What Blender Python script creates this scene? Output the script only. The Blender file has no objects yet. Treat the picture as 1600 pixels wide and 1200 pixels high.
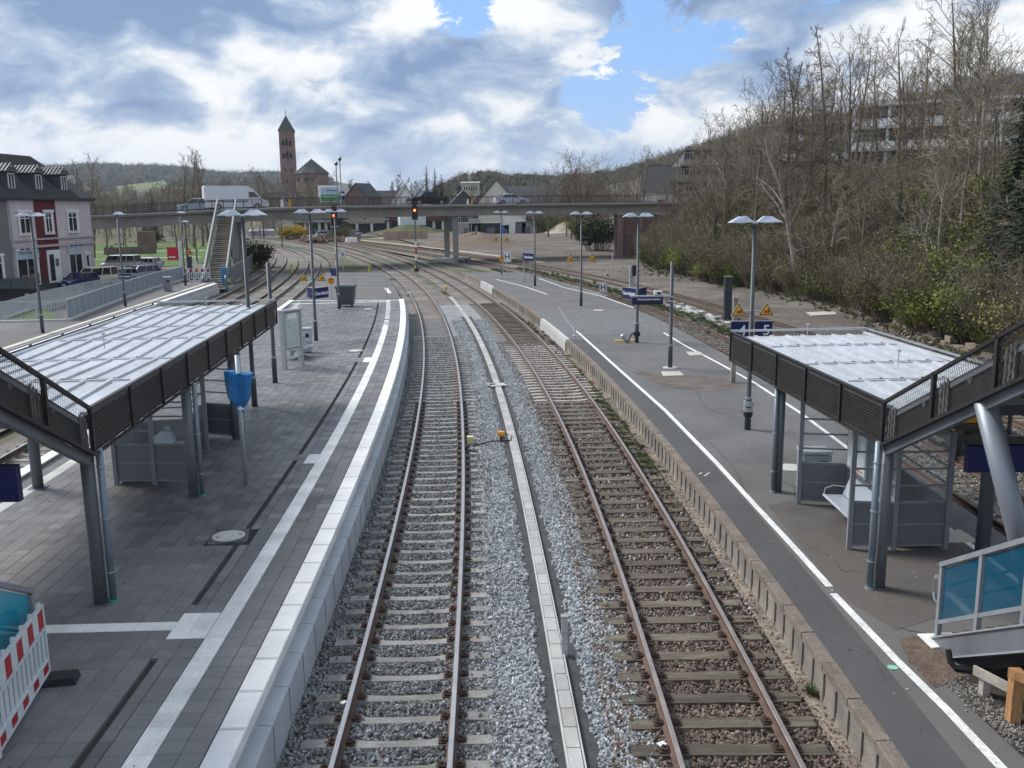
import bpy, bmesh, math, random
import numpy as np
from mathutils import Vector, Matrix, Euler
PI=math.pi; R=math.radians
sc=bpy.context.scene
COL=sc.collection

# ---------------------------------------------------------------- camera
F_PX=1450.; CAM_H=6.95; HZ=324.; ROLL=R(0.7); PITCH=math.atan((600-HZ)/F_PX)
cd=bpy.data.cameras.new('camera'); cam=bpy.data.objects.new('camera',cd); COL.objects.link(cam)
cd.sensor_width=36; cd.lens=36*F_PX/1600; cd.clip_start=.1; cd.clip_end=12000
cam.location=(0,0,CAM_H)
cam.matrix_world=Matrix.Translation((0,0,CAM_H)) @ Matrix.Rotation(PI/2-PITCH,4,'X') @ Matrix.Rotation(-ROLL,4,'Z')
sc.camera=cam
def G(px,py,z=0.):
    "world x,y of the point of the plane at height z seen at a photo pixel"
    u=(px-800)/F_PX; v=(600-py)/F_PX
    c,s=math.cos(ROLL),math.sin(ROLL); a=u*c+v*s; b=-u*s+v*c
    dy=math.cos(PITCH)+b*math.sin(PITCH); dz=-math.sin(PITCH)+b*math.cos(PITCH)
    t=(z-CAM_H)/dz
    return a*t,dy*t
def D(px,py,d):
    "world point at distance d ahead along a photo pixel"
    u=(px-800)/F_PX; v=(600-py)/F_PX
    c,s=math.cos(ROLL),math.sin(ROLL); a=u*c+v*s; b=-u*s+v*c
    dy=math.cos(PITCH)+b*math.sin(PITCH); dz=-math.sin(PITCH)+b*math.cos(PITCH)
    t=d/dy
    return a*t,d,CAM_H+dz*t

# ---------------------------------------------------------------- world, sun, exposure
SUN_EL,SUN_AZ=R(42),R(-62)      # azimuth measured from +Y (ahead) towards +X; negative = left
w=bpy.data.worlds.new('World'); sc.world=w; w.use_nodes=True
nt=w.node_tree; N=nt.nodes; L=nt.links; N.clear()
def wn(t,**k):
    n=N.new(t)
    for a,b in k.items(): setattr(n,a,b)
    return n
out=wn('ShaderNodeOutputWorld'); bg=wn('ShaderNodeBackground'); bg.inputs[1].default_value=.1
sky=wn('ShaderNodeTexSky',sky_type='NISHITA',sun_disc=False,sun_elevation=SUN_EL,sun_rotation=SUN_AZ,air_density=1.2,dust_density=.6)
tc=wn('ShaderNodeTexCoord'); sep=wn('ShaderNodeSeparateXYZ'); L.new(tc.outputs['Generated'],sep.inputs[0])
def mth(op,a,b=None,c=None,clamp=False):
    n=wn('ShaderNodeMath',operation=op,use_clamp=clamp)
    for i,v in enumerate((a,b,c)):
        if v is None: continue
        if isinstance(v,(int,float)): n.inputs[i].default_value=v
        else: L.new(v,n.inputs[i])
    return n.outputs[0]
zc=mth('MAXIMUM',sep.outputs[2],0.0); den=mth('ADD',zc,.16)
cx=mth('DIVIDE',sep.outputs[0],den); cy=mth('DIVIDE',sep.outputs[1],den)
comb=wn('ShaderNodeCombineXYZ'); L.new(cx,comb.inputs[0]); L.new(cy,comb.inputs[1])
def noise(vec,scale,detail=8,rough=.55,dist=0.,off=(0,0,0)):
    mp=wn('ShaderNodeMapping'); mp.inputs[1].default_value=off; L.new(vec,mp.inputs[0])
    n=wn('ShaderNodeTexNoise'); L.new(mp.outputs[0],n.inputs[0])
    n.inputs['Scale'].default_value=scale; n.inputs['Detail'].default_value=detail; n.inputs['Roughness'].default_value=rough; n.inputs['Distortion'].default_value=dist
    return n.outputs[0]
def ramp(v,stops):
    r=wn('ShaderNodeValToRGB'); L.new(v,r.inputs[0]); e=r.color_ramp.elements
    while len(e)<len(stops): e.new(.5)
    for q,(p,c) in zip(e,stops): q.position=p; q.color=(*c,1) if len(c)==3 else c
    return r.outputs[0]
def mix(f,a,b,mode='MIX'):
    n=wn('ShaderNodeMix',data_type='RGBA',blend_type=mode)
    if isinstance(f,(int,float)): n.inputs[0].default_value=f
    else: L.new(f,n.inputs[0])
    for i,v in ((6,a),(7,b)):
        if isinstance(v,tuple): n.inputs[i].default_value=(*v,1)
        else: L.new(v,n.inputs[i])
    return n.outputs[2]
def blob(dx,dz,rx,rz):
    "soft patch of sky round direction x/y = dx, z/y = dz"
    a=mth('DIVIDE',sep.outputs[0],mth('MAXIMUM',sep.outputs[1],.05)); b=mth('DIVIDE',sep.outputs[2],mth('MAXIMUM',sep.outputs[1],.05))
    a=mth('DIVIDE',mth('SUBTRACT',a,dx),rx); b=mth('DIVIDE',mth('SUBTRACT',b,dz),rz)
    d=mth('ADD',mth('MULTIPLY',a,a),mth('MULTIPLY',b,b))
    return mth('SUBTRACT',1,d,clamp=True)
cv3=wn('ShaderNodeCombineXYZ'); L.new(sep.outputs[0],cv3.inputs[0]); L.new(sep.outputs[1],cv3.inputs[1]); L.new(mth('MULTIPLY',sep.outputs[2],1.9),cv3.inputs[2])
V=cv3.outputs[0]
def warp(vec,scale,amt,off=(0,0,0)):
    "push the lookup direction about with a colour noise"
    mp=wn('ShaderNodeMapping'); mp.inputs[1].default_value=off; L.new(vec,mp.inputs[0]); n=wn('ShaderNodeTexNoise'); L.new(mp.outputs[0],n.inputs[0]); n.inputs['Scale'].default_value=scale; n.inputs['Detail'].default_value=2
    a=wn('ShaderNodeVectorMath',operation='SUBTRACT'); L.new(n.outputs['Color'],a.inputs[0]); a.inputs[1].default_value=(.5,.5,.5)
    m_=wn('ShaderNodeVectorMath',operation='MULTIPLY_ADD'); L.new(a.outputs[0],m_.inputs[0]); m_.inputs[1].default_value=(amt,amt,amt); L.new(vec,m_.inputs[2]); return m_.outputs[0]
def puffs(vec,scale,off,detail=4.,rough=.5):
    mp=wn('ShaderNodeMapping'); mp.inputs[1].default_value=off; L.new(vec,mp.inputs[0]); v=wn('ShaderNodeTexVoronoi',feature='F1'); L.new(mp.outputs[0],v.inputs['Vector'])
    v.inputs['Scale'].default_value=scale; v.inputs['Detail'].default_value=detail; v.inputs['Roughness'].default_value=rough; v.normalize=True
    return mth('SUBTRACT',1,v.outputs['Distance'])
WV=warp(V,7.,.10)
big=noise(WV,3.6,4,.52,0,(3.4,1.2,.6)); det=noise(WV,13.,9,.70,0,(7,2,3)); low=noise(V,1.6,1,.5,0,(5,5,2))
pf=puffs(WV,9.,(2,4,1),2.,.5)
bigu=noise(WV,3.6,3,.52,0,(3.4,1.2,.6+.09))
relief=mth('MULTIPLY',mth('SUBTRACT',big,bigu),.75)
shade=mth('ADD',mth('MULTIPLY',big,.46),mth('MULTIPLY',det,.44))
shade=mth('ADD',shade,relief)
shade=mth('ADD',shade,mth('MULTIPLY',mth('SUBTRACT',pf,.60),.30)); shade=mth('ADD',shade,.05)
shade=mth('ADD',shade,mth('MULTIPLY',mth('SUBTRACT',low,.5),.16))
shade=mth('MULTIPLY_ADD',shade,1.5,-.272)
shade=mth('SUBTRACT',shade,mth('MULTIPLY',blob(-.45,.18,.24,.07),.10))
shade=mth('SUBTRACT',shade,mth('MULTIPLY',blob(-.14,.20,.20,.05),.04))
shade=mth('ADD',shade,mth('MULTIPLY',blob(.24,.10,.18,.06),.05))
shade=mth('ADD',shade,mth('MULTIPLY',blob(.42,.22,.30,.12),.04))
cloud=ramp(shade,[(.34,(1.55,2.2,3.6)),(.43,(2.2,2.95,4.25)),(.505,(3.0,3.7,4.8)),(.56,(4.0,4.6,5.4)),(.61,(5.3,5.6,6.0)),(.69,(6.5,6.6,6.7))])
edge=det
def hole(dx,dz,rx,rz,k=1.):
    m=mth('ADD',mth('MULTIPLY',blob(dx,dz,rx,rz),k),mth('MULTIPLY',mth('SUBTRACT',.5,edge),5.))
    return mth('MULTIPLY',mth('MULTIPLY',mth('SUBTRACT',m,.34),3.2,clamp=True),mth('MULTIPLY',blob(dx,dz,rx*1.15,rz*1.15),3.,clamp=True),clamp=True)
holes=mth('MAXIMUM',hole(.165,.176,.085,.050,1.1),mth('MAXIMUM',hole(-.045,.200,.035,.035,1.1),hole(.105,.112,.05,.055,.8)))
holes=mth('MAXIMUM',holes,hole(.30,.30,.20,.10,.9))
blue=mix(.70,sky.outputs[0],(1.5,3.1,6.5))
col=mix(holes,cloud,blue)
hz=mth('SUBTRACT',1,mth('MULTIPLY',sep.outputs[2],12),clamp=True)
col=mix(mth('MULTIPLY',hz,.40),col,(4.5,5.4,6.6))
L.new(col,bg.inputs[0]); L.new(bg.outputs[0],out.inputs[0])
w.cycles.sampling_method='MANUAL'; w.cycles.sample_map_resolution=512
sd=bpy.data.lights.new('sun','SUN'); sd.energy=2.5; sd.angle=R(22); sd.color=(1,.97,.93)
so=bpy.data.objects.new('sun',sd); COL.objects.link(so)
sdir=Vector((math.sin(SUN_AZ)*math.cos(SUN_EL),math.cos(SUN_AZ)*math.cos(SUN_EL),math.sin(SUN_EL)))
so.rotation_euler=sdir.to_track_quat('Z','Y').to_euler(); so.location=(-60,40,80)
vs=sc.view_settings; vs.view_transform='Standard'; vs.look='None'; vs.gamma=1; vs.use_curve_mapping=False; vs.exposure=0.66
sc.cycles.max_bounces=6; sc.cycles.diffuse_bounces=3; sc.cycles.glossy_bounces=3; sc.cycles.transparent_max_bounces=12
sc.cycles.transmission_bounces=4; sc.cycles.volume_bounces=0
sc.cycles.use_denoising=True

# ---------------------------------------------------------------- materials
MATS={}
def mat(name,col,rough=.8,var=.12,scale=2.,fine=0.,fscale=60.,bump=0.,bscale=40.,metal=0.,spec=None,col2=None,cfac=.5,stretch=None,rnd=0.,alpha=None,trans=0.,emit=None,estr=1.,wet=0.):
    if name in MATS: return MATS[name]
    m=bpy.data.materials.new(name); MATS[name]=m; m.use_nodes=True
    nt=m.node_tree; n=nt.nodes; l=nt.links; b=n['Principled BSDF']
    b.inputs['Roughness'].default_value=rough; b.inputs['Metallic'].default_value=metal
    if spec is not None: b.inputs['Specular IOR Level'].default_value=spec
    if trans: b.inputs['Transmission Weight'].default_value=trans
    if alpha is not None: b.inputs['Alpha'].default_value=alpha
    if emit: b.inputs['Emission Color'].default_value=(*emit,1); b.inputs['Emission Strength'].default_value=estr
    g=n.new('ShaderNodeNewGeometry'); pos=g.outputs['Position']
    if stretch:
        mp=n.new('ShaderNodeMapping'); mp.inputs[3].default_value=stretch; l.new(pos,mp.inputs[0]); pos=mp.outputs[0]
    def nz(s,d=5,r=.6):
        t=n.new('ShaderNodeTexNoise'); l.new(pos,t.inputs[0]); t.inputs['Scale'].default_value=s; t.inputs['Detail'].default_value=d; t.inputs['Roughness'].default_value=r; return t.outputs[0]
    def mx(f,a,c,mode='MIX'):
        t=n.new('ShaderNodeMix'); t.data_type='RGBA'; t.blend_type=mode
        if isinstance(f,float): t.inputs[0].default_value=f
        else: l.new(f,t.inputs[0])
        for i,v in ((6,a),(7,c)):
            if isinstance(v,tuple): t.inputs[i].default_value=(*v,1)
            else: l.new(v,t.inputs[i])
        return t.outputs[2]
    def rg(v,a,c):
        t=n.new('ShaderNodeMapRange'); l.new(v,t.inputs[0]); t.inputs[1].default_value=a; t.inputs[2].default_value=c; return t.outputs[0]
    lo=tuple(c*(1-var) for c in col); hi=tuple(min(1,c*(1+var)) for c in col)
    c=mx(rg(nz(scale),.35,.65),lo,hi)
    if col2: c=mx(rg(nz(scale*.45,6,.65),cfac-.09,cfac+.09),c,col2)
    if fine:
        v=rg(nz(fscale,3),.3,.7); t=n.new('ShaderNodeMath'); t.operation='MULTIPLY_ADD'; l.new(v,t.inputs[0]); t.inputs[1].default_value=2*fine; t.inputs[2].default_value=1-fine
        cc=n.new('ShaderNodeCombineColor'); [l.new(t.outputs[0],cc.inputs[i]) for i in range(3)]
        c=mx(1.,c,cc.outputs[0],'MULTIPLY')
    if rnd:
        oi=n.new('ShaderNodeObjectInfo'); t=n.new('ShaderNodeMath'); t.operation='MULTIPLY_ADD'; l.new(oi.outputs['Random'],t.inputs[0]); t.inputs[1].default_value=2*rnd; t.inputs[2].default_value=1-rnd
        cc=n.new('ShaderNodeCombineColor'); [l.new(t.outputs[0],cc.inputs[i]) for i in range(3)]
        c=mx(1.,c,cc.outputs[0],'MULTIPLY')
    l.new(c,b.inputs['Base Color'])
    if wet:
        t=n.new('ShaderNodeMapRange'); l.new(nz(.9,5,.6),t.inputs[0]); t.inputs[1].default_value=.42; t.inputs[2].default_value=.62; t.inputs[3].default_value=rough; t.inputs[4].default_value=rough-wet; l.new(t.outputs[0],b.inputs['Roughness'])
    if bump:
        bp=n.new('ShaderNodeBump'); bp.inputs[0].default_value=min(1,bump); bp.inputs[1].default_value=.02; l.new(nz(bscale,5,.65),bp.inputs['Height']); l.new(bp.outputs[0],b.inputs['Normal'])
    return m
conc=mat('concrete',(.40,.40,.38),.85,.12,1.5,.10,50,.3,30)
conc_old=mat('old_concrete',(.28,.25,.215),.9,.22,1.2,.2,35,.5,25,col2=(.17,.155,.135),cfac=.52)
conc_coping=mat('coping_concrete',(.20,.165,.135),.95,.2,3,.4,45,.8,40)
white_conc=mat('white_concrete',(.50,.50,.485),.8,.08,1.2,.06,40,.2,30)
white_slab=mat('white_slab',(.78,.785,.77),.75,.09,1.1,.08,30,.15,30,rnd=.05)
blue_conc=mat('precast_concrete',(.44,.475,.50),.8,.10,1,.08,30,.2,30,stretch=(1,1,.4))
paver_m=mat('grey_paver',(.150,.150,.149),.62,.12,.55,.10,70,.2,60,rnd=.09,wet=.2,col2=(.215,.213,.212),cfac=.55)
paver_s=mat('grey_paver_light',(.21,.21,.212),.6,.14,.55,.10,70,.2,60,rnd=.09,wet=.2)
joint_m=mat('paver_joint',(.05,.05,.05),.95,.2,3,.3,60)
tac_m=mat('tactile_white',(.82,.82,.79),.75,.12,1.4,.12,40,.1,30,rnd=.06)
asph=mat('asphalt',(.128,.127,.125),.85,.16,.5,.25,70,.35,90,col2=(.152,.142,.134),cfac=.57)
asph2=mat('dark_asphalt',(.080,.080,.080),.85,.12,.6,.2,70,.3,90)
asph_grit=mat('gritty_asphalt',(.15,.155,.155),.9,.2,3,.5,22,.6,40)
paint=mat('line_paint',(.76,.76,.74),.7,.12,2,.22,14,.1,40)
rail_side=mat('rail_rust',(.085,.055,.042),.75,.2,4,.2,50,.3,40,col2=(.125,.075,.052))
rail_top=mat('rail_polished',(.47,.47,.48),.42,.1,3,.1,30,metal=.7)
rail_top2=mat('rail_polished_dull',(.42,.37,.34),.42,.15,3,.1,30,metal=.8)
sleeper_c=mat('sleeper_concrete',(.285,.28,.262),.9,.2,2.5,.22,30,.4,30,rnd=.14,col2=(.20,.192,.175),cfac=.53)
sleeper_l=mat('sleeper_pale',(.42,.38,.34),.9,.15,2.5,.22,30,.4,30,rnd=.12)
sleeper_w=mat('sleeper_wood',(.145,.125,.095),.9,.35,5,.4,18,1,20,rnd=.3,stretch=(.25,2.6,1),col2=(.095,.075,.055),cfac=.55)
clip_m=mat('rusty_fastening',(.06,.035,.025),.8,.3,20)
stone_a=mat('ballast_grey',(.262,.270,.275),.9,.15,1.4,.25,40,rnd=.45,col2=(.20,.195,.185),cfac=.53)
stone_b=mat('ballast_pale',(.40,.42,.432),.85,.12,1.4,.2,40,rnd=.38,col2=(.33,.345,.355),cfac=.53)
stone_c=mat('ballast_brown',(.185,.140,.112),.9,.2,3,.25,40,rnd=.45)
stone_d=mat('ballast_old',(.25,.235,.21),.9,.2,3,.25,40,rnd=.35)
bed_a=mat('ballast_bed_grey',(.15,.155,.158),.95,.3,2.2,.55,24,1,26,col2=(.135,.132,.128))
bed_b=mat('ballast_bed_pale',(.25,.258,.262),.95,.2,1.5,.5,22,1,24)
bed_c=mat('ballast_bed_brown',(.125,.105,.088),.95,.3,1.5,.5,22,1,24,col2=(.17,.16,.145))
bed_d=mat('ballast_bed_far',(.20,.185,.165),.95,.25,.6,.4,12,.8,14,col2=(.145,.13,.11))
strip_m=mat('fine_dark_gravel',(.062,.064,.067),.95,.2,3,.55,55,.7,70)
galv=mat('galvanised_steel',(.45,.48,.50),.45,.08,3,.08,30,metal=.5)
steel_g=mat('grey_painted_steel',(.135,.148,.165),.45,.12,1.8,.10,25,col2=(.10,.108,.115),cfac=.56,stretch=(1,1,.35),bump=.08,bscale=8)
steel_l=mat('grey_frame_paint',(.235,.25,.272),.45,.10,2.5,.08,30,col2=(.20,.21,.222),cfac=.57,stretch=(1,1,.4))
panel_g=mat('grey_panel',(.155,.163,.18),.5,.05,1)
steel_dark=mat('brown_black_steel',(.022,.02,.019),.5,.3,3)
slat_m=mat('dark_slat',(.030,.027,.025),.45,.3,5,.2,25)
pole_m=mat('anthracite_pole',(.055,.065,.075),.5,.08,1)
lamp_w=mat('lamp_shade_grey',(.50,.56,.64),.4,.05,2)
roof_w=mat('roof_sheet',(.55,.575,.61),.40,.10,1.1,.10,9,metal=.2,col2=(.46,.475,.49),cfac=.56,bump=.06,bscale=2.5,stretch=(1,.45,1))
rib_m=mat('roof_rib',(.52,.545,.58),.42,.10,2,.08,12,metal=.15,col2=(.42,.43,.44),cfac=.56)
dark=mat('dark_void',(.012,.012,.014),.9,.2)
blue_sign=mat('sign_navy',(.008,.012,.09),.4,.05,1)
sign_w=mat('sign_white',(.8,.8,.8),.5,.02,1)
yellow=mat('warning_yellow',(.80,.42,.02),.5,.03,2)
black=mat('matt_black',(.012,.012,.012),.6,.1)
red=mat('signal_red',(.55,.02,.02),.5,.08,3)
blue_bag=mat('blue_sheet',(.01,.17,.42),.35,.12,4,bump=.5,bscale=9)
grass_m=mat('grass',(.060,.085,.020),.95,.3,.7,.4,9,.6,12,col2=(.11,.10,.05),cfac=.55)
grass_b=mat('bright_grass',(.075,.13,.022),.95,.25,.5,.3,9,.5,12)
leaf_g=mat('young_leaf',(.135,.165,.022),.8,.3,1,.2,8,rnd=.2)
leaf_d=mat('dark_leaf',(.022,.036,.012),.8,.3,1,rnd=.2)
bark=mat('bark',(.14,.11,.078),.95,.25,2,.25,14,rnd=.2)
twig=mat('twig',(.19,.155,.11),.95,.25,1,rnd=.22)
twig_g=mat('pale_twig',(.24,.21,.16),.95,.25,1,rnd=.2)
twig_r=mat('reddish_twig',(.145,.08,.055),.95,.25,1,rnd=.15)
bark_p=mat('pale_bark',(.27,.25,.21),.9,.25,2,.2,12)
rubble=mat('sandstone',(.23,.185,.14),.95,.25,1.2,.25,8,.8,14)
glass=mat('clear_glass',(.75,.85,.85),.05,.02,1,spec=.5,alpha=.16)
teal=mat('teal_glass',(.0,.070,.125),.08,.05,1,spec=.22,alpha=.84)
teal_b=mat('bright_teal_glass',(.0,.30,.42),.08,.08,1,spec=.6,alpha=.9)
glassd=mat('window_dark',(.02,.025,.03),.08,.3,1,spec=.6)

# ---------------------------------------------------------------- builders
class MB:
    def __init__(s): s.v=[]; s.f=[]; s.m=[]
    def add(s,vs,fs,mi=0):
        b=len(s.v); s.v+= [tuple(p) for p in vs]; s.f+=[tuple(i+b for i in f) for f in fs]; s.m+=[mi]*len(fs); return s
    def box(s,x,y,z,sx,sy,sz,rz=0.,mi=0,taper=1.,M=None):
        "centre x,y; z is the underside"
        vs=[]
        for k,t in ((0,1.),(1,taper)):
            for a,b in ((-1,-1),(1,-1),(1,1),(-1,1)):
                vs.append(Vector((a*sx/2*t,b*sy/2*t,k*sz)))
        T=Matrix.Translation((x,y,z))@Matrix.Rotation(rz,4,'Z')
        if M is not None: T=M@T
        return s.add([T@p for p in vs],[(3,2,1,0),(4,5,6,7),(0,1,5,4),(1,2,6,5),(2,3,7,6),(3,0,4,7)],mi)
    def beam(s,p,q,w,h,mi=0,up=(0,0,1)):
        p=Vector(p);q=Vector(q); d=(q-p).normalized(); u=Vector(up); r=d.cross(u)
        if r.length<1e-4: r=d.cross(Vector((0,1,0)))
        r.normalize(); u=r.cross(d)
        vs=[a+r*i*w/2+u*j*h/2 for a in (p,q) for i,j in ((-1,-1),(1,-1),(1,1),(-1,1))]
        return s.add(vs,[(3,2,1,0),(4,5,6,7),(0,1,5,4),(1,2,6,5),(2,3,7,6),(3,0,4,7)],mi)
    def tube(s,pts,rad,n=8,mi=0,cap=True):
        pts=[Vector(p) for p in pts]; rs=rad if isinstance(rad,(list,tuple)) else [rad]*len(pts)
        b=len(s.v); prev=None
        for i,p in enumerate(pts):
            d=(pts[min(i+1,len(pts)-1)]-pts[max(i-1,0)]).normalized()
            a=prev if prev is not None else (Vector((0,0,1)) if abs(d.z)<.9 else Vector((1,0,0)))
            r=(a-d*a.dot(d)).normalized(); prev=r; u=d.cross(r)
            for k in range(n):
                t=2*PI*k/n; s.v.append(tuple(p+(r*math.cos(t)+u*math.sin(t))*rs[i]))
        for i in range(len(pts)-1):
            for k in range(n):
                a=b+i*n+k; c=b+i*n+(k+1)%n; s.f.append((a,c,c+n,a+n)); s.m.append(mi)
        if cap:
            s.f.append(tuple(b+k for k in reversed(range(n)))); s.f.append(tuple(b+(len(pts)-1)*n+k for k in range(n))); s.m+=[mi,mi]
        return s
    def prism(s,poly,z0,z1,mi=0,mtop=None):
        n=len(poly); vs=[(p[0],p[1],z0) for p in poly]+[(p[0],p[1],z1) for p in poly]
        s.add(vs,[(i,(i+1)%n,(i+1)%n+n,i+n) for i in range(n)],mi)
        b=len(s.v)-2*n; s.f.append(tuple(b+n+i for i in range(n))); s.m.append(mi if mtop is None else mtop)
        s.f.append(tuple(b+i for i in reversed(range(n)))); s.m.append(mi); return s
    def extr(s,poly,M,depth,mi=0):
        "poly in local xy, extruded along local z, placed by M"
        n=len(poly); vs=[M@Vector((p[0],p[1],0)) for p in poly]+[M@Vector((p[0],p[1],depth)) for p in poly]
        return s.add(vs,[(i,(i+1)%n,(i+1)%n+n,i+n) for i in range(n)]+[tuple(reversed(range(n))),tuple(range(n,2*n))],mi)
    def quad(s,a,b,c,d,mi=0): return s.add([a,b,c,d],[(0,1,2,3)],mi)
    def mesh(s,name,mats,smooth=False,recalc=False):
        me=bpy.data.meshes.new(name); me.from_pydata(s.v,[],s.f)
        for m in (mats if isinstance(mats,(list,tuple)) else [mats]): me.materials.append(m)
        me.polygons.foreach_set('material_index',s.m)
        if recalc:
            bm=bmesh.new(); bm.from_mesh(me); bmesh.ops.recalc_face_normals(bm,faces=bm.faces); bm.to_mesh(me); bm.free()
        if smooth: me.polygons.foreach_set('use_smooth',[True]*len(me.polygons))
        me.update(); return me
    def build(s,name,mats,parent=None,smooth=False,loc=None,recalc=True,rz=0.):
        return link(name,s.mesh(name,mats,smooth,recalc),parent,loc,rz)
def link(name,me,parent=None,loc=None,rz=0.):
    o=bpy.data.objects.new(name,me); COL.objects.link(o)
    if parent is not None: o.parent=parent
    if loc is not None: o.location=loc
    if rz: o.rotation_euler=(0,0,rz)
    return o
def tag(o,label,cat,group=None,kind=None):
    o['label']=label; o['category']=cat
    if group: o['group']=group
    if kind: o['kind']=kind
    return o
def thing(name,label,cat,loc=(0,0,0),rz=0.,group=None):
    o=bpy.data.objects.new(name,None); COL.objects.link(o); o.location=loc; o.rotation_euler=(0,0,rz); o.empty_display_size=.2
    return tag(o,label,cat,group)
def struct(o,label=None):
    o['kind']='structure'
    if label: o['label']=label
    return o
def stuff(o,label,cat):
    o['kind']='stuff'; o['label']=label; o['category']=cat; return o
def dup(root,loc,rz,label,group=None,scale=None):
    c=root.copy(); COL.objects.link(c); c.location=loc; c.rotation_euler=(0,0,rz); c['label']=label
    if group: c['group']=group
    if scale: c.scale=scale
    for ch in root.children:
        d=ch.copy(); COL.objects.link(d); d.parent=c
        for g in ch.children:
            e=g.copy(); COL.objects.link(e); e.parent=d
    return c
def text_mesh(body,size,ext=.004,align='CENTER',bold=0.):
    cu=bpy.data.curves.new('lettering','FONT'); cu.body=body; cu.size=size; cu.extrude=ext; cu.align_x=align; cu.align_y='CENTER'; cu.offset=bold
    cu.resolution_u=3
    o=bpy.data.objects.new('lettering',cu); COL.objects.link(o); dg=bpy.context.evaluated_depsgraph_get(); dg.update()
    me=bpy.data.meshes.new_from_object(o.evaluated_get(dg)); bpy.data.objects.remove(o); return me
def text(body,size,m,parent,M,bold=.0,align='CENTER',name='lettering'):
    "lettering reads in the local xy plane of M, facing local +z"
    me=text_mesh(body,size,.003,align,bold); me.materials.clear(); me.materials.append(m)
    o=link(name,me,parent); o.matrix_local=M; return o
def frame(origin,xdir,up=(0,0,1)):
    "matrix whose x runs along xdir, y up, z out of the board"
    x=Vector(xdir).normalized(); y=Vector(up); z=x.cross(y).normalized(); y=z.cross(x)
    m=Matrix((x,y,z)).transposed().to_4x4(); m.translation=Vector(origin); return m
def curve(pts,deg):
    ys=np.array([p[0] for p in pts]); xs=np.array([p[1] for p in pts]); c=np.polyfit(ys,xs,deg); d=np.polyder(c); y0,y1=ys.min(),ys.max()
    def f(y):
        if y<y0: return float(np.polyval(c,y0)+np.polyval(d,y0)*(y-y0))
        if y>y1: return float(np.polyval(c,y1)+np.polyval(d,y1)*(y-y1))
        return float(np.polyval(c,y))
    def s(y): return float(np.polyval(d,min(max(y,y0),y1)))
    def off(y,t):
        "point t metres to the right of the curve at y"
        k=s(y); n=math.hypot(1,k); return f(y)+t/n, y-t*k/n
    off.f=f; off.s=s; return off
T1=curve([(10.7,-1.53),(16.9,-1.79),(19.6,-1.91),(25.5,-2.21),(31.5,-2.57),(36.7,-2.9),(52,-4.18),(67,-6.0),(84,-8.78),(107,-13.45),(132,-20.4),(163,-29.7),(190,-39.8),(218,-52.2),(246,-66)],5)
T2=curve([(10.6,2.99),(16.7,2.76),(25,2.45),(38,1.75),(46.5,1.18),(61,-.45),(75,-2.65),(95,-6.4),(113,-10.4),(145,-18.6),(178,-28.5),(215,-43),(246,-58)],5)
T3=curve([(14,11.5),(23,11.45),(43,10.75),(56,10.1),(68,8.9),(84,6.1),(112,-1.9),(140,-11),(170,-21.5),(205,-36),(246,-54)],5)
T4=curve([(14,17.2),(30,17.0),(45,16.2),(56,15.1),(62,14.4),(73,12.8),(85,10.7),(98,7.5),(112,3.2),(140,-6.4),(170,-17.5),(205,-33),(246,-51)],5)
T5=curve([(12,-13.4),(27,-14.15),(50,-15.9),(75,-18.35),(85,-19.6),(104,-22.3),(125,-26.4),(150,-32.7),(170,-39.5),(190,-47.5),(210,-57)],5)
T6=curve([(20,-19.1),(40,-20.2),(71,-22.65),(86,-24.2),(98,-25.9),(113,-28.7),(124,-30.8),(136,-33.6),(153,-38),(167,-42.3),(179,-47.3),(189,-51.7)],4)
def arange(a,b,s):
    n=max(1,int(round((b-a)/s))); return [a+(b-a)*i/n for i in range(n+1)]
def stations(cv,y0,y1,step):
    "y values so that points are step metres apart along the curve"
    r=[y0]
    while r[-1]<y1: r.append(r[-1]+step/math.hypot(1,cv.s(r[-1])))
    return r
def ribbon(cv,t0,t1,y0,y1,z,step=2.,mb=None,mi=0,zf=None):
    mb=mb or MB(); ys=arange(y0,y1,step); vs=[]
    for y in ys:
        vs.append((*cv(y,t0),z)); vs.append((*cv(y,t1),z))
    mb.add(vs,[(2*i,2*i+1,2*i+3,2*i+2) for i in range(len(ys)-1)],mi); return mb
def sweep(cv,prof,y0,y1,step=1.5,mb=None,mis=None,caps=True):
    "closed profile of (t,z) points swept along a curve"
    mb=mb or MB(); ys=arange(y0,y1,step); n=len(prof); b=len(mb.v)
    for y in ys:
        for t,z in prof: mb.v.append((*cv(y,t),z))
    for i in range(len(ys)-1):
        for k in range(n):
            a=b+i*n+k; c=b+i*n+(k+1)%n; mb.f.append((a,a+n,c+n,c)); mb.m.append(mis[k] if mis else 0)
    if caps:
        mb.f.append(tuple(b+k for k in range(n))); mb.f.append(tuple(b+(len(ys)-1)*n+k for k in reversed(range(n)))); mb.m+=[0,0]
    return mb
PARTS=bpy.data.collections.new('scatter_sources')
def src(name,me):
    o=bpy.data.objects.new(name,me); PARTS_C=bpy.data.collections.new(name); PARTS_C.objects.link(o); return o
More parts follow.
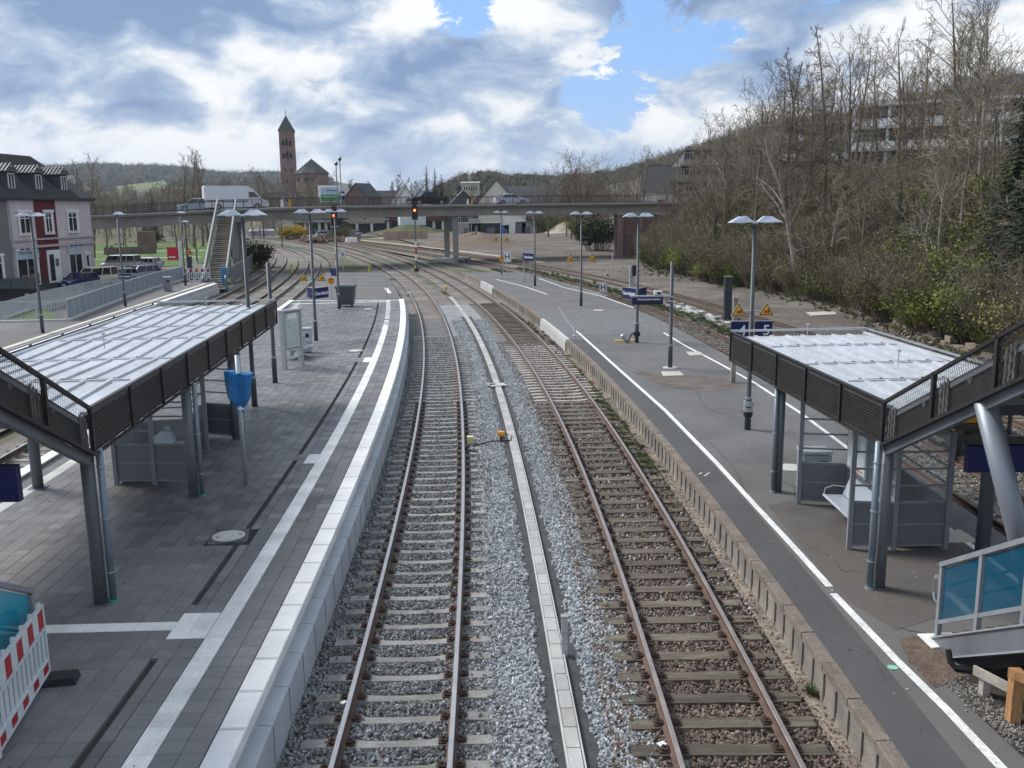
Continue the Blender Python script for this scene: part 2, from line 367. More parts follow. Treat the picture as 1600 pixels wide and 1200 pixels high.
def scatter(name,pts,meshes,smin,smax,seed=0,full=False,cls=None):
    "points with geometry-node instances of the given meshes"
    me=bpy.data.meshes.new(name); me.vertices.add(len(pts)); me.vertices.foreach_set('co',np.asarray(pts,dtype=np.float32).ravel()); me.update()
    o=link(name,me)
    c=bpy.data.collections.new(name+'_source')
    for i,m in enumerate(meshes): c.objects.link(bpy.data.objects.new('piece',m))
    ng=bpy.data.node_groups.new(name,'GeometryNodeTree'); ng.interface.new_socket('Geometry',in_out='INPUT',socket_type='NodeSocketGeometry'); ng.interface.new_socket('Geometry',in_out='OUTPUT',socket_type='NodeSocketGeometry')
    n=ng.nodes; l=ng.links; gi=n.new('NodeGroupInput'); go=n.new('NodeGroupOutput'); ip=n.new('GeometryNodeInstanceOnPoints'); ci=n.new('GeometryNodeCollectionInfo')
    ci.inputs[0].default_value=c; ci.inputs[1].default_value=True; ci.inputs[2].default_value=True
    l.new(gi.outputs[0],ip.inputs['Points']); l.new(ci.outputs[0],ip.inputs['Instance']); ip.inputs['Pick Instance'].default_value=True
    def rv(t,a,b,sd):
        r=n.new('FunctionNodeRandomValue'); r.data_type=t
        if t=='FLOAT_VECTOR': r.inputs[0].default_value=a; r.inputs[1].default_value=b; q=0
        elif t=='FLOAT': r.inputs[2].default_value=a; r.inputs[3].default_value=b; q=1
        else: r.inputs[4].default_value=a; r.inputs[5].default_value=b; q=2
        r.inputs['Seed'].default_value=sd; return r.outputs[q]
    l.new(rv('INT',0,len(meshes)-1,seed),ip.inputs['Instance Index'])
    l.new(rv('FLOAT_VECTOR',(0,0,0),(6.28,6.28,6.28) if full else (0,0,6.28),seed+1),ip.inputs['Rotation'])
    l.new(rv('FLOAT',smin,smax,seed+2),ip.inputs['Scale'])
    l.new(ip.outputs[0],go.inputs[0])
    md=o.modifiers.new('scatter','NODES'); md.node_group=ng
    return o
rng=random.Random(5); nr=np.random.RandomState(7)
# ---------------------------------------------------------------- ground and hills
FT=sorted([(20,22.0),(38.7,21.7),(48.6,21.9),(62.9,22.6),(75,21.6),(90,18.2),(100,16.6),(115,16.6),(132,18.5),(165,26),(220,34),(300,50)])
def foot(y): return float(np.interp(y,[p[0] for p in FT],[p[1] for p in FT]))
def sst(a,b,x): t=min(1,max(0,(x-a)/(b-a))); return t*t*(3-2*t)
def gauss(x,y,cx,cy,sx,sy): return math.exp(-((x-cx)/sx)**2-((y-cy)/sy)**2)
def terrain(x,y):
    d=x-foot(y)
    if d<=0: return 0.
    h=5.0*sst(0,11,d)+.13*min(max(d-6,0),120)
    h+=21*gauss(x,y,200,290,95,170)+24*gauss(x,y,175,560,150,170)
    return h*(1+.05*math.sin(x*.31+y*.17))
gm=MB(); 
gm.box(0,300,-1.6,4000,9000,1.0)
earth=mat('bare_earth',(.20,.175,.145),.95,.25,.25,.35,5,.6,8,col2=(.13,.12,.09),cfac=.53)
gravel_y=mat('yard_gravel',(.158,.136,.115),.95,.35,.28,.45,5,.7,10,col2=(.095,.08,.066),cfac=.50)
ground=MB()
ys=[-60,0,60,120,180,240,300,420,600,900,1500,2500,4500]; 
ground.quad((-3000,-60,-.40),(3000,-60,-.40),(3000,6000,-.40),(-3000,6000,-.40))
meadow=mat('meadow',(.085,.09,.04),.95,.3,.05,.25,.8,.3,2,col2=(.14,.12,.08),cfac=.5)
struct(ground.build('ground',meadow))
# yard of gravel between the right-hand tracks and the embankment
yd=MB(); ys=arange(8,330,6)
for i in range(len(ys)-1):
    a,b=ys[i],ys[i+1]
    def L_(y): return (*T4(y,1.2),-.12) if y<150 else (T4.f(150)+1.2+(y-150)*-.25,y,-.12)
    yd.quad(L_(a),(foot(a)+2,a,-.12),(foot(b)+2,b,-.12),L_(b))
struct(yd.build('gravel_yard',gravel_y))
# embankment and wooded hill: one terrain sheet
hill_m=mat('leaf_litter',(.085,.068,.048),.95,.3,.3,.3,3,.8,4,col2=(.06,.065,.028),cfac=.52)
te=MB(); YS=arange(14,130,4)+arange(138,420,10)+arange(440,900,30); DS=[-.5,0,1,2.5,4,6,8,10,13,17,22,28,35,45,58,75,95,120,150,190,240,300,380]
W_=len(DS)
for y in YS:
    for d in DS:
        x=foot(y)+d; te.v.append((x,y,terrain(x,y)-.13-(.3 if d<0 else 0)+(.25*math.sin(x*1.7+y*.9)*sst(1,6,d))))
for i in range(len(YS)-1):
    for j in range(W_-1):
        a=i*W_+j; te.f.append((a,a+1,a+W_+1,a+W_)); te.m.append(0)
struct(te.build('wooded_slope',hill_m,smooth=True))
def polar_hill(name,az,m,smooth=True):
    "az: rows of (pixel x, ridge pixel y); dists: near..far, ridge at the last but one"
    mb=MB(); cols=az['cols']; prof=az['prof']; n=len(prof)
    for px,py in cols:
        for f,dd in prof:
            x,y,zr=D(px,py,az['d']); X=x*dd; Y=y*dd
            wob=1+.03*math.sin(px*.09+dd*7)+.02*math.sin(px*.23+dd*3)
            mb.v.append((X,Y,(zr-az.get('tree',0))*f*wob if f>0 else -.6))
    for i in range(len(cols)-1):
        for j in range(n-1):
            a=i*n+j; mb.f.append((a,a+n,a+n+1,a+1)); mb.m.append(0)
    return struct(mb.build(name,m,smooth=smooth))
forest_far=mat('far_forest',(.055,.062,.045),.95,.35,.006,.3,.05,col2=(.09,.085,.06),cfac=.5)
prof=[(0,.45),(.22,.58),(.45,.68),(.7,.82),(.9,.93),(1,1.0),(.9,1.1),(.3,1.35),(0,1.5)]
polar_hill('far_hill',dict(d=2700,cols=[(-900,285),(-500,275),(-200,262),(0,262),(90,263),(160,262),(200,260),(240,263),(290,268),(340,272),(420,273),(500,278),(600,300),(700,320)],prof=prof),forest_far)
polar_hill('middle_hill',dict(d=900,tree=7,cols=[(560,330),(620,318),(660,300),(690,282),(720,268),(760,263),(800,266),(840,270),(900,268),(960,258),(1020,240),(1100,215),(1250,180),(1500,160)],prof=prof),forest_far)
# sunlit meadow on the far slope
fm=MB(); top=[(180,291),(205,288),(235,285),(258,283),(262,290),(255,295),(220,297),(185,299)]
pts=[D(px,py,1180) for px,py in top]; n=len(pts); fm.add([(p[0],p[1],p[2]) for p in pts]+[(p[0],p[1]+25,p[2]-9) for p in pts],[tuple(range(n)),tuple(reversed(range(n,2*n)))]+[(i,i+n,(i+1)%n+n,(i+1)%n) for i in range(n)])
# field is a tilted slab resting on a low rise
for i,(px,py) in enumerate(top):
    k=(py-283)/16.; x,y,z=D(px,py,1330-230*k); fm.v[i]=(x,y,z); fm.v[i+n]=(x,y,z-3)
struct(fm.build('far_meadow',mat('spring_field',(.12,.16,.055),.95,.15,.02)))
rise=MB(); cols=[(100,299),(160,293),(200,290),(240,287),(275,285),(320,288),(380,296)]
for px,py in cols:
    for f,dd in ((0,.6),(.8,.75),(1,.96),(.9,1.15),(0,1.4)):
        x,y,z=D(px,py,1330); rise.v.append((x*dd,y*dd,(z-7)*f-(0.6 if f==0 else 0)))
for i in range(len(cols)-1):
    for j in range(4): a=i*5+j; rise.f.append((a,a+5,a+6,a+1)); rise.m.append(0)
struct(rise.build('low_rise',forest_far,smooth=True))

# ---------------------------------------------------------------- track beds
def bed(name,cv,t0,t1,y0,y1,z,m):
    return struct(ribbon(cv,t0,t1,y0,y1,z,2.).build(name,m))
bed('track_bed',T1,-1.66,2.0,-6,60,-.245,bed_a)
bed('track_bed',T1,-3.6,2.2,60,250,-.255,bed_d)
bed('track_bed',T2,-1.72,3.4,-6,50,-.240,bed_c)
bed('track_bed',T2,-1.9,3.4,50,250,-.250,bed_d)
bed('track_bed',T3,-2.6,1.6,8,250,-.235,mat('ballast_bed_weathered',(.21,.20,.175),.95,.25,1.2,.45,14,.9,16,col2=(.15,.135,.11)))
bed('track_bed',T4,-3.4,1.7,8,250,-.228,MATS['ballast_bed_weathered'])
bed('track_bed',T5,-1.9,2.0,8,215,-.242,bed_d); bed('track_bed',T6,-2.2,2.4,8,190,-.236,bed_d)
# pale ballast shoulders and the dark strip with the cable trough between the two near tracks
TR=curve([tuple(reversed(G(px,py,-.12))) for px,py in ((905,1200),(877,1050),(863,1000),(848,900),(829,820),(811,720),(791,640),(768,575),(750,530),(732,500),(715,475),(690,450))],4)
bed('ballast_shoulder',TR,-1.4,1.5,-6,70,-.225,bed_b)
bed('gravel_strip',TR,-.36,.36,-6,62,-.212,strip_m)
# grass verges beyond the platforms
def patch(name,poly,z,m,jit=0): 
    mb=MB(); mb.add([(x,y,z) for x,y in poly],[tuple(range(len(poly)))]); return struct(mb.build(name,m))
def gp(pts,z): return [G(px,py,z) for px,py in pts]
verge=mat('mossy_verge',(.070,.088,.032),.95,.3,.8,.4,7,.6,9,col2=(.15,.135,.10),cfac=.5)
patch('grass_verge',[T2(y,2.2) for y in arange(86,190,8)]+[T3(y,-2.2) for y in reversed(arange(92,190,8))],-.215,verge)
patch('grass_verge',[T1(y,1.9) for y in arange(84,150,6)]+[T2(y,-2.0) for y in reversed(arange(80,150,6))],-.218,verge)
patch('grass_verge',[T5(y,2.2) for y in arange(98,190,8)]+[T1(y,-2.2) for y in reversed(arange(98,190,8))],-.219,verge)
patch('grass_verge',[T6(y,-5.2) for y in arange(95,160,8)]+[T6(y,-2.0) for y in reversed(arange(95,160,8))],-.20,grass_m)

# ---------------------------------------------------------------- tracks
def rail_profile(side):
    # closed profile: head top, web and foot ; t relative to track centre, z from rail head
    c=side*.755
    return [(c-.036,-.006),(c-.03,0),(c+.03,0),(c+.036,-.006),(c+.034,-.040),(c+.010,-.055),(c+.009,-.13),(c+.072,-.155),(c+.072,-.168),(c-.072,-.168),(c-.072,-.155),(c-.009,-.13),(c-.010,-.055),(c-.034,-.040)]
def add_rails(tr,cv,y0,y1,top,step):
    for sd in (-1,1):
        sweep(cv,rail_profile(sd),y0,y1,step,mis=[1,1,1]+[0]*11).build('rail',[rail_side,top],tr)
def concrete_sleeper(m):
    mb=MB(); st=[(-1.3,.13,.0),(-1.24,.15,.005),(-.95,.15,.012),(-.62,.145,.0),(-.45,.12,-.022),(0,.11,-.03),(.45,.12,-.022),(.62,.145,0),(.95,.15,.012),(1.24,.15,.005),(1.3,.13,0)]
    vs=[]
    for x,w_,dz in st:
        vs+=[(x,-w_,-.2),(x,w_,-.2),(x,w_*.70,dz),(x,-w_*.70,dz)]
    fs=[]
    for i in range(len(st)-1):
        a=i*4
        for k in range(4): fs.append((a+k,a+(k+1)%4,a+4+(k+1)%4,a+4+k))
    fs+=[(0,3,2,1),(len(vs)-4,len(vs)-3,len(vs)-2,len(vs)-1)]
    mb.add(vs,fs); return mb.mesh('sleeper',m,recalc=True)
def wooden_sleeper(m,seed):
    r=random.Random(seed); mb=MB(); st=arange(-1.3,1.3,.26); vs=[]
    for x in st: 
        e=r.uniform(-.008,.008); vs+=[(x,-.13+e,-.16),(x,.13+e,-.16),(x,.128+e+r.uniform(-.006,.006),r.uniform(-.004,.006)),(x,-.128+e+r.uniform(-.006,.006),r.uniform(-.004,.006))]
    fs=[]
    for i in range(len(st)-1):
        a=i*4
        for k in range(4): fs.append((a+k,a+(k+1)%4,a+4+(k+1)%4,a+4+k))
    fs+=[(0,3,2,1),(len(vs)-4,len(vs)-3,len(vs)-2,len(vs)-1)]
    mb.add(vs,fs); return mb.mesh('sleeper',m,recalc=True)
def clip_mesh():
    mb=MB()
    for s in (-1,1):
        mb.box(s*.115,0,0,.15,.17,.016); mb.box(s*.10,0,.016,.06,.12,.028)
        mb.tube([(s*.125,0,.0),(s*.125,0,.075)],.017,6); mb.tube([(s*.125,0,.035),(s*.125,0,.055)],.03,6)
        mb.tube([(s*.07,-.05,.02),(s*.15,-.055,.045),(s*.17,0,.03),(s*.15,.055,.045),(s*.07,.05,.02)],.012,5)
    return mb.mesh('rail_fastening',clip_m)
CLIP=clip_mesh()
SLP=[]   # sleeper footprints for keeping stones off
def sleepers(tr,cv,y0,y1,step,meshes,z,clip_to,jit=0.,seed=1):
    r=random.Random(seed)
    for y in stations(cv,y0,y1,step):
        x,yy=cv(y,0); rz=-math.atan(cv.s(y))+r.uniform(-jit,jit)*.3
        o=link('sleeper',r.choice(meshes),tr,(x+r.uniform(-jit,jit),yy,z+r.uniform(-jit,jit)*.12),rz)
        SLP.append((x,yy,rz))
        if y<clip_to:
            for s in (-1,1): link('rail_fastening',CLIP,o,(s*.755,0,.004))
def track(name,label):
    t=thing(name,label,'railway track'); t['kind']='structure'; return t
tr1=track('railway_track','left of the two near tracks, polished rails on dipped concrete sleepers beside the white platform edge')
add_rails(tr1,T1,-6,250,rail_top,1.2)
CS=concrete_sleeper(sleeper_c); CSL=concrete_sleeper(sleeper_l)
sleepers(tr1,T1,7.9,52,.6,[CS],-.178,34)
WS=[wooden_sleeper(sleeper_w,i) for i in range(5)]
tr2=track('railway_track','right of the two near tracks, rusty rails on weathered wooden sleepers in brown ballast')
add_rails(tr2,T2,-6,250,rail_top2,1.2)
sleepers(tr2,T2,7.9,33.5,.66,WS,-.165,30,.02)
sleepers(tr2,T2,34.1,47.5,.6,[CSL],-.168,0)
sleepers(tr2,T2,48.2,70,.66,WS,-.205,0,.02)
tr3=track('railway_track','rusty track along the far edge of the asphalt platform, behind the right shelter')
add_rails(tr3,T3,8,246,rail_side,2); sleepers(tr3,T3,14,75,.66,WS,-.20,0,.02)
tr4=track('railway_track','outermost rusty track beside the gravel yard on the right')
add_rails(tr4,T4,8,246,rail_side,2); sleepers(tr4,T4,14,75,.66,WS,-.20,0,.02)
tr5=track('railway_track','track along the far side of the paved middle platform, behind the left shelter')
add_rails(tr5,T5,8,210,rail_top,2); sleepers(tr5,T5,14,62,.6,[CS],-.19,0)
tr6=track('railway_track','leftmost track curving away beside the platform in front of the houses')
add_rails(tr6,T6,8,189,rail_top,2); sleepers(tr6,T6,20,100,.66,WS,-.22,0,.02)

# ---------------------------------------------------------------- ballast stones
def stone(seed,m,flat=.72):
    "angular broken stone: hull of a few random points"
    r=random.Random(seed); bm=bmesh.new()
    for _ in range(11):
        d=Vector((r.gauss(0,1),r.gauss(0,1),r.gauss(0,1))).normalized()*r.uniform(.40,.52); bm.verts.new((d.x*r.uniform(1.0,1.25),d.y,d.z*flat))
    h=bmesh.ops.convex_hull(bm,input=bm.verts); bmesh.ops.delete(bm,geom=[g for g in h['geom_interior'] if isinstance(g,bmesh.types.BMVert)],context='VERTS')
    me=bpy.data.meshes.new('stone'); bm.to_mesh(me); bm.free(); me.materials.append(m); return me
def stones(m): return [stone(i*7+3,m) for i in range(7)]
SA,SB,SC,SD=stones(stone_a),stones(stone_b),stones(stone_c),stones(stone_d)
SLA=np.array(SLP)
def field(cv,t0,t1,y0,y1,dens,z,zj,sl=True,tmask=None,seed=1):
    "random points along a curve, off the sleepers and rails"
    r=np.random.RandomState(seed); n=int((t1-t0)*(y1-y0)*dens); y=r.uniform(y0,y1,n); t=r.uniform(t0,t1,n)
    if tmask: k=tmask(t,y); y,t=y[k],t[k]
    xs=np.array([cv.f(v) for v in y]); k_=np.array([cv.s(v) for v in y]); nn=np.hypot(1,k_)
    X=xs+t/nn; Y=y-t*k_/nn; keep=np.abs(np.abs(t)-.755)>.075
    if sl:
        for x0,yy,rz in SLA[(SLA[:,1]>y0-2)&(SLA[:,1]<y1+2)]:
            c,s=math.cos(-rz),math.sin(-rz); w_=np.abs(Y-yy)<.6; dx=X-x0; dy=Y-yy
            lx=dx*c-dy*s; ly=dx*s+dy*c; keep&=~(w_&(np.abs(lx)<1.33)&(np.abs(ly)<.118))
    else: keep[:]=True
    X,Y=X[keep],Y[keep]; Z=z+r.uniform(-zj,zj,len(X)); return np.stack([X,Y,Z],1)
def bands(cv,t0,t1,rows,z,zj,seed,**k): return np.concatenate([field(cv,t0,t1,a,b,d,z,zj,seed=seed+i,**k) for i,(a,b,d) in enumerate(rows)])
rowsA=[(8,15,620),(15,24,430),(24,36,260),(36,52,150)]
stuff(scatter('ballast',bands(T1,-1.72,1.5,rowsA,-.212,.026,10),SA,.048,.088,3,True),'grey crushed stone ballast between the concrete sleepers','ballast')
stuff(scatter('rail_side_stones',bands(T1,-1.15,1.15,[(8,16,26),(16,30,16)],-.203,.02,80),SC,.045,.08,8,True),'rust stained stones near the rails of the concrete sleeper track','ballast')
def on_sleepers(cv,y0,y1,dens,z,seed):
    r=np.random.RandomState(seed); n=int(2.6*(y1-y0)*dens); o=[]
    for _ in range(n):
        i=r.randint(len(SLP)); x0,yy,rz=SLP[i]
        if not(y0<yy<y1) or abs(x0-cv.f(yy))>.2: continue
        a=r.uniform(-1.3,1.3) if r.rand()<.4 else math.copysign(r.uniform(.85,1.3),r.rand()-.5); b=r.uniform(-.12,.12)
        if abs(abs(a)-.755)<.12: continue
        o.append((x0+a*math.cos(rz)-b*math.sin(rz),yy+a*math.sin(rz)+b*math.cos(rz),z+(.012 if abs(a)>.62 else -.02)))
    return o
stuff(scatter('stray_stones',on_sleepers(T1,7,40,60,-.165,1),SA,.04,.08,82,True),'stray grey stones lying on the concrete sleepers','ballast')
stuff(scatter('stray_stones',on_sleepers(T2,7,34,45,-.150,2),SC,.04,.085,83,True),'stray brown stones lying on the wooden sleepers','ballast')
def tm(t,y): return (t<-.30+np.sin(y*3)*.03+np.sin(y*11)*.02)|(t>.30+np.sin(y*2.3+1)*.03+np.sin(y*9)*.02)
stuff(scatter('ballast',bands(TR,-1.15,1.1,[(8,15,640),(15,24,460),(24,38,280),(38,60,130)],-.205,.02,30,sl=False,tmask=tm),SB,.05,.09,5,True),'fresh pale blue-grey ballast either side of the cable trough','ballast')
def tm2(t,y): return (t<.9)|(t<1.7)
stuff(scatter('ballast',bands(T2,-1.62,1.62,rowsA[:3]+[(36,50,130)],-.215,.024,50),SC,.05,.10,7,True),'brown weathered ballast among the wooden sleepers','ballast')
def tm3(t,y): return np.sin(t*9+y*1.3)+np.sin(y*.8)>-.3
stuff(scatter('ballast',bands(T2,-1.62,1.62,[(15,24,60),(24,36,60),(36,50,40)],-.200,.02,60),SB,.045,.08,8,True),'pale loose stones strewn over the brown ballast','ballast')
stuff(scatter('ballast',bands(T3,-1.5,4.6,[(10,30,120),(30,60,50)],-.20,.03,70,sl=False),SD,.05,.12,9,True),'old mixed ballast around the rusty tracks on the right','ballast')
bed('wall_foot_sand',T2,1.38,1.63,-6,46,-.185,mat('sandy_wash',(.30,.25,.19),.95,.25,1.6,.4,18,.6,20,col2=(.17,.14,.115),cfac=.5))
# ---------------------------------------------------------------- cable trough
ct=thing('cable_trough','pale concrete cable trough with lids running between the two near tracks','cable trough'); ct['kind']='structure'
sweep(TR,[(-.125,-.21),(-.125,-.150),(-.100,-.150),(-.100,-.17),(.100,-.17),(.100,-.150),(.125,-.150),(.125,-.21)],-6,76,1.).build('channel',white_conc,ct)
lid=MB(); lid.box(0,0,0,.182,.486,.03,taper=.985); lidm=lid.mesh('trough_lid',mat('trough_lid_concrete',(.44,.44,.42),.85,.14,1.4,.16,30,.25,30,rnd=.12,col2=(.34,.33,.31),cfac=.55),recalc=True)
for y in stations(TR,7,75,.5): link('trough_lid',lidm,ct,(*TR(y,rng.uniform(-.006,.006)),-.164),-math.atan(TR.s(y))+rng.uniform(-.006,.006))
mb=MB(); x,y=TR(37,0); mb.box(x,y,-.15,.62,.5,.05,-math.atan(TR.s(37))+.3); mb.box(x-.25,y+.1,-.15,.3,.35,.05,.5); mb.build('slab',white_conc,ct)

# ---------------------------------------------------------------- middle platform (paved)
ZP=.76; E0,E1=-6.,64.3
plat=thing('platform','paved middle platform with a white slab edge and ribbed white guide stripes','platform'); plat['kind']='structure'
def edgeL(y):  # left edge of the middle platform = right of track 5
    return T5(y,1.75)
def PR(y,t): return T1(y,-1.70-t)    # t metres in from the right-hand edge
core=MB(); ys=arange(E0,E1,2); vs=[]
for y in ys: vs+=[(*edgeL(max(y,-6)),ZP-.06),(*PR(y,.08),ZP-.06)]
core.add(vs,[(2*i,2*i+1,2*i+3,2*i+2) for i in range(len(ys)-1)])
core.build('paving_bed',joint_m,plat)
# precast edge wall: recess, ledge and foot
wall=MB(); off=-1.70
sweep(T1,[(off-.03,.61),(off-.02,.42),(off+.165,.405),(off+.175,-.5),(off-.6,-.5),(off-.6,.61)],E0,E1,1.,wall).build('platform_wall',blue_conc,plat)
wl=MB()
sweep(T5,[(1.75+.18,.66),(1.75+.12,.38),(1.75-.10,.36),(1.75-.12,-.5),(1.75+.6,-.5),(1.75+.6,.66)],8,E1,1.5,wl).build('platform_wall',blue_conc,plat)
jm=MB()
for i,y in enumerate(stations(T1,8,60,1.0)):
    a=Vector((*T1(y,off+.173),-.25)); jm.beam(a,a+Vector((0,0,.64)),.007,.008)
    a=Vector((*T1(y,off-.02),.421)); b=Vector((*T1(y,off+.166),.405)); jm.beam(a,b,.007,.006)
jm.build('wall_joint',mat('joint_grime',(.19,.20,.205),.9,.2,3),plat)
def slab_mesh(name,w_,l_,h,m,cham=.012):
    mb=MB(); c=cham; vs=[]
    for z,i in ((-h,0),(-c,0),(0,c)):
        for a,b in ((-1,-1),(1,-1),(1,1),(-1,1)): vs.append((a*(w_/2-i),b*(l_/2-i),z))
    fs=[(8,9,10,11)]
    for r_ in (0,4):
        for k in range(4): fs.append((r_+k,r_+(k+1)%4,r_+4+(k+1)%4,r_+4+k))
    mb.add(vs,fs); return mb.mesh(name,m,recalc=False)
sm=slab_mesh('edge_slab',.335,.988,.16,white_slab)
def place(name,me,par,fn,y,t,z,cv,jit=.0):
    x,yy=fn(y,t); return link(name,me,par,(x,yy,z+rng.uniform(-jit,jit)),-math.atan(cv.s(y)))
SY=stations(T1,7.2,E1-.3,.90)
for y in SY: place('edge_slab',sm,plat,PR,y,.155,ZP+.004,T1)
# paver grid
PW=.287; GY=stations(T1,7.0,E1-.35,.30)
def pv_kind(i,k):
    "row k counted from the edge slab"
    return 'tac' if k==2 else 'pav'
def left_limit(y): 
    return edgeL(y)[0]
cross=[(12.85,13.72,3,5),(22.45,23.3,3,4),(37.9,38.9,3,4)]
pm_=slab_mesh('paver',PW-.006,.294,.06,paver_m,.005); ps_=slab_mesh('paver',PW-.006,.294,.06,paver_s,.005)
tm_=MB(); tm_.box(0,0,-.06,PW+.01,.292,.058)
for i in range(6): tm_.box(-.125+.05*i,0,-.002,.024,.286,.011)
tacm=tm_.mesh('guide_tile',tac_m); whm=slab_mesh('white_tile',PW-.004,.294,.06,tac_m,.004)
near=[];far_=[]
r=random.Random(9)
MH=[(-5.5,17.1,.36,.42),(-6.97,40.9,.36,.4),(-9.0,58.3,.36,.4)]
for y in GY:
    y0=y; sl=T1.s(y); n=math.hypot(1,sl)
    k=0
    while True:
        t=.335+PW*(k+.5)+(.03 if k>2 else (.015 if k==2 else 0)); x,yy=PR(y,t+0.0)
        if x-PW*.5<edgeL(yy)[0]+.34: break
        tl=x-edgeL(yy)[0]   # distance from the left edge
        kind='pav'
        if k==2: kind='tac'
        elif .34+2*PW<tl<.34+3*PW+.001: kind='tacl'
        elif y>E1-.95 and k>2: kind='white' if y<E1-.6 else 'pav'
        for a,b,k0,k1 in cross:
            if a<=yy<=b and k0<=k<k1: kind='white'
        if 12.98<=yy<=13.28 and k>=5 and x>-9.5: kind='white'
        if k==4 and kind=='pav' and not (12.1<yy<13.85) and not any(a<=yy<=b for a,b,_,_ in cross): kind='drain'
        if any(abs(x-mx)<ra and abs(yy-my)<rb for mx,my,ra,rb in MH): kind='none'
        if kind in('tac','tacl'): link('guide_tile',tacm,plat,(x,yy,ZP-.004),-math.atan(sl)) if yy<50 or int(y*10)%2 else far_.append((x,yy,sl,2))
        elif kind=='white': link('white_tile',whm,plat,(x,yy,ZP-.003),-math.atan(sl))
        elif kind!='none': near.append((yy,x,sl,r.random(),kind))
        k+=1
near.sort()
vis=[q for q in near if q[0]>9.0 and q[1]>-.56*q[0]-.4 ]
ids=set(id(q) for q in vis[:300])
rest=MB()
for q in near:
    yy,x,sl,rr,kd=q; rz=-math.atan(sl); light=(rr<.04) or (kd=='drain' and rr<.25); w_=PW-.008
    if kd=='drain': # narrower tile beside the drain channel
        w_=.165; x=x+.055*1
    if id(q) in ids and kd!='drain':
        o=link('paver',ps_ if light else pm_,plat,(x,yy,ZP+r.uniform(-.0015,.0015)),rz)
    else:
        rest.box(x,yy,ZP-.05,w_,.293,.05+r.uniform(-.0015,.0015),rz,1 if light or (yy>24 and rr<.13) else (2 if rr>.7 else 0))
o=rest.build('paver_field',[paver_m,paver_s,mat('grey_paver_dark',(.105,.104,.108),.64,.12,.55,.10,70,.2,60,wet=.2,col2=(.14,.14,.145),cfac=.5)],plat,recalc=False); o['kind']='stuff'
# slot drain
DT=.335+PW*4+.03
dr=MB(); sweep(T1,[(-1.70-DT-.125,ZP-.012),(-1.70-DT-.005,ZP-.012),(-1.70-DT-.005,ZP-.05),(-1.70-DT-.125,ZP-.05)],7,12.1,1,dr); sweep(T1,[(-1.70-DT-.125,ZP-.012),(-1.70-DT-.005,ZP-.012),(-1.70-DT-.005,ZP-.05),(-1.70-DT-.125,ZP-.05)],13.85,61,1,dr)
dr.build('drain_channel',mat('drain_iron',(.085,.075,.066),.7,.3,6),plat)
dg=MB()
for y in stations(T1,8,28,.03):
    if 12.1<y<13.85: continue
    a=Vector((*PR(y,DT+.02),ZP-.008)); b=Vector((*PR(y,DT+.11),ZP-.008)); dg.beam(a,b,.012,.012)
o=dg.build('drain_grate',mat('grate_iron',(.04,.036,.034),.6,.3,6),plat); o['kind']='stuff'
# left edge slabs
for y in stations(T5,14,E1-.6,.99):
    x,yy=T5(y,1.75+.16); link('edge_slab',sm,plat,(x,yy,ZP+.004),-math.atan(T5.s(y)))
# end wall of the paved part with white kerb
mb=MB(); a=Vector((*edgeL(E1),ZP)); b=Vector((*PR(E1,0),ZP)); mb.beam(a+Vector((0,-.12,-.09)),b+Vector((0,-.12,-.09)),.25,.19); mb.build('end_kerb',white_slab,plat)
mb=MB(); mb.beam(a+Vector((0,-.12,-.75)),b+Vector((0,-.12,-.75)),.2,1.1); mb.build('end_wall',conc,plat)
# manholes
def manhole(x,y,z,rad,label,sq=.74,lid=sign_w):
    t=thing('manhole_cover',label,'manhole',(x,y,z))
    if sq:
        m_=MB(); m_.box(0,0,-.06,sq,sq,.058,.2); 
        m_.build('surround',mat('granite_setts',(.12,.12,.122),.8,.3,9,.5,30,.8,26),t)
    m_=MB(); m_.tube([(0,0,-.05),(0,0,.006)],rad+.06,28); m_.build('ring',mat('iron_ring',(.10,.095,.09),.7,.2,8),t)
    m_=MB(); m_.tube([(0,0,-.04),(0,0,.012)],rad,28); m_.build('lid',mat('lid_pale',(.52,.52,.49),.8,.1,4,.1,20),t)
    [MB().box(q*rad*.62,q*rad*.28,.0121,.07,.05,.002).build('lift_slot',black,t) for q in (1,-1)]
manhole(-5.52,17.12,ZP,.31,'round white manhole lid in a dark granite square near the left shelter column')
manhole(-6.97,40.9,ZP,.31,'round white manhole lid beyond the metal bench on the paved platform')
manhole(-9.0,58.3,ZP,.31,'round white manhole lid in front of the grey wheeled bin')

# old lower asphalt end beyond the paved part
old=MB(); ya=arange(E1+.1,101,3)
poly=[T5(y,1.8) for y in ya]+[T1(y,-1.8) for y in reversed(ya)]
old.prism(poly,-.5,.22); struct(old.build('platform',asph),'old low asphalt platform end beyond the grey barrier rail')
ln=MB(); ln.add([(*p,.226) for p in gp([(570,452),(575,452),(580,446),(576,446)],.22)],[(0,1,2,3)])
def stripe(pts,z,w_,name,par=None,m=paint,step=1.):
    "painted line through world points"
    mb=MB(); vs=[]; P=[Vector((*p,z)) for p in pts]
    for i,p in enumerate(P):
        d=(P[min(i+1,len(P)-1)]-P[max(i-1,0)]).normalized(); nrm=Vector((d.y,-d.x,0)); vs+=[p-nrm*w_/2,p+nrm*w_/2]
    mb.add(vs,[(2*i,2*i+1,2*i+3,2*i+2) for i in range(len(P)-1)]); o=mb.build(name,m,par)
    if par is None: struct(o)
    return o
stripe(gp([(504,457),(509,451)],.22),.226,.35,'line_marking'); stripe(gp([(603,450),(609,458)],.22),.226,.3,'line_marking')

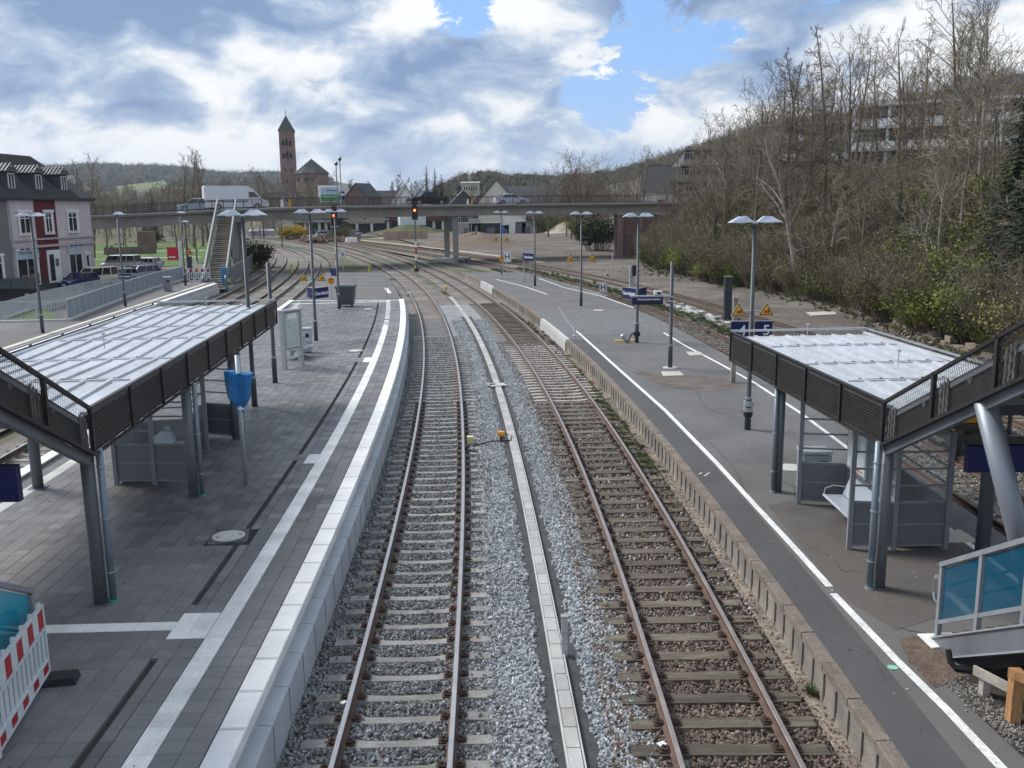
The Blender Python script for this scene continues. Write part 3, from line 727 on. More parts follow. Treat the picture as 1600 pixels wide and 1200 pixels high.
# ---------------------------------------------------------------- right platform (asphalt)
ZR=.40; OR=1.60
rp=thing('platform','old asphalt platform on the right with white safety lines and concrete edge wall','platform'); rp['kind']='structure'
def RE(y,t): return T2(y,OR+t)
def RR(y,t): return T3(y,-1.62-t)
Y0,Y1=-6,96.
ym=arange(Y0,Y1,2.)
def width(y): return RR(y,0)[0]-RE(y,0)[0]
top=MB()
ES=[RE(y,.13) for y in ym]; FS=[RR(y,.05) if y>12 else (T3.f(12)-1.67,y) for y in ym]
def gritty(y): return 44.0<y<60.5
for i in range(len(ym)-1):
    a,b,c,d=ES[i],FS[i],FS[i+1],ES[i+1]
    mi=1 if 46<ym[i]<59 else 0
    top.quad((*a,ZR),(*b,ZR),(*c,ZR),(*d,ZR),mi)
top.build('asphalt_surface',[asph,asph_grit],rp)
# darker strip along the edge
stripe([RE(y,.50) for y in arange(8,46,1.5)],ZR+.004,.72,'dark_edge_strip',rp,asph2)
# edge wall made of bays
bay_m=conc_old
wm=MB(); sweep(T2,[(OR+.03,ZR-.10),(OR+.03,-.05),(OR-.02,-.4),(OR+.4,-.4),(OR+.4,ZR-.02)],Y0,Y1,1.5,wm).build('edge_wall',conc_old,rp)
cop=slab_mesh('coping_stone',.20,.975,.13,conc_coping,.008); copw=slab_mesh('coping_stone',.20,.975,.13,white_conc,.008)
pil=MB(); pil.box(.045,0,-.5,.09,.11,.50,0); pil=pil.mesh('wall_rib',conc_old); 
pl2=MB(); pl2.box(0,0,-.3,.055,.40,.30); pl2=pl2.mesh('wall_panel',mat('wall_panel_concrete',(.215,.19,.165),.9,.25,3,.25,40,.4,30,stretch=(1,1,.3)))
wp=MB(); wp.box(0,0,-.5,.12,.92,.49); wp=wp.mesh('new_edge_panel',white_conc)
for y in stations(T2,7,Y1-.5,.99):
    x,yy=RE(y,.10); rz=-math.atan(T2.s(y)); wh=(46.5<yy<55.5) or (78<yy<85)
    link('coping_stone',copw if wh else cop,rp,(x,yy,ZR+.012+rng.uniform(-.004,.004)),rz+rng.uniform(-.004,.004))
    if wh: link('new_edge_panel',wp,rp,(*RE(y,.02),ZR-.12),rz)
    elif yy<78:
        for dy in (0,.495):
            link('wall_rib',pil,rp,(*RE(y+dy,.0),ZR-.12),rz)
white_l=[RE(y,t) for y,t in ((8,1.10),(14.88,1.08))]
def ln_(pts,w_=.12): stripe(pts,ZR+.008,w_,'safety_line',rp,paint)
ln_([G(px,py,ZR) for px,py in ((1620,1258),(1560,1195),(1480,1110),(1400,1031),(1302,928))],.13)
ln_([G(px,py,ZR) for px,py in ((1296,917),(1240,855),(1180,790),(1120,724),(1040,642),(960,571),(905,521),(898,516))],.13)
stripe([G(px,py,ZR) for px,py in ((898,516),(885,500),(873,480))],ZR+.008,.10,'safety_line',rp,mat('worn_paint',(.24,.24,.24),.8,.4,3,.5,9))
ln_([G(px,py,ZR) for px,py in ((855,460),(820,448),(775,436.5))],.14)
ln_([G(px,py,ZR) for px,py in ((990,481),(940,463),(880,449),(842,435))],.13)
ln_([G(px,py,ZR) for px,py in ((1037,520),(1070,540),(1120,566),(1180,599),(1250,645),(1320,697),(1400,760),(1487,830),(1530,862),(1600,915))],.12)
# cut asphalt patches
def rpatch(pts,m,dz=.004,name='asphalt_patch'):
    mb=MB(); mb.add([(*G(px,py,ZR),ZR+dz) for px,py in pts],[tuple(range(len(pts)))]); mb.build(name,m,rp)
ap=mat('patched_asphalt',(.098,.094,.091),.88,.2,1,.25,60,.3,80,col2=(.12,.105,.092),cfac=.52)
rpatch([(1200,790),(1290,770),(1480,840),(1560,900),(1480,960),(1400,985),(1310,930),(1265,870)],ap)
rpatch([(985,580),(1130,590),(1165,605),(1100,612),(1040,606)],mat('rust_stain',(.125,.105,.09),.9,.25,1.5,.25,50),.005)
rpatch([(1405,1000),(1440,992),(1475,1020),(1510,1060),(1460,1075),(1420,1035)],mat('bare_soil',(.13,.095,.07),.95,.3,4,.4,20,.8,30),.006,'soil_patch')
for q in ([(1150,905),(1205,900),(1215,912),(1160,918)],):
    pass
for pts in ([(1030,668),(1050,668),(1052,673),(1032,673)],[(1086,741),(1110,739),(1114,745),(1090,747)],[(1155,640),(1175,640),(1178,646),(1158,646)]): rpatch(pts,asph2,.006)
def slab_thing(pts,z,h,label,name='concrete_slab',m=None):
    mb=MB(); P=[G(px,py,z) for px,py in pts]; mb.prism(P,z+.001,z+h); tag(mb.build(name,m or mat('cream_slab',(.47,.45,.38),.85,.1,2,.12,30)),label,'slab')
slab_thing([(1033,581),(1062,581),(1069,587),(1036,588)],ZR,.02,'cream cover slab in front of the display pole on the asphalt platform','cover_slab')
slab_thing([(1072,550),(1094,550),(1100,555),(1078,556)],ZR,.02,'pale slab lying across the second white line','cover_slab')
slab_thing([(1260,489),(1302,487),(1308,492),(1268,494)],-.12,.05,'pale slab lying alone in the gravel yard','cover_slab')
slab_thing([(928,484),(942,484),(942,486),(928,486)],ZR,.02,'thin white slab on the gritty asphalt beside a lamp post','cover_slab')
slab_thing([(1470,832),(1500,828),(1531,848),(1470,849)],ZR,.015,'pale worn slab at the back of the right shelter','cover_slab')
slab_thing([(1433,992),(1500,990),(1560,1002),(1456,1014)],ZR,.02,'white ribbed slab at the foot of the right stairs','threshold_slab',tac_m)
# cracks and saw cuts in the asphalt
crk=MB(); rc=random.Random(31)
for pts in (((1170,905),(1212,903),(1216,915)),((1258,850),(1300,872),(1318,893),(1352,892)),((1080,600),(1105,640),(1160,655)),((1405,982),(1445,990),(1480,1030),(1520,1085),(1560,1140)),((960,560),(1010,585),(1060,600)),((1200,742),(1240,760),(1246,790)),((1296,832),(1330,850)),((1020,640),(1075,648)),((1470,1060),(1540,1120),(1610,1190)),((1110,690),(1150,735),(1170,780)),((1330,1000),(1370,1030),(1385,1075))):
    P=[]
    for a,b in zip(pts[:-1],pts[1:]):
        for k in range(5): f=k/5; P.append(Vector((*G(a[0]+(b[0]-a[0])*f+rc.uniform(-1.5,1.5),a[1]+(b[1]-a[1])*f+rc.uniform(-1,1),ZR),ZR+.007)))
    for a,b in zip(P[:-1],P[1:]): crk.beam(a,b,rc.uniform(.006,.018),.003)
o=crk.build('cracks',mat('crack_dark',(.075,.072,.07),.95,.3,9),rp); o['kind']='stuff'
for px,py in ((1092,741),(1100,744),(1104,741)):
    a=Vector((*G(px,py,ZR),ZR+.008)); MB().beam(a,a+Vector((.1,.12,0)),.03,.002).build('paint_mark',paint,rp)
t=MB(); x,y=G(1000,835,ZR) if False else G(1162,860,ZR); 
t=MB(); x,y=G(1235,731,ZR); t.tube([(x,y,ZR),(x,y,ZR+.02)],.33,28); tag(t.build('manhole_cover',mat('lid_pale2',(.55,.55,.51),.8,.1,4)),'round cream manhole lid beside the bin of the right shelter','manhole')
# ================================================================ station furniture
def V3(x,y,z): return Vector((x,y,z))
def shade_mesh():
    mb=MB(); vs=[(-.74,-.20,0),(-.03,-.13,.0),(-.03,.13,.0),(-.74,.20,0),(-.46,-.055,.17),(-.25,-.055,.175),(-.25,.055,.175),(-.46,.055,.17)]
    mb.add(vs,[(0,1,5,4),(1,2,6,5),(2,3,7,6),(3,0,4,7),(4,5,6,7),(3,2,1,0)]); return mb.mesh('lamp_shade',lamp_w,recalc=True)
SH=shade_mesh()
lens=MB(); lens.tube([(0,0,-.03),(0,0,0)],[.11,.15],14); LENS=lens.mesh('lamp_lens',mat('lens',(.55,.56,.55),.3,.05))
def lamp(x,y,z0,label,rz=0.,h=6.02,arms=2,base=True,group='platform lamps'):
    t=thing('platform_lamp',label,'lamp post',(x,y,z0),rz,group)
    m=MB(); m.tube([(0,0,0),(0,0,.95),(0,0,.98),(0,0,h)],[.095,.095,.072,.058],10); m.build('pole',pole_m,t,smooth=True)
    m=MB(); m.tube([(0,0,.93),(0,0,.99)],.1,10); m.build('collar',galv,t)
    if arms==2:
        m=MB(); m.add([(-.10,-.05,h+.07),(.10,-.05,h+.07),(.10,.05,h+.07),(-.10,.05,h+.07),(-.03,-.04,h-.06),(.03,-.04,h-.06),(.03,.04,h-.06),(-.03,.04,h-.06)],[(0,1,2,3),(7,6,5,4),(4,5,1,0),(5,6,2,1),(6,7,3,2),(7,4,0,3)]); m.build('bracket',lamp_w,t)
        for s in (0,PI):
            o=link('lamp_shade',SH,t,(0,0,h+.03),s); link('lamp_lens',LENS,o,(-.4,0,0))
    elif arms==1:
        o=link('lamp_shade',SH,t,(-.30,0,h+.03),PI); link('lamp_lens',LENS,o,(-.4,0,0))
    return t
def rzT(cv,y): return -math.atan(cv.s(y))
def at(px,py,z): x,y=G(px,py,z); return x,y,z
LR=[]
for (px,py,z,cv,lab,arms) in [
  (1168,671,ZR,T2,'double lamp post at the right shelter carrying the numbers 4 and 5',2),
  (995,535,ZR,T2,'double lamp post with the two blue name boards, beside the hanging display',2),
  (908,478,ZR,T2,'double lamp post with a pair of yellow triangles at the end of the gritty asphalt',2),
  (836,447,ZR,T2,'double lamp post with a small blue board near the platform end',2),
  (784,429,ZR,T2,'farthest double lamp post of the asphalt platform',2),
  (494,532,ZP,T1,'double lamp post with yellow triangles and blue name boards on the paved platform',2),
  (530,482.5,ZP,T1,'double lamp post beside the grey wheeled bin at the paved end',2),
  (398,635,ZP,T1,'double lamp post rising right behind the left shelter roof',2),
  (67,520,ZP,T6,'double lamp post in front of the pizza restaurant window',2),
  (196,478.6,ZP,T6,'single lamp post in front of the parked white van',1),
  (290,446,ZP,T6,'single lamp post beside the red and white barrier at the footbridge stairs',1)]:
    x,y=G(px,py,z); t=lamp(x,y,z,lab,rzT(cv,y)*.5,arms=arms); LR.append(t)
x,y,z=D(292,405,92); lamp(x,y,-.3,'single lamp post behind the barrier near the warning triangle',0,6.2,1)
def plain_pole(px,py,z,h,label,r=.075,base=True):
    x,y=G(px,py,z); t=thing('steel_pole',label,'pole',(x,y,z)); m=MB(); m.tube([(0,0,0),(0,0,.95),(0,0,.97),(0,0,h)],[r*1.25,r*1.25,r,r],10); m.build('shaft',pole_m,t,smooth=True)
    m=MB(); m.tube([(0,0,.92),(0,0,.98)],r*1.3,10); m.build('collar',galv,t)
    if base: m=MB(); m.tube([(0,0,.001),(0,0,.03)],.3,14); m.build('foot_plate',white_conc,t)
    return t
pd=plain_pole(1047,575,ZR,4.35,'anthracite pole with arm holding the passenger information display')
plain_pole(430,598,ZP,4.35,'bare anthracite pole at the far corner of the left shelter',base=False)
# the display hanging on the pole
x,y=G(1047,575,ZR)
t=thing('information_display','blue passenger information display with a white camera on top','display',(x,y,ZR))
m=MB(); m.box(-.98,0,2.62,1.25,.22,.30); m.build('housing',blue_sign,t)
m=MB(); m.box(-.86,0,2.93,1.6,.16,.06); m.build('arm',galv,t)
m=MB(); m.box(-.03,0,2.72,.2,.2,.06); m.box(-.03,0,2.9,.2,.2,.06); o=m.build('clamp',galv,t); o['kind']='stuff'
m=MB(); m.box(-.95,-.115,2.62+.02,1.0,.01,.10); m.build('screen',black,t)
text('Fahrgastinformation',.115,sign_w,t,frame((-.92,-.114,2.84),(1,0,0)),.002)
t2_=thing('security_camera','small white camera box on the information display','camera',(x-.55,y,ZR+2.99))
m=MB(); m.box(0,0,.03,.32,.18,.16); m.build('housing',sign_w,t2_); m=MB(); m.box(.03,-.095,.05,.16,.02,.08); m.build('lens_window',black,t2_)
m=MB(); m.tube([(0,0,0),(0,0,.03)],.03,8); m.build('mount',galv,t2_)

# --- signs on lamp posts
def world_child(o,t):
    "keep world placement of a part built in world space"
    o.parent=t; o.matrix_parent_inverse=(Matrix.Translation(t.location)@Matrix.Rotation(t.rotation_euler.z,4,'Z')).inverted(); return o
def triangle(x,y,z,s,rz,label,arm=None,n=None):
    t=thing('warning_sign',label,'warning sign',(x,y,z),rz)
    def tri(k): r_=s*k/math.sqrt(3); return [(r_*math.cos(a),r_*math.sin(a)) for a in (R(90),R(210),R(330))]
    M=frame((0,0,0),(1,0,0))
    MB().extr(tri(1.0),M,.02).build('board',mat('sign_rim',(.62,.50,.36),.5,.05),t)
    M2=frame((0,-.021,0),(1,0,0)); MB().extr(tri(.90),M2,.003).build('black_border',black,t)
    M3=frame((0,-.025,0),(1,0,0)); MB().extr(tri(.72),M3,.003).build('yellow_face',yellow,t)
    m=MB(); m.extr([(-.13*s,-.14*s),(.06*s,-.14*s),(.06*s,.06*s),(-.13*s,.06*s)],frame((0,-.029,0),(1,0,0)),.003); m.build('train_pictogram',mat('picto_red',(.45,.06,.01),.6,.1),t)
    m=MB()
    for q in ((.09,.05,.16,.13),(.09,-.02,.2,.0),(.10,-.08,.19,-.12)): m.beam((q[0]*s,-.03,q[1]*s),(q[2]*s,-.03,q[3]*s),.012,.02*s/.3)
    o=m.build('figure_pictogram',black,t); o['kind']='stuff'
    return t
def arm_board(px,py,z0,zc,half,lab,s=.42,lampi=0):
    x,y=G(px,py,z0); 
    for i,(q,l_) in enumerate(zip((-1,1),lab)): triangle(x+q*half,y-.06,zc,s,0,l_)
    m=MB(); m.tube([(x-half,y-.02,zc-.0),(x+half,y-.02,zc)],.018,8); world_child(m.build('sign_arm',galv),LR[lampi])
arm_board(1168,671,ZR,3.92,.40,('yellow warning triangle left of the lamp post above the number 4','yellow warning triangle right of the lamp post above the number 5','the numbers 4 and 5'),.45,0)
arm_board(908,478,ZR,3.52,.72,('yellow triangle on the left arm of the lamp at the end of the gritty asphalt','yellow triangle on the right arm of the lamp at the end of the gritty asphalt','the gritty asphalt end'),.68,2)
arm_board(784,429,ZR,3.85,.55,('small yellow triangle left of the farthest asphalt platform lamp','small yellow triangle right of the farthest asphalt platform lamp','the far platform end'),.56,4)
arm_board(494,532,ZP,3.75,.42,('yellow triangle left of the lamp over the paved platform, above the blue boards','yellow triangle right of the lamp over the paved platform, above the blue boards','the paved platform'),.46,5)
def numsign(txt,x,y,z,label):
    t=thing('platform_number_sign',label,'sign',(x,y,z)); m=MB(); m.box(0,0,-.25,.50,.04,.5); m.build('board',blue_sign,t)
    m=MB(); m.box(0,-.0,.252,.53,.06,.02); m.build('top_rim',galv,t)
    text(txt,.42,sign_w,t,frame((.08,-.024,-.02),(1,0,0)),.006); return t
x,y=G(1168,671,ZR); numsign('4',x-.36,y-.1,ZR+2.98,'navy board with a white 4 left of the lamp post behind the right shelter'); numsign('5',x+.33,y-.1,ZR+2.98,'navy board with a white 5 right of the lamp post behind the right shelter')
def name_board(px,py,z0,zc,ang,label,w_=.9,h=.38,txt=None,side=1,cx=.0):
    x,y=G(px,py,z0); t=thing('station_name_board',label,'name board',(x+cx,y,zc),ang)
    m=MB(); m.box(side*(w_/2+.08),0,-h/2,w_,.06,h); m.build('board',blue_sign,t); m=MB(); m.box(side*(w_/2+.05),0,h/2+.002,w_+.08,.07,.02); m.build('rim',galv,t)
    if txt: text(txt,h*.48,sign_w,t,frame((side*(w_/2+.08),-.034,-.01),(1,0,0)),.004)
    return t
name_board(995,535,ZR,ZR+2.35,R(-62),'blue name board reading Gerolstein turned to the left track, on the second lamp post',1.15,.52,'Gerolstein',-1)
name_board(995,535,ZR,ZR+2.35,R(62),'blank blue back of the name board right of the second lamp post',1.15,.52,None,1)
name_board(494,532,ZP,ZP+2.25,R(-62),'dark blue board left of the lamp on the paved platform',.9,.5,None,-1)
name_board(494,532,ZP,ZP+2.25,R(60),'blue name board right of the lamp on the paved platform',.95,.5,'Gerolstein',1)
name_board(836,447,ZR,ZR+2.4,R(-55),'small blue board with white writing on the lamp near the platform end',1.6,.62,'Gerolstein',-1,)
name_board(530,482.5,ZP,ZP+2.3,R(-50),'small square blue board on the lamp beside the wheeled bin',.7,.5,None,-1)
name_board(196,478.6,ZP,ZP+2.0,R(0),'small blue board on the single lamp in front of the parked cars',.8,.35,'Gerolstein',1,-.35)
def post_sign(px,py,z0,h,label,kind,w_=.5,bh=.6,txt=None,r=.035,name='post_sign',tm=black):
    x,y=G(px,py,z0); t=thing(name,label,'sign',(x,y,z0)); m=MB(); m.tube([(0,0,0),(0,0,h)],r,8); m.build('post',galv,t)
    if kind=='rect':
        m=MB(); m.box(0,-.05,h-bh,w_,.03,bh); m.build('board',sign_w,t)
        m=MB(); b=.03; M=frame((0,-.067,h-bh/2),(1,0,0))
        for q in ((-w_/2+b,-bh/2+b,w_/2-b,-bh/2+2*b),(-w_/2+b,bh/2-2*b,w_/2-b,bh/2-b),(-w_/2+b,-bh/2+b,-w_/2+2*b,bh/2-b),(w_/2-2*b,-bh/2+b,w_/2-b,bh/2-b)): m.extr([(q[0],q[1]),(q[2],q[1]),(q[2],q[3]),(q[0],q[3])],M,.003)
        o=m.build('board_border',tm,t); o['kind']='stuff'
        if txt: text(txt,bh*.72,tm,t,frame((0,-.07,h-bh/2-.01),(1,0,0)),.012)
    if kind=='disc':
        M=frame((0,-.05,h-.25),(1,0,0)); c=[(w_/2*math.cos(a),w_/2*math.sin(a)) for a in [i*PI/10 for i in range(20)]]
        MB().extr(c,M,.02).build('board',mat('sign_orange',(.80,.33,.01),.5,.03),t)
        MB().extr([(p*.86,q*.86) for p,q in c],frame((0,-.071,h-.25),(1,0,0)),.002).build('black_ring',black,t)
        MB().extr([(p*.76,q*.76) for p,q in c],frame((0,-.074,h-.25),(1,0,0)),.002).build('orange_face',MATS['sign_orange'],t)
        if txt: text(txt,w_*.62,black,t,frame((0,-.078,h-.26),(1,0,0)),.012)
    return t
post_sign(537,428,.22,2.5,'white board with a black 6 on a post left of the main track curve','rect',.62,.8,'6')
post_sign(793,436,ZR,2.55,'white board with a black H on a post at the far platform end','rect',.75,1.0,'H')
post_sign(942,469,-.2,1.4,'small white H board between the rusty tracks','rect',.62,.8,'H')
post_sign(785,436,ZR,2.1,'orange disc on a post left of the H board','disc',.62,.6,'T')
post_sign(828,434,ZR,2.2,'orange disc on a thin post left of the far blue board lamp','disc',.6,.6,'T')
post_sign(819,442,ZR,3.1,'thin bare grey post near the far orange discs','none',r=.05,name='thin_post')
post_sign(519,470,.22,1.75,'round orange disc with a black T on the barrier rail of the paved platform','disc',.52,.6,'T')
# bare short posts
def post(px,py,z0,h,r,label,m=conc_old,name='concrete_post',sq=False):
    x,y=G(px,py,z0); mb=MB(); (mb.box(x,y,z0,r*2,r*2,h,0) if sq else mb.tube([(x,y,z0),(x,y,z0+h)],r,8)); return tag(mb.build(name,m),label,'post')
post(1145,598,ZR,3.2,.08,'weathered square concrete post behind the front edge of the right shelter roof',conc_old,sq=True)
post(957,430,-.12,2.3,.06,'white topped marker post at the edge of the gravel yard',white_conc,'marker_post')
x,y=G(987,455,-.2); t=thing('equipment_cabinet','grey trackside cabinet post behind the blue name boards','cabinet',(x,y,-.2)); MB().box(0,0,0,.4,.35,2.1).build('cabinet_body',conc,t); MB().box(.25,-.1,1.3,.5,.3,.9).build('black_box',black,t)
x,y=G(1136,500,-.2); t=thing('equipment_cabinet','dark green trackside cabinet left of the yellow triangles','cabinet',(x,y,-.2)); MB().box(0,0,0,.45,.4,2.7).build('cabinet_body',mat('cabinet_dark',(.03,.04,.045),.5),t); MB().box(0,-.0,2.701,.5,.45,.05).build('lid',steel_g,t)
# distance post in the cable strip (near, grey square plastic post)
x,y=G(882,1024,-.21); t=thing('cable_marker_post','square grey marker post standing in the dark gravel beside the trough','post',(x,y,-.21)); MB().box(0,0,0,.095,.095,.66).build('post',mat('grey_plastic',(.42,.43,.42),.6,.08,6),t); MB().box(0,0,.66,.115,.115,.035).build('cap',mat('grey_plastic_cap',(.30,.30,.30),.6),t)
for z in (.22,.40): MB().box(0,0,z,.108,.108,.02).build('ring',MATS['grey_plastic_cap'],t)
# white stub on the asphalt
x,y=G(899,525,ZR); t=thing('white_stub','small white T shaped stub post on the white platform line','post',(x,y,ZR)); MB().box(0,0,0,.3,.25,.04).build('foot',white_conc,t); MB().box(0,0,.04,.09,.09,.38).build('stem',white_conc,t); MB().box(0,0,.42,.22,.09,.05).build('head',white_conc,t)
# conduit at foot of lamp 2, yellow plate
x,y=G(995,535,ZR); t=thing('conduit_joint','thick black conduit clamp wrapped round the second lamp foot','conduit',(x,y,ZR))
m=MB(); m.tube([(0,0,.32),(0,0,.52)],.16,10); m.build('clamp',black,t); m=MB(); m.tube([(-.1,0,.5),(-.3,-.05,.42),(-.45,-.1,.05)],.06,8); m.build('hose',steel_g,t); m=MB(); m.tube([(-.5,0,.05),(-.75,-.1,.38)],.09,8); m.build('bottle',galv,t)
x,y=G(977,533,ZR); tag(MB().box(0,0,0,1.0,.22,.05).build('yellow_board',mat('yellow_board_p',(.62,.42,.06),.7,.1),None,loc=(x,y,ZR+.001)),'flat yellow board lying left of the second lamp foot','board')
x,y=G(1168,671,ZR); t=thing('conduit_joint','metal pipe clamp round the foot of the lamp carrying 4 and 5','conduit',(x,y,ZR)); m=MB(); m.tube([(0,0,.55),(0,0,.68)],.14,12); m.tube([(0,0,.72),(0,0,.86)],.15,12); m.build('clamp',galv,t)['kind']='stuff'
m=MB(); m.tube([(0,0,.40),(0,0,.55)],.135,12); m.build('sleeve',black,t)
# --- signals
def signal(px,py,zf,h,label,head_h=1.5):
    x,y=G(px,py,zf); t=thing('railway_signal',label,'signal',(x,y,zf))
    m=MB(); m.tube([(0,0,.1),(0,0,h-head_h)],.09,8); m.build('mast',mat('mast_green_grey',(.12,.16,.14),.6,.1),t)
    m=MB(); m.box(0,0,0,.5,.5,.35); m.build('foot',steel_dark,t)
    for i,(c,n_) in enumerate(((sign_w,'white_band'),(red,'red_band'),(sign_w,'white_band'))):
        m=MB(); m.tube([(0,0,1.3+i*.72),(0,0,2.0+i*.72)],.105,8); m.build(n_,c,t)
    m=MB(); m.box(0,0,h-head_h,.62,.28,head_h); m.build('signal_head',black,t)
    m=MB(); m.box(0,.0,h+.01,.45,.25,.5); m.build('top_box',steel_dark,t)
    m=MB(); m.box(0,-.02,h-head_h-.1,.8,.3,.06); m.build('platform_plate',galv,t)
    lm=mat('signal_lamp',(.9,.1,.03),.3,emit=(1.,.07,.02),estr=9)
    m=MB(); m.tube([(0,-.15,h-.45),(0,-.20,h-.45)],.13,14); m.build('red_lamp',lm,t)
    m=MB(); m.tube([(0,-.14,h-.27),(0,-.40,h-.30)],.02,6); 
    m=MB()
    for a in range(9):
        q=PI*a/8; p=(.17*math.cos(q),-.14,h-.45+.17*math.sin(q)); m.tube([p,(p[0],-.36,p[2])],.012,4)
    m.build('visor',black,t)['kind']='stuff'
    m=MB(); m.box(-.16,-.12,.25,.22,.16,.45); m.build('phone_box',mat('phone_yellow',(.6,.55,.05),.5),t)
    return t
signal(651,424,-.2,7.4,'right hand railway signal showing red, red and white banded mast between the main tracks')
signal(527,437,-.2,7.0,'left hand railway signal showing red behind the lamp beside the wheeled bin')

# --- trackside boxes
x,y=G(783,690,-.21); t=thing('junction_box','small orange yellow junction box on a stub in the pale ballast','junction box',(x,y,-.21)); MB().box(0,0,0,.06,.06,.2).build('stub',steel_dark,t); MB().box(0,0,.2,.24,.16,.12,taper=.85).build('box',mat('box_orange',(.80,.36,.02),.5,.05),t)
x,y=G(735,694,-.2); t=thing('track_sensor_box','pale yellow sensor box beside the right rail of the concrete sleeper track','sensor box',(x,y,-.2)); MB().box(0,0,.03,.20,.2,.22).build('box',mat('box_cream',(.68,.62,.33),.5,.05),t); MB().box(-.15,.0,.0,.3,.06,.03).build('base',steel_dark,t)
cb=MB(); A=[G(740,697,-.17),G(770,691,-.17),G(798,690,-.17),G(800,683,-.17),G(786,676,-.17),G(783,690,-.17)]
cb.tube([(*a,-.15+.02*math.sin(i)) for i,a in enumerate(A)],.022,6); tag(cb.build('black_cable',black),'black cable looping from the cream sensor box to the orange box','cable')
cb=MB(); A=[G(724,703,-.17),G(735,705,-.17),G(745,707,-.17)]; cb.tube([(*a,-.14) for a in A],.03,6); tag(cb.build('rubber_hose',black),'short black rubber hose at the rail below the sensor box','cable')
x,y=G(697,456,-.2); t=thing('junction_box','small yellow box beside the cable trough at the far curve','junction box',(x,y,-.2)); MB().box(0,0,0,.06,.06,.25).build('stub',steel_dark,t); MB().box(0,0,.25,.3,.2,.18).build('box',MATS['box_orange'],t)
for px,py,l_ in ((612,435,'white box left of the main curve by the old platform'),(639,460,'low white box at the outer corner of the paved platform end')):
    x,y=G(px,py,-.1); tag(MB().box(0,0,0,.5,.3,.25).build('trackside_box',white_conc,None,loc=(x,y,-.22)),l_,'box')
for px,py,l_ in ((577,424,'yellow hydrant like marker on the old asphalt end'),(456,424,'yellow marker post between the left tracks')):
    x,y=G(px,py,0); t=thing('yellow_marker',l_,'marker',(x,y,-.2)); MB().tube([(0,0,0),(0,0,.75)],.1,8).build('post',MATS['phone_yellow'],t); MB().box(0,0,.75,.3,.2,.25).build('head',MATS['phone_yellow'],t)
# paper litter
for i,(px,py,s) in enumerate(((1033,1165,.10),(1015,1063-60,.06),(1088,742,.07))):
    pass
x,y=G(1034,1166,-.15); tag(MB().box(0,0,0,.11,.09,.012,.5).build('litter',sign_w,None,loc=(x,y,-.12)),'scrap of white paper on the ballast beside the wooden sleepers near the bottom','litter')
x,y=G(537,1101,-.15); tag(MB().box(0,0,0,.09,.07,.012,.9).build('litter',sign_w,None,loc=(x,y,-.12)),'white scrap beside the left rail of the concrete sleeper track','litter')
x,y=G(1393,1043,ZR); m=MB(); m.add([(x+.06*math.cos(a)*(1.6 if math.cos(a)>0 else 1),y+.07*math.sin(a),ZR+.006) for a in [i*PI/7 for i in range(14)]],[tuple(range(14))]); m.build('mint_paint_spot',mat('mint_paint',(.25,.60,.47),.7),rp)

# --- shelters with stair canopies
slatlib={}
def slat_bank(length,h,n,parent,x,y0,side,z,name='slat_bank'):
    key=(round(length,2),h,n)
    if key not in slatlib:
        m=MB()
        for i in range(n): m.box(0,length/2,i*h/n,.012,length-.03,h/n*.62,0)
        m.box(.03,length/2,.0,.006,length-.03,h*1.0,mi=1)
        slatlib[key]=m.mesh(name,[slat_m,mat('slat_backing',(.012,.011,.010),.6,.2,3)])
    o=link(name,slatlib[key],parent,(x,y0,z)); o['kind']='stuff'
    if side<0: o.rotation_euler=(0,0,PI); o.location=(x,y0+length,z)
    return o
def mesh_screen(p0,p1,h,parent,cell=.030):
    "expanded metal between the line p0-p1 and the same line h higher"
    p0=Vector(p0);p1=Vector(p1); d=p1-p0; Ln=d.length; e=d/Ln; m=MB(); up=Vector((0,0,1)); nrm=e.cross(up).normalized()
    nc=int(Ln/cell); rows=int(h/.075)
    for i in range(nc):
        a=p0+e*(i*cell)
        pts=[]
        for j in range(rows+1):
            pts.append(a+up*(h*j/rows)+e*(cell*.5*(1 if (j+i)%2 else -1)))
        w_=.0055
        vs=[]
        for p in pts: vs+=[p-e*w_,p+e*w_]
        m.add(vs,[(2*j,2*j+1,2*j+3,2*j+2) for j in range(rows)])
    o=m.build('mesh_screen',slat_m,parent,recalc=False); o['kind']='stuff'; return o
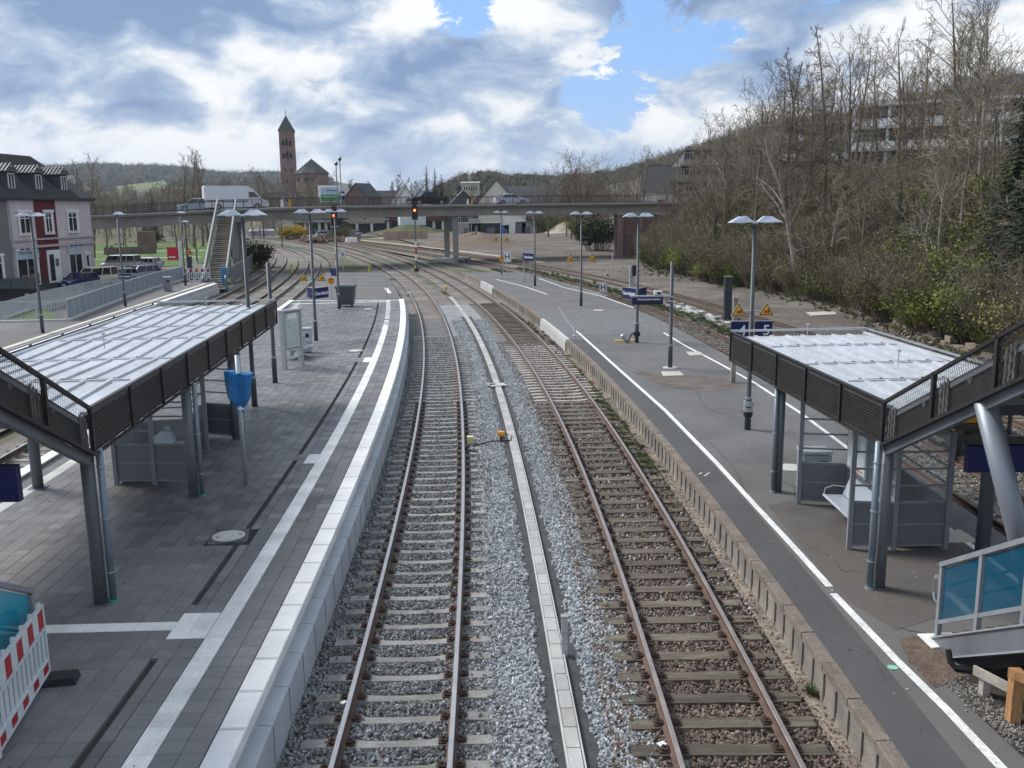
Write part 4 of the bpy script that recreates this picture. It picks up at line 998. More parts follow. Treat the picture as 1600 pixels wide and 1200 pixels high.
def shelter(A,B,width,side,ztop,zfl,label,nb,fh,ribs,end_post_ys,rise=.49,climb=6.0):
    dx,dy=B[0]-A[0],B[1]-A[1]; Ln=math.hypot(dx,dy); rz=math.atan2(-dx,dy)
    t=thing('platform_shelter',label,'shelter',(A[0],A[1],0),rz)
    X=lambda u: side*u
    zr=ztop-.05; zb=ztop-fh
    nsec=nb; sec=Ln/nsec
    for i in range(nsec):
        dz=.05 if i%2 else 0
        m=MB(); y0,y1=i*sec,(i+1)*sec; z0=zr-.05+dz*0; tilt=.05
        za,zc_=(zr-.0,zr-tilt) if i%2 else (zr-tilt,zr-.0)
        a,b=X(.06),X(width-.08); 
        m.add([(a,y0,za),(b,y0,za),(b,y1,zc_),(a,y1,zc_),(a,y0,za-.1),(b,y0,za-.1),(b,y1,zc_-.1),(a,y1,zc_-.1)],[(0,1,2,3),(7,6,5,4),(0,4,5,1),(1,5,6,2),(2,6,7,3),(3,7,4,0)]); m.build('roof_panel',roof_w,t)
        for k in range(ribs):
            u=.55+(width-1.1)*k/(ribs-1)
            m=MB(); m.beam((X(u),y0+.12,za+.022),(X(u),y1-.12,zc_+.022),.06,.045); m.build('roof_rib',rib_m,t)
        if i%2==0 or True:
            m=MB(); m.box(X(width/2),y0+.0,za-.002,width-.5,.06,.03); m.build('roof_batten',roof_w,t)
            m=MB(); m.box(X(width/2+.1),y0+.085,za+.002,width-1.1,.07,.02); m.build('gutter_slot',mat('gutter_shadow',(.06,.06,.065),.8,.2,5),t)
    # roof edge strips
    for u in (.05,width-.06): m=MB(); m.box(X(u),Ln/2,zr-.03,.12,Ln,.05); m.build('roof_edge',rib_m,t)
    # fascia
    nbay=max(2,round(Ln/1.95)); bl=Ln/nbay
    for i in range(nbay):
        slat_bank(bl,fh,13,t,X(-.03),i*bl,side,zb)
        slat_bank(bl,fh,13,t,X(width+.02),i*bl,-side,zb)
    for i in range(nbay+1):
        for u in (-.05,width+.03): m=MB(); m.box(X(u),i*bl,zb-.02,.045,.055,fh+.05); m.build('fascia_post',steel_dark,t)
    for u in (-.05,width+.03):
        m=MB(); m.box(X(u),Ln/2,ztop+.02,.07,Ln,.03); m.build('top_rail',steel_l if u>0 else steel_dark,t)
        m=MB(); m.box(X(u),Ln/2,zb-.05,.07,Ln,.03); m.build('bottom_rail',steel_dark,t)
    # far end: frame rail and short mesh
    m=MB(); m.box(X(width/2),Ln+.05,ztop+.02,width+.1,.07,.05); m.build('end_rail',galv,t)
    mesh_screen((X(0),Ln+.05,zb),(X(width),Ln+.05,zb),fh,t,.045)
    m=MB(); m.box(X(width/2),Ln+.02,zb-.04,width,.06,.05); m.build('end_beam',steel_g,t)
    # lightning rods / fixings on roof
    for (u,yy) in ((width*.48,Ln*.92),(width*.55,Ln*.42)):
        m=MB(); m.tube([(X(u),yy,zr),(X(u),yy,zr+.33)],.012,6); m.box(X(u),yy,zr+.30,.06,.06,.05); m.build('roof_stud',galv,t)
    m=MB(); m.box(X(.06+.1),Ln*.5,zr-.22,.12,Ln,.1); m.build('inner_beam',steel_g,t)
    m=MB(); m.box(X(width-.2),Ln*.5,zr-.22,.12,Ln,.1); m.build('inner_beam',steel_g,t)
    # stair canopy climbing towards the footbridge
    cl=climb
    for u in (-.05,width+.03):
        p0=Vector((X(u),0,zb)); p1=Vector((X(u),-cl,zb+rise*cl))
        mesh_screen(p0,p1,fh,t)
        m=MB(); m.beam(p0+Vector((0,0,fh+.02)),p1+Vector((0,0,fh+.02)),.06,.05); m.build('canopy_top_rail',steel_dark,t)
        m=MB(); m.beam(p0+Vector((X(.0),0,-.03)),p1+Vector((X(.0),0,-.03)),.08,.05); m.build('canopy_bottom_rail',steel_dark,t)
        m=MB(); m.beam(p0+Vector((X(.1 if u<0 else -.1),-.05,-.11)),p1+Vector((X(.1 if u<0 else -.1),0,-.11)),.10,.14); m.build('canopy_girder',steel_g,t)
        yy=0.
        for k,yy in enumerate((0,-1.55,-3.1,-4.65)):
            m=MB(); m.box(X(u),yy,zb-rise*yy-.03,.06,.07,fh+.07); m.build('fascia_post',steel_dark,t)
            # perforated flashing strips hanging beside each post
            m=MB()
            for q in range(3): m.box(X(u+(.03 if u<0 else -.03)),yy-.16-.09*q,zb-rise*yy+.05*q+.04,.012,.055,fh*.8)
            m.build('flashing',mat('perforated_flashing',(.16,.155,.15),.5,.35,9,.4,60),t)['kind']='stuff'
        # dark inner board below the mesh
        w0=X(.0 if u<0 else 0); 
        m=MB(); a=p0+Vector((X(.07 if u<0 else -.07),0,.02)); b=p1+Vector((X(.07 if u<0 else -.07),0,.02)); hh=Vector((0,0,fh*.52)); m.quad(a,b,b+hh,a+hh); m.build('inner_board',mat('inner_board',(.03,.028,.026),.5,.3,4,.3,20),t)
        m=MB(); m.beam(a+hh+Vector((0,0,.03)),b+hh+Vector((0,0,.03)),.05,.06); m.build('canopy_gutter',steel_l,t)
    m=MB(); a0,a1=X(.0),X(width); z0=zb+.42
    m.add([(a0,0,z0),(a1,0,z0),(a1,-cl,z0+rise*cl),(a0,-cl,z0+rise*cl),(a0,0,z0+.06),(a1,0,z0+.06),(a1,-cl,z0+rise*cl+.06),(a0,-cl,z0+rise*cl+.06)],[(3,2,1,0),(4,5,6,7),(0,1,5,4),(1,2,6,5),(2,3,7,6),(3,0,4,7)]); m.build('canopy_roof',mat('canopy_underside',(.07,.085,.105),.5,.1),t)
    for k in range(1,5):
        yy=-k*1.2; m=MB(); m.box(X(width/2),yy,zb-rise*yy+.30,width,.1,.11); m.build('canopy_crossbeam',steel_g,t)
    return t,Ln,rz
def column(x,y,z0,h,label,r=.12,pipe=(-.02,.22),pr_=.05,green=True,par=None):
    t=par
    m=MB(); m.tube([(x,y,z0),(x,y,z0+h)],r,16); m.build('column',steel_g,t,smooth=True)
    if pipe:
        px_,py_=x+pipe[0],y+pipe[1]
        m=MB(); m.tube([(px_,py_,z0+.03),(px_,py_,z0+h)],pr_,12); m.build('downpipe',mat('zinc_pipe',(.20,.25,.29),.45,.1,3,metal=.3,stretch=(1,1,.2)),t,smooth=True)
        m=MB(); m.tube([(px_,py_,z0+.0),(px_,py_,z0+.05)],pr_+.02,12); m.build('pipe_foot',mat('green_ring',(.05,.35,.22),.5) if green else galv,t)
        for zz in (.45,1.35,2.2):
            if zz<h: m=MB(); m.tube([(px_,py_,z0+zz),(px_,py_,z0+zz+.025)],pr_+.012,12); m.build('pipe_clip',galv,t)
    return t
# right shelter
AR=(6.22,15.05); BR=(5.75,23.9)
shR,LnR,rzR=shelter(AR,BR,3.55,1,3.68,ZR,'right hand shelter with pale ribbed metal roof and a stair canopy climbing to the right',4,.68,7,None)
# left shelter
AL=(-6.52,13.9); BL=(-7.86,30.8)
shL,LnL,rzL=shelter(AL,BL,3.9,-1,3.98,ZP,'left hand shelter with long pale ribbed metal roof over the paved platform',6,.68,7,None)
class WP:
    "collects parts built in world space and hangs them on a thing"
    def __init__(s,t): s.t=t
    def __call__(s,mb,name,m,smooth=False,kind=None):
        o=mb.build(name,m,None,smooth=smooth); world_child(o,s.t)
        if kind: o['kind']=kind
        return o
def world_column(t,x,y,z0,h,r=.12,pipe=(-.16,-.1),pr_=.055,green=True):
    W=WP(t); m=MB(); m.tube([(x,y,z0),(x,y,z0+h)],r,16); W(m,'column',steel_g,True)
    m=MB(); m.box(x,y,z0+.001,r*3,r*3,.012); W(m,'foot_plate',steel_g)
    if pipe:
        a,b=x+pipe[0],y+pipe[1]; m=MB(); m.tube([(a,b,z0+.03),(a,b,z0+h)],pr_,12); W(m,'downpipe',mat('zinc_pipe',(.20,.25,.29),.45,.1,3,metal=.3,stretch=(1,1,.2)),True)
        m=MB(); m.tube([(a,b,z0),(a,b,z0+.04)],pr_+.02,12); W(m,'pipe_foot',mat('green_ring',(.05,.35,.22),.5) if green else galv)
        for zz in (.5,1.4,2.25): m=MB(); m.tube([(a,b,z0+zz),(a,b,z0+zz+.02)],pr_+.013,12); W(m,'pipe_clip',galv)
x,y=G(1374,918,ZR); world_column(shR,x,y,ZR,2.62,.09,(-.19,-.05),.058,False)
x,y=G(1214,768,ZR); world_column(shR,x+.02,y,ZR,2.62,.085,(-.13,-.05),.05,False)
world_column(shR,9.45,15.2,ZR,2.62,.105,None); world_column(shR,9.0,21,ZR,2.62,.105,None)
x,y=G(158,942,ZP); world_column(shL,x,y,ZP,2.55,.105,(.18,.06),.055)
x,y=G(303,776,ZP); world_column(shL,x,y,ZP,2.55,.105,(.17,.06),.05)
x,y=G(372,686,ZP); world_column(shL,x-.05,y,ZP,2.55,.10,(.19,.06),.05)
world_column(shL,-10.2,14.6,ZP,2.55,.12,None); world_column(shL,-10.9,20.5,ZP,2.55,.12,None)

# glazed screens under the roofs
def screen(t,p,q,z0,h=2.32,bars=4,low=2,post_w=.09,glazed=True,end_posts=(True,True)):
    p=Vector((*p,z0)); q=Vector((*q,z0)); W=WP(t); up=Vector((0,0,1)); d=(q-p); Ln=d.length; e=d.normalized()
    for i,pt in enumerate((p,q)):
        if end_posts[i]:
            m=MB(); m.beam(pt,pt+up*h,post_w,post_w,up=e); W(m,'screen_post',steel_l)
    a=p+e*post_w/2; b=q-e*post_w/2
    zs=[.10,.52,.95]
    for z in zs: m=MB(); m.beam(a+up*z,b+up*z,.035,.045); W(m,'screen_rail',steel_l)
    for z0_,z1_ in ((.12,.50),(.54,.93)):
        m=MB(); m.beam(a+up*(z0_+z1_)/2,b+up*(z0_+z1_)/2,.02,z1_-z0_); W(m,'grey_panel',panel_g)
    for k in range(1,bars): 
        z=.95+(h-1.0)*k/bars; m=MB(); m.beam(a+up*z,b+up*z,.03,.035); W(m,'screen_rail',steel_l)
    m=MB(); m.beam(a+up*(h-.03),b+up*(h-.03),.05,.05); W(m,'screen_rail',steel_l)
    m=MB(); c0=a+up*.97; c1=b+up*.97; hh=up*(h-1.05); m.quad(c0,c1,c1+hh,c0+hh); W(m,'glass_pane',glass)
gR=[G(1250,787,ZR),G(1326,858,ZR),G(1395,860,ZR),G(1476,858,ZR)]
scR=thing('waiting_screen','grey framed glass windbreak with poster and bench under the right roof','shelter screen',(*gR[1],ZR))
p1=gR[1];p2=gR[2];p3=gR[3]
screen(scR,p1,p2,ZR); screen(scR,p2,p3,ZR,end_posts=(False,True))
pb=(6.33,19.75); pc=(7.35,19.55)
screen(scR,pb,pc,ZR); 
pm1=(7.30,17.0); screen(scR,(7.35,19.55),(7.32,18.3),ZR,end_posts=(False,True)); screen(scR,(7.32,18.3),pm1,ZR,end_posts=(False,False))
screen(scR,p3,(8.3,19.4),ZR,end_posts=(False,True)); screen(scR,(8.3,19.4),(7.35,19.55),ZR,end_posts=(False,False))
W=WP(scR)
# poster case facing the track
t=thing('poster_case','lit looking poster case with a pale line map inside the right shelter','poster',(7.26,18.85,ZR+.95),R(-90))
MB().box(0,-.02,0,1.1,.05,1.3).build('case',steel_l,t); MB().box(0,-.05,.06,.98,.01,1.18).build('poster',mat('poster_paper',(.62,.68,.66),.5,.08,5),t)
m=MB()
for k in range(16): a=k*PI/8; m.beam((.2*math.cos(a),-.058,.75+.3*math.sin(a)),(.2*math.cos(a+PI/8),-.058,.75+.3*math.sin(a+PI/8)),.004,.02)
for k in range(5): m.beam((-.35+.1*k,-.058,.3),(-.25+.12*k,-.058,1.05),.004,.008)
m.build('map_lines',mat('map_grey',(.25,.33,.34),.6),t)['kind']='stuff'
MB().box(.25,-.06,.1,.3,.004,.03).build('red_caption',red,t)
# bench in the right shelter
def metal_bench(x,y,z,rz,label,L_=1.5,double=False):
    t=thing('metal_bench',label,'bench',(x,y,z),rz); bm_=mat('bench_metal',(.42,.47,.53),.45,.06,metal=.2)
    def seat(s):
        r_=s
        MB().add([(-L_/2,r_*.08,.44),(L_/2,r_*.08,.44),(L_/2,r_*.52,.46),(-L_/2,r_*.52,.46),(-L_/2,r_*.08,.41),(L_/2,r_*.08,.41),(L_/2,r_*.52,.43),(-L_/2,r_*.52,.43)],[(0,1,2,3),(7,6,5,4),(0,4,5,1),(1,5,6,2),(2,6,7,3),(3,7,4,0)]).build('seat',bm_,t)
        MB().add([(-L_/2,r_*.09,.46),(L_/2,r_*.09,.46),(L_/2,-r_*.06,.86),(-L_/2,-r_*.06,.86),(-L_/2,r_*.06,.46),(L_/2,r_*.06,.46),(L_/2,-r_*.09,.86),(-L_/2,-r_*.09,.86)],[(0,1,2,3),(7,6,5,4),(0,4,5,1),(1,5,6,2),(2,6,7,3),(3,7,4,0)]).build('backrest',bm_,t)
        m=MB(); m.tube([(-L_/2,r_*.5,.455),(L_/2,r_*.5,.455)],.022,8); m.build('seat_edge',rib_m,t)
        for q in (-1,1):
            m=MB(); m.tube([(q*L_/2*.97,r_*.02,.62),(q*L_/2*.97,r_*.3,.66),(q*L_/2*.97,r_*.48,.6),(q*L_/2*.97,r_*.5,.46)],.014,6); m.build('armrest',galv,t)
    seat(-1)
    if double: seat(1)
    for q in (-.8,.8):
        m=MB(); m.beam((q*L_/2,0,0),(q*L_/2,0,.4),.06,.16,up=(0,1,0)); m.add([(q*L_/2-.03,-.28,.42),(q*L_/2+.03,-.28,.42),(q*L_/2+.03,0,.2),(q*L_/2-.03,0,.2),(q*L_/2-.03,0,.42),(q*L_/2+.03,0,.42)],[(0,1,2,3),(0,3,4),(1,5,2),(0,4,5,1)]); m.build('leg',bm_,t)
    return t
metal_bench(7.12,18.2,ZR,R(-90),'pale metal bench against the glass in the right shelter',1.6)
def bin_(x,y,z,label,w_=.4,h=.95,rz=0,m=galv,name='litter_bin'):
    t=thing(name,label,'litter bin',(x,y,z),rz)
    MB().box(0,0,.06,w_,w_*.8,h-.16,taper=1.02).build('bin_body',m,t); MB().box(0,0,h-.06,w_*1.08,w_*.9,.06).build('bin_lid',rib_m,t); MB().box(w_*.2,-w_*.405,h*.62,w_*.35,.01,h*.16).build('bin_slot',black,t); MB().box(0,0,0,w_*.6,w_*.5,.06).build('bin_foot',steel_g,t)
    return t
bin_(6.95,20.7,ZR,'grey litter bin with slanted openings behind the glass of the right shelter',.62,1.0)
# left screens
scL=thing('waiting_screen','grey panelled glass windbreak under the left roof, nearer of the two','shelter screen',(*G(183,757,ZP),ZP))
a=G(183,757,ZP); b=G(243,757,ZP); c=G(303,757,ZP)
screen(scL,a,b,ZP); screen(scL,b,(c[0]-.03,c[1]),ZP,end_posts=(False,False))
screen(scL,a,(a[0]-.35,a[1]+2.3),ZP,end_posts=(False,True)); screen(scL,(a[0]-.35,a[1]+2.3),(-7.9,23.3),ZP,end_posts=(False,True))
sc2=thing('waiting_screen','grey panelled glass windbreak behind the blue wrapped post, farther of the two','shelter screen',(*G(372,685,ZP),ZP))
d_=G(372,685,ZP); e_=G(322,682,ZP); screen(sc2,e_,(d_[0]-.1,d_[1]),ZP,end_posts=(True,False)); screen(sc2,e_,(e_[0]+.25,e_[1]-2.0),ZP,end_posts=(False,True))
metal_bench(-8.6,22.2,ZP,R(95),'pale metal bench inside the left glass windbreak',1.6)
# blue wrapped post
x,y=G(384,757,ZP); t=thing('wrapped_post','galvanised post whose top is wrapped in a bright blue plastic sheet','wrapped sign',(x,y,ZP))
MB().tube([(0,0,0),(0,0,3.0)],.05,10).build('post',galv,t,smooth=True)
bm=bmesh.new(); n=14; rings=[(1.72,.10),(1.80,.055),(1.88,.15),(2.05,.24),(2.35,.27),(2.6,.285),(2.62,.0)]
rr=random.Random(4); vv=[]
for j,(z,r_) in enumerate(rings):
    row=[]
    for k in range(n):
        a=2*PI*k/n; q=r_*(1+rr.uniform(-.16,.16))*(1.0 if abs(math.cos(a))>.3 else .55)
        row.append(bm.verts.new((q*math.cos(a)*(1.05),q*math.sin(a)*.7,z+rr.uniform(-.02,.02)+(.05 if j==5 and math.cos(a)<-.5 else 0))))
    vv.append(row)
for j in range(len(vv)-1):
    for k in range(n): bm.faces.new((vv[j][k],vv[j][(k+1)%n],vv[j+1][(k+1)%n],vv[j+1][k]))
me=bpy.data.meshes.new('plastic_sheet'); bm.to_mesh(me); bm.free(); me.materials.append(blue_bag); o=link('plastic_sheet',me,t)
MB().tube([(0,0,1.77),(0,0,1.83)],.075,10).build('tie',sign_w,t)
# info board, bench, bin on the paved platform
x,y=G(450,575,ZP); t=thing('timetable_case','tall grey timetable case with glass front on the paved platform','timetable case',(x+.15,y+.25,ZP),R(62))
for q in (-.5,.5): MB().box(q,0,0,.12,.2,2.25).build('post',galv,t)
MB().box(0,0,2.25,1.2,.24,.08).build('top',rib_m,t); MB().box(0,0,.75,.88,.14,1.48).build('case',steel_l,t); MB().box(0,-.075,.8,.8,.01,1.38).build('timetable',mat('timetable_paper',(.5,.56,.55),.3,.15,6),t); MB().box(0,-.085,1.95,.5,.01,.2).build('caption',sign_w,t); MB().box(0,0,.35,.88,.05,.05).build('crossbar',rib_m,t)
x,y=G(470,560,ZP); metal_bench(x-.2,y+.3,ZP,R(80),'double sided pale metal bench behind the timetable case',1.5,True)
x,y=G(473,549,ZP); bin_(x+.25,y-.3,ZP,'square grey litter bin behind the double bench',.45,1.1)
# wheeled bin
x,y=G(533,480,ZP); t=thing('wheeled_bin','large dark grey wheeled bin leaning behind the lamp at the paved end','bin',(x+.25,y+.55,ZP))
gp_=mat('bin_plastic',(.06,.075,.085),.5,.1); MB().box(0,0,.12,.95,.75,1.1,taper=1.22).build('bin_body',gp_,t); MB().box(0,0,1.22,1.28,1.0,.10).build('rim',gp_,t); MB().box(.12,0,1.32,1.1,.95,.1,taper=.9).build('bin_lid',mat('bin_lid_m',(.17,.2,.21),.5),t)
for q in (-.38,.38): MB().tube([(q,-.3,.12),(q+.08,-.3,.12)],.12,12).build('wheel',black,t)
# grey barrier rail across the platform end
def rail_fence(p,q,z,h,label,step=1.1,mid=True,r=.025,name='barrier_rail',m=galv,drop=0):
    p=Vector((*p,z)); q=Vector((*q,z)); t=thing(name,label,'railing',p); d=q-p; n=max(1,round(d.length/step)); up=Vector((0,0,h))
    W0=Vector((0,0,0))
    for i in range(n+1): MB().tube([d*i/n,d*i/n+up],r,6).build('post',m,t)
    for zz in ((h,) if not mid else (h,h*.52)): MB().tube([Vector((0,0,zz)),d+Vector((0,0,zz))],r,6).build('rail',m,t)
    return t
rail_fence(G(479,466,.22),G(553,466,.22),.22,1.55,'grey tube railing across the paved platform end, left half',3.0)
rail_fence(G(556,466,.22),G(604,466,.22),.22,1.55,'grey tube railing across the paved platform end, right half',2.0)
# --- stairs
def stair(x0,x1,y0,z0,label,glassm,slope=.56,run=5.5,side=1,off=0):
    t=thing('stairway',label,'stairway',(x0,y0,z0)); sg=steel_g
    w_=x1-x0
    for q in (0,w_):
        m=MB(); a=Vector((q,0,-.02)); b=Vector((q,-run,slope*run-.02)); m.beam(a+Vector((0,0,-.12)),b+Vector((0,0,-.12)),.14,.34); m.build('stringer',sg,t)
        m=MB(); m.beam(a+Vector((0,0,.06)),b+Vector((0,0,.06)),.2,.025); m.build('stringer_flange',galv,t)
        m=MB(); m.beam(a+Vector((0,0,-.30)),b+Vector((0,0,-.30)),.2,.025); m.build('stringer_flange',galv,t)
        n=5; L_=run/n
        for k in range(n+1):
            yy=-k*L_-.03; zz=-slope*yy; m=MB(); m.box(q,yy,zz+.05,.07,.08,1.12); m.build('baluster_post',steel_l,t)
        m=MB(); m.beam((q,.02,1.2),(q,-run,slope*run+1.18),.08,.07); m.build('top_rail',steel_l,t)
        m=MB(); m.beam((q,.0,.28),(q,-run,slope*run+.28),.06,.06); m.build('lower_rail',steel_l,t)
        for k in range(n):
            ya=-k*L_-.1; yb=-(k+1)*L_+.04; m=MB(); m.add([(q,ya,-slope*ya+.31),(q,yb,-slope*yb+.31),(q,yb,-slope*yb+1.14),(q,ya,-slope*ya+1.14)],[(0,1,2,3)]); m.build('glass_panel',glassm,t)
            
        s=1 if q==0 else -1
        for hh in (.62,.86): m=MB(); m.tube([(q+s*.1,.25,hh-.05),(q+s*.1,0,hh),(q+s*.1,-run,slope*run+hh)],.02,6); m.build('handrail',mat('stainless',(.6,.62,.64),.25,.03,metal=.9),t)
        m=MB(); m.tube([(q,.02,.95),(q,.16,.98),(q,.22,.9),(q,.22,.68),(q,.16,.58),(q,.02,.58)],.018,8); m.build('handrail_loop',MATS['stainless'],t)
    nst=int(run*slope/.165)
    for k in range(nst): MB().box(w_/2,-(k+.5)*run/nst,(k+.4)*run*slope/nst-.02,w_-.16,run/nst+.03,.045).build('tread',mat('stair_tread',(.13,.13,.135),.8,.1,3,.1,40),t)
    return t
stair(6.42,9.2,13.15,ZR,'right stairway with deep teal glass balustrade climbing towards the viewer',teal)
stair(-9.3,-6.48,11.72,ZP,'left stairway with bright turquoise glass balustrade at the bottom left corner',teal_b)
# leaning pillar, column and hanging sign below the right canopy
t=thing('leaning_pillar','thick grey steel pillar leaning outwards under the right canopy','pillar',(7.55,12.0,ZR)); MB().tube([(0,0,0),(-1.12,.35,3.9)],.15,20).build('shaft',mat('silver_paint',(.22,.24,.27),.38,.06,1.5,metal=.35),t,smooth=True); MB().tube([(0,0,.0),(0,0,.04)],.3,16).build('foot_plate',steel_g,t)
m=MB(); x,y=G(1534,866,ZR); m.tube([(x,y,ZR),(x,y,ZR+3.4)],.13,16); tag(m.build('steel_column',steel_g,smooth=True),'straight grey column behind the hanging navy sign at the right','column')
t=thing('hanging_sign','plain navy back of a sign hanging under the right canopy','sign',(7.2,14.0,2.80))
MB().box(.75,0,0,1.75,.12,.42).build('board',blue_sign,t); [MB().tube([(q,0,.42),(q,0,.85)],.025,8).build('hanger',steel_g,t) for q in (.15,.95)]
t=thing('hanging_sign','plain navy back of a sign hanging under the left canopy','sign',(-6.9,12.5,2.99)); MB().box(-.75,0,0,1.5,.12,.52).build('board',blue_sign,t); [MB().tube([(q,0,.52),(q,0,1.0)],.025,8).build('hanger',steel_g,t) for q in (-.3,-.95)]
# wooden trestle rails beside the pit
wd=mat('timber_fresh',(.42,.22,.09),.8,.15,3,.25,20,stretch=(1,1,.3)); wg=mat('timber_grey',(.38,.34,.30),.85,.12,3,.2,20)
pt=MB(); pit=[G(px,py,ZR) for px,py in ((1492,1060),(1505,1083),(1530,1120),(1600,1185),(1700,1260),(1800,1100),(1600,1040))]
pt.add([(*p,ZR+.010) for p in pit],[tuple(range(len(pit)))]); pt.build('pit_shade_patch',mat('pit_shade_soil',(.045,.038,.032),.95,.3,3,.5,18,.9,20),rp)  # flat soil patch coloured dark for the shade inside the pit
sgp=[G(px,py,ZR) for px,py in ((1475,1062),(1500,1062),(1535,1105),(1590,1150),(1640,1200),(1620,1215),(1560,1165),(1520,1125))]
r=random.Random(8); pts=[]
for _ in range(900):
    u=r.random(); i=r.random(); 
    a=Vector(G(1478+150*u,1068+135*u,ZR)); pts.append((a.x+r.uniform(-.05,.38),a.y+r.uniform(-.15,.15),ZR+.015))
stuff(scatter('loose_gravel',pts,SD,.02,.05,90,True),'loose grey gravel spilled along the edge of the pit by the right stairs','gravel')
def timber(t,p,q,w_,h,m,name): 
    mb=MB(); mb.beam(p,q,w_,h); return mb.build(name,m,t)
x,y=G(1537,1086,ZR); t=thing('timber_trestle','grey wooden barrier rail on short posts beside the pit','timber barrier',(x,y,ZR))
t0=Vector((0,0,0)); MB().box(0,0,0,.10,.12,.32).build('post',wg,t); timber(t,(-.12,.08,.33),(.55,-1.55,.36),.035,.13,wg,'rail'); MB().box(.62,-1.5,0,.1,.12,.34).build('post',wg,t)
x,y=G(1582,1128,ZR); t=thing('timber_trestle','taller orange fresh timber barrier beside the pit at the right edge','timber barrier',(x,y,ZR))
MB().box(0,0,0,.14,.13,.72).build('post',wd,t); timber(t,(-.1,.02,.68),(.7,-1.1,.7),.04,.13,wd,'rail'); MB().box(.75,-1.1,0,.13,.13,.72).build('post',wd,t)
x,y=G(1484,1046,ZR); m=MB(); m.tube([(x-.02,y+.05,ZR+.28),(x,y,ZR+.12),(x+.05,y-.05,ZR+.05),(x+.5,y-.2,ZR+.06)],.045,8); tag(m.build('corrugated_pipe',black),'short black corrugated pipe at the lower end of the right stair stringer','pipe')
# --- red and white plastic barriers
rw_w=mat('barrier_white',(.62,.66,.68),.5,.06,2); rw_r=mat('barrier_red',(.38,.015,.02),.5,.08,3)
def plastic_barrier(x,y,z,rz,label,L_=2.0,H_=1.0,foot=True,lamp_=False):
    t=thing('plastic_barrier',label,'barrier',(x,y,z),rz)
    for zz,h in ((H_-.28,.26),(.14,.12)): 
        n=9; 
        for k in range(n): 
            MB().box(-L_/2+(k+.5)*L_/n,0,zz,L_/n-.002,.035,h).build('red_stripe' if k%2==0 else 'white_stripe',rw_r if k%2==0 else rw_w,t)
    for zz in (H_-.33,H_-.015,.10,.27): MB().box(0,0,zz,L_,.05,.035).build('frame_rail',rw_w,t)
    for q in (-1,1): MB().box(q*(L_/2+.02),0,.04,.05,.05,H_-.02).build('side_post',rw_w,t)
    n=12
    for k in range(n): MB().box(-L_/2+(k+.5)*L_/n,0,.305,.085,.02,H_-.635).build('slat',rw_w,t)
    for k in range(6): MB().box(-L_/2+.12+k*(L_-.24)/5,0,H_+.02,.05,.035,.07).build('lug',rw_w,t)
    if foot:
        for q in ((-1,1) if foot==2 else (1,)): MB().box(q*(L_/2-.1),0,0,.28,.8,.10,taper=.93).build('rubber_foot',mat('recycled_rubber',(.03,.03,.03),.9,.3,9),t)
    if lamp_:
        m=MB(); m.tube([(0,-.04,H_-.02),(0,.04,H_-.02)],.13,12); m.build('warning_lamp',MATS['sign_orange'],t)
    return t
a=Vector((-6.27,11.55)); b=Vector((-5.93,9.75)); c=(a+b)/2
plastic_barrier(c.x-.03,c.y,ZP,math.atan2((a-b).y,(a-b).x),'red and white plastic barrier in front of the turquoise stair glass',1.9,1.05)
b2=b+(b-a)*.55; 
x,y=G(305,441,ZP); plastic_barrier(x,y+.6,ZP,0,'red and white plastic barrier with orange lamp at the foot of the bridge stairs',2.3,1.15,2,True)
# --- yellow rail machine half hidden behind the canopy
ym=mat('machine_yellow',(.75,.42,.03),.5,.08,2); x,y=G(1525,720,-.1)
t=thing('rail_machine','yellow track machine partly hidden behind the right canopy','rail vehicle',(x+.2,y+1.2,0),R(-4))
MB().box(0,0,.45,1.9,3.2,.25).build('chassis',steel_dark,t)
MB().box(-.55,-.8,.7,.06,.45,1.35).build('side_panel',ym,t); MB().box(.55,-.5,.7,.08,.9,1.3).build('side_panel',ym,t); MB().box(0,.6,.7,1.5,1.2,1.1,taper=.95).build('engine_hood',ym,t); MB().box(0,-.4,2.0,1.6,1.8,.08).build('cab_roof',steel_dark,t)
for q in (-.7,.7): MB().box(q,-1.2,.7,.08,.08,1.3).build('cab_pillar',steel_dark,t)
m=MB(); m.beam((-1.3,-1.8,1.1),(-.1,-1.0,.72),.16,.2); m.build('boom',steel_dark,t)
m=MB(); m.tube([(-1.0,-1.2,1.65),(-1.0,-1.16,1.65)],.22,16); m.build('mirror',galv,t); m=MB(); m.tube([(.95,-1.2,1.5),(.95,-1.16,1.5)],.25,16); m.build('mirror',galv,t)
for q in ((-.75,-1.2),(.75,-1.2),(-.75,1.2),(.75,1.2)): m=MB(); m.tube([(q[0]-.06,q[1],.38),(q[0]+.06,q[1],.38)],.38,18); m.build('wheel',steel_dark,t)
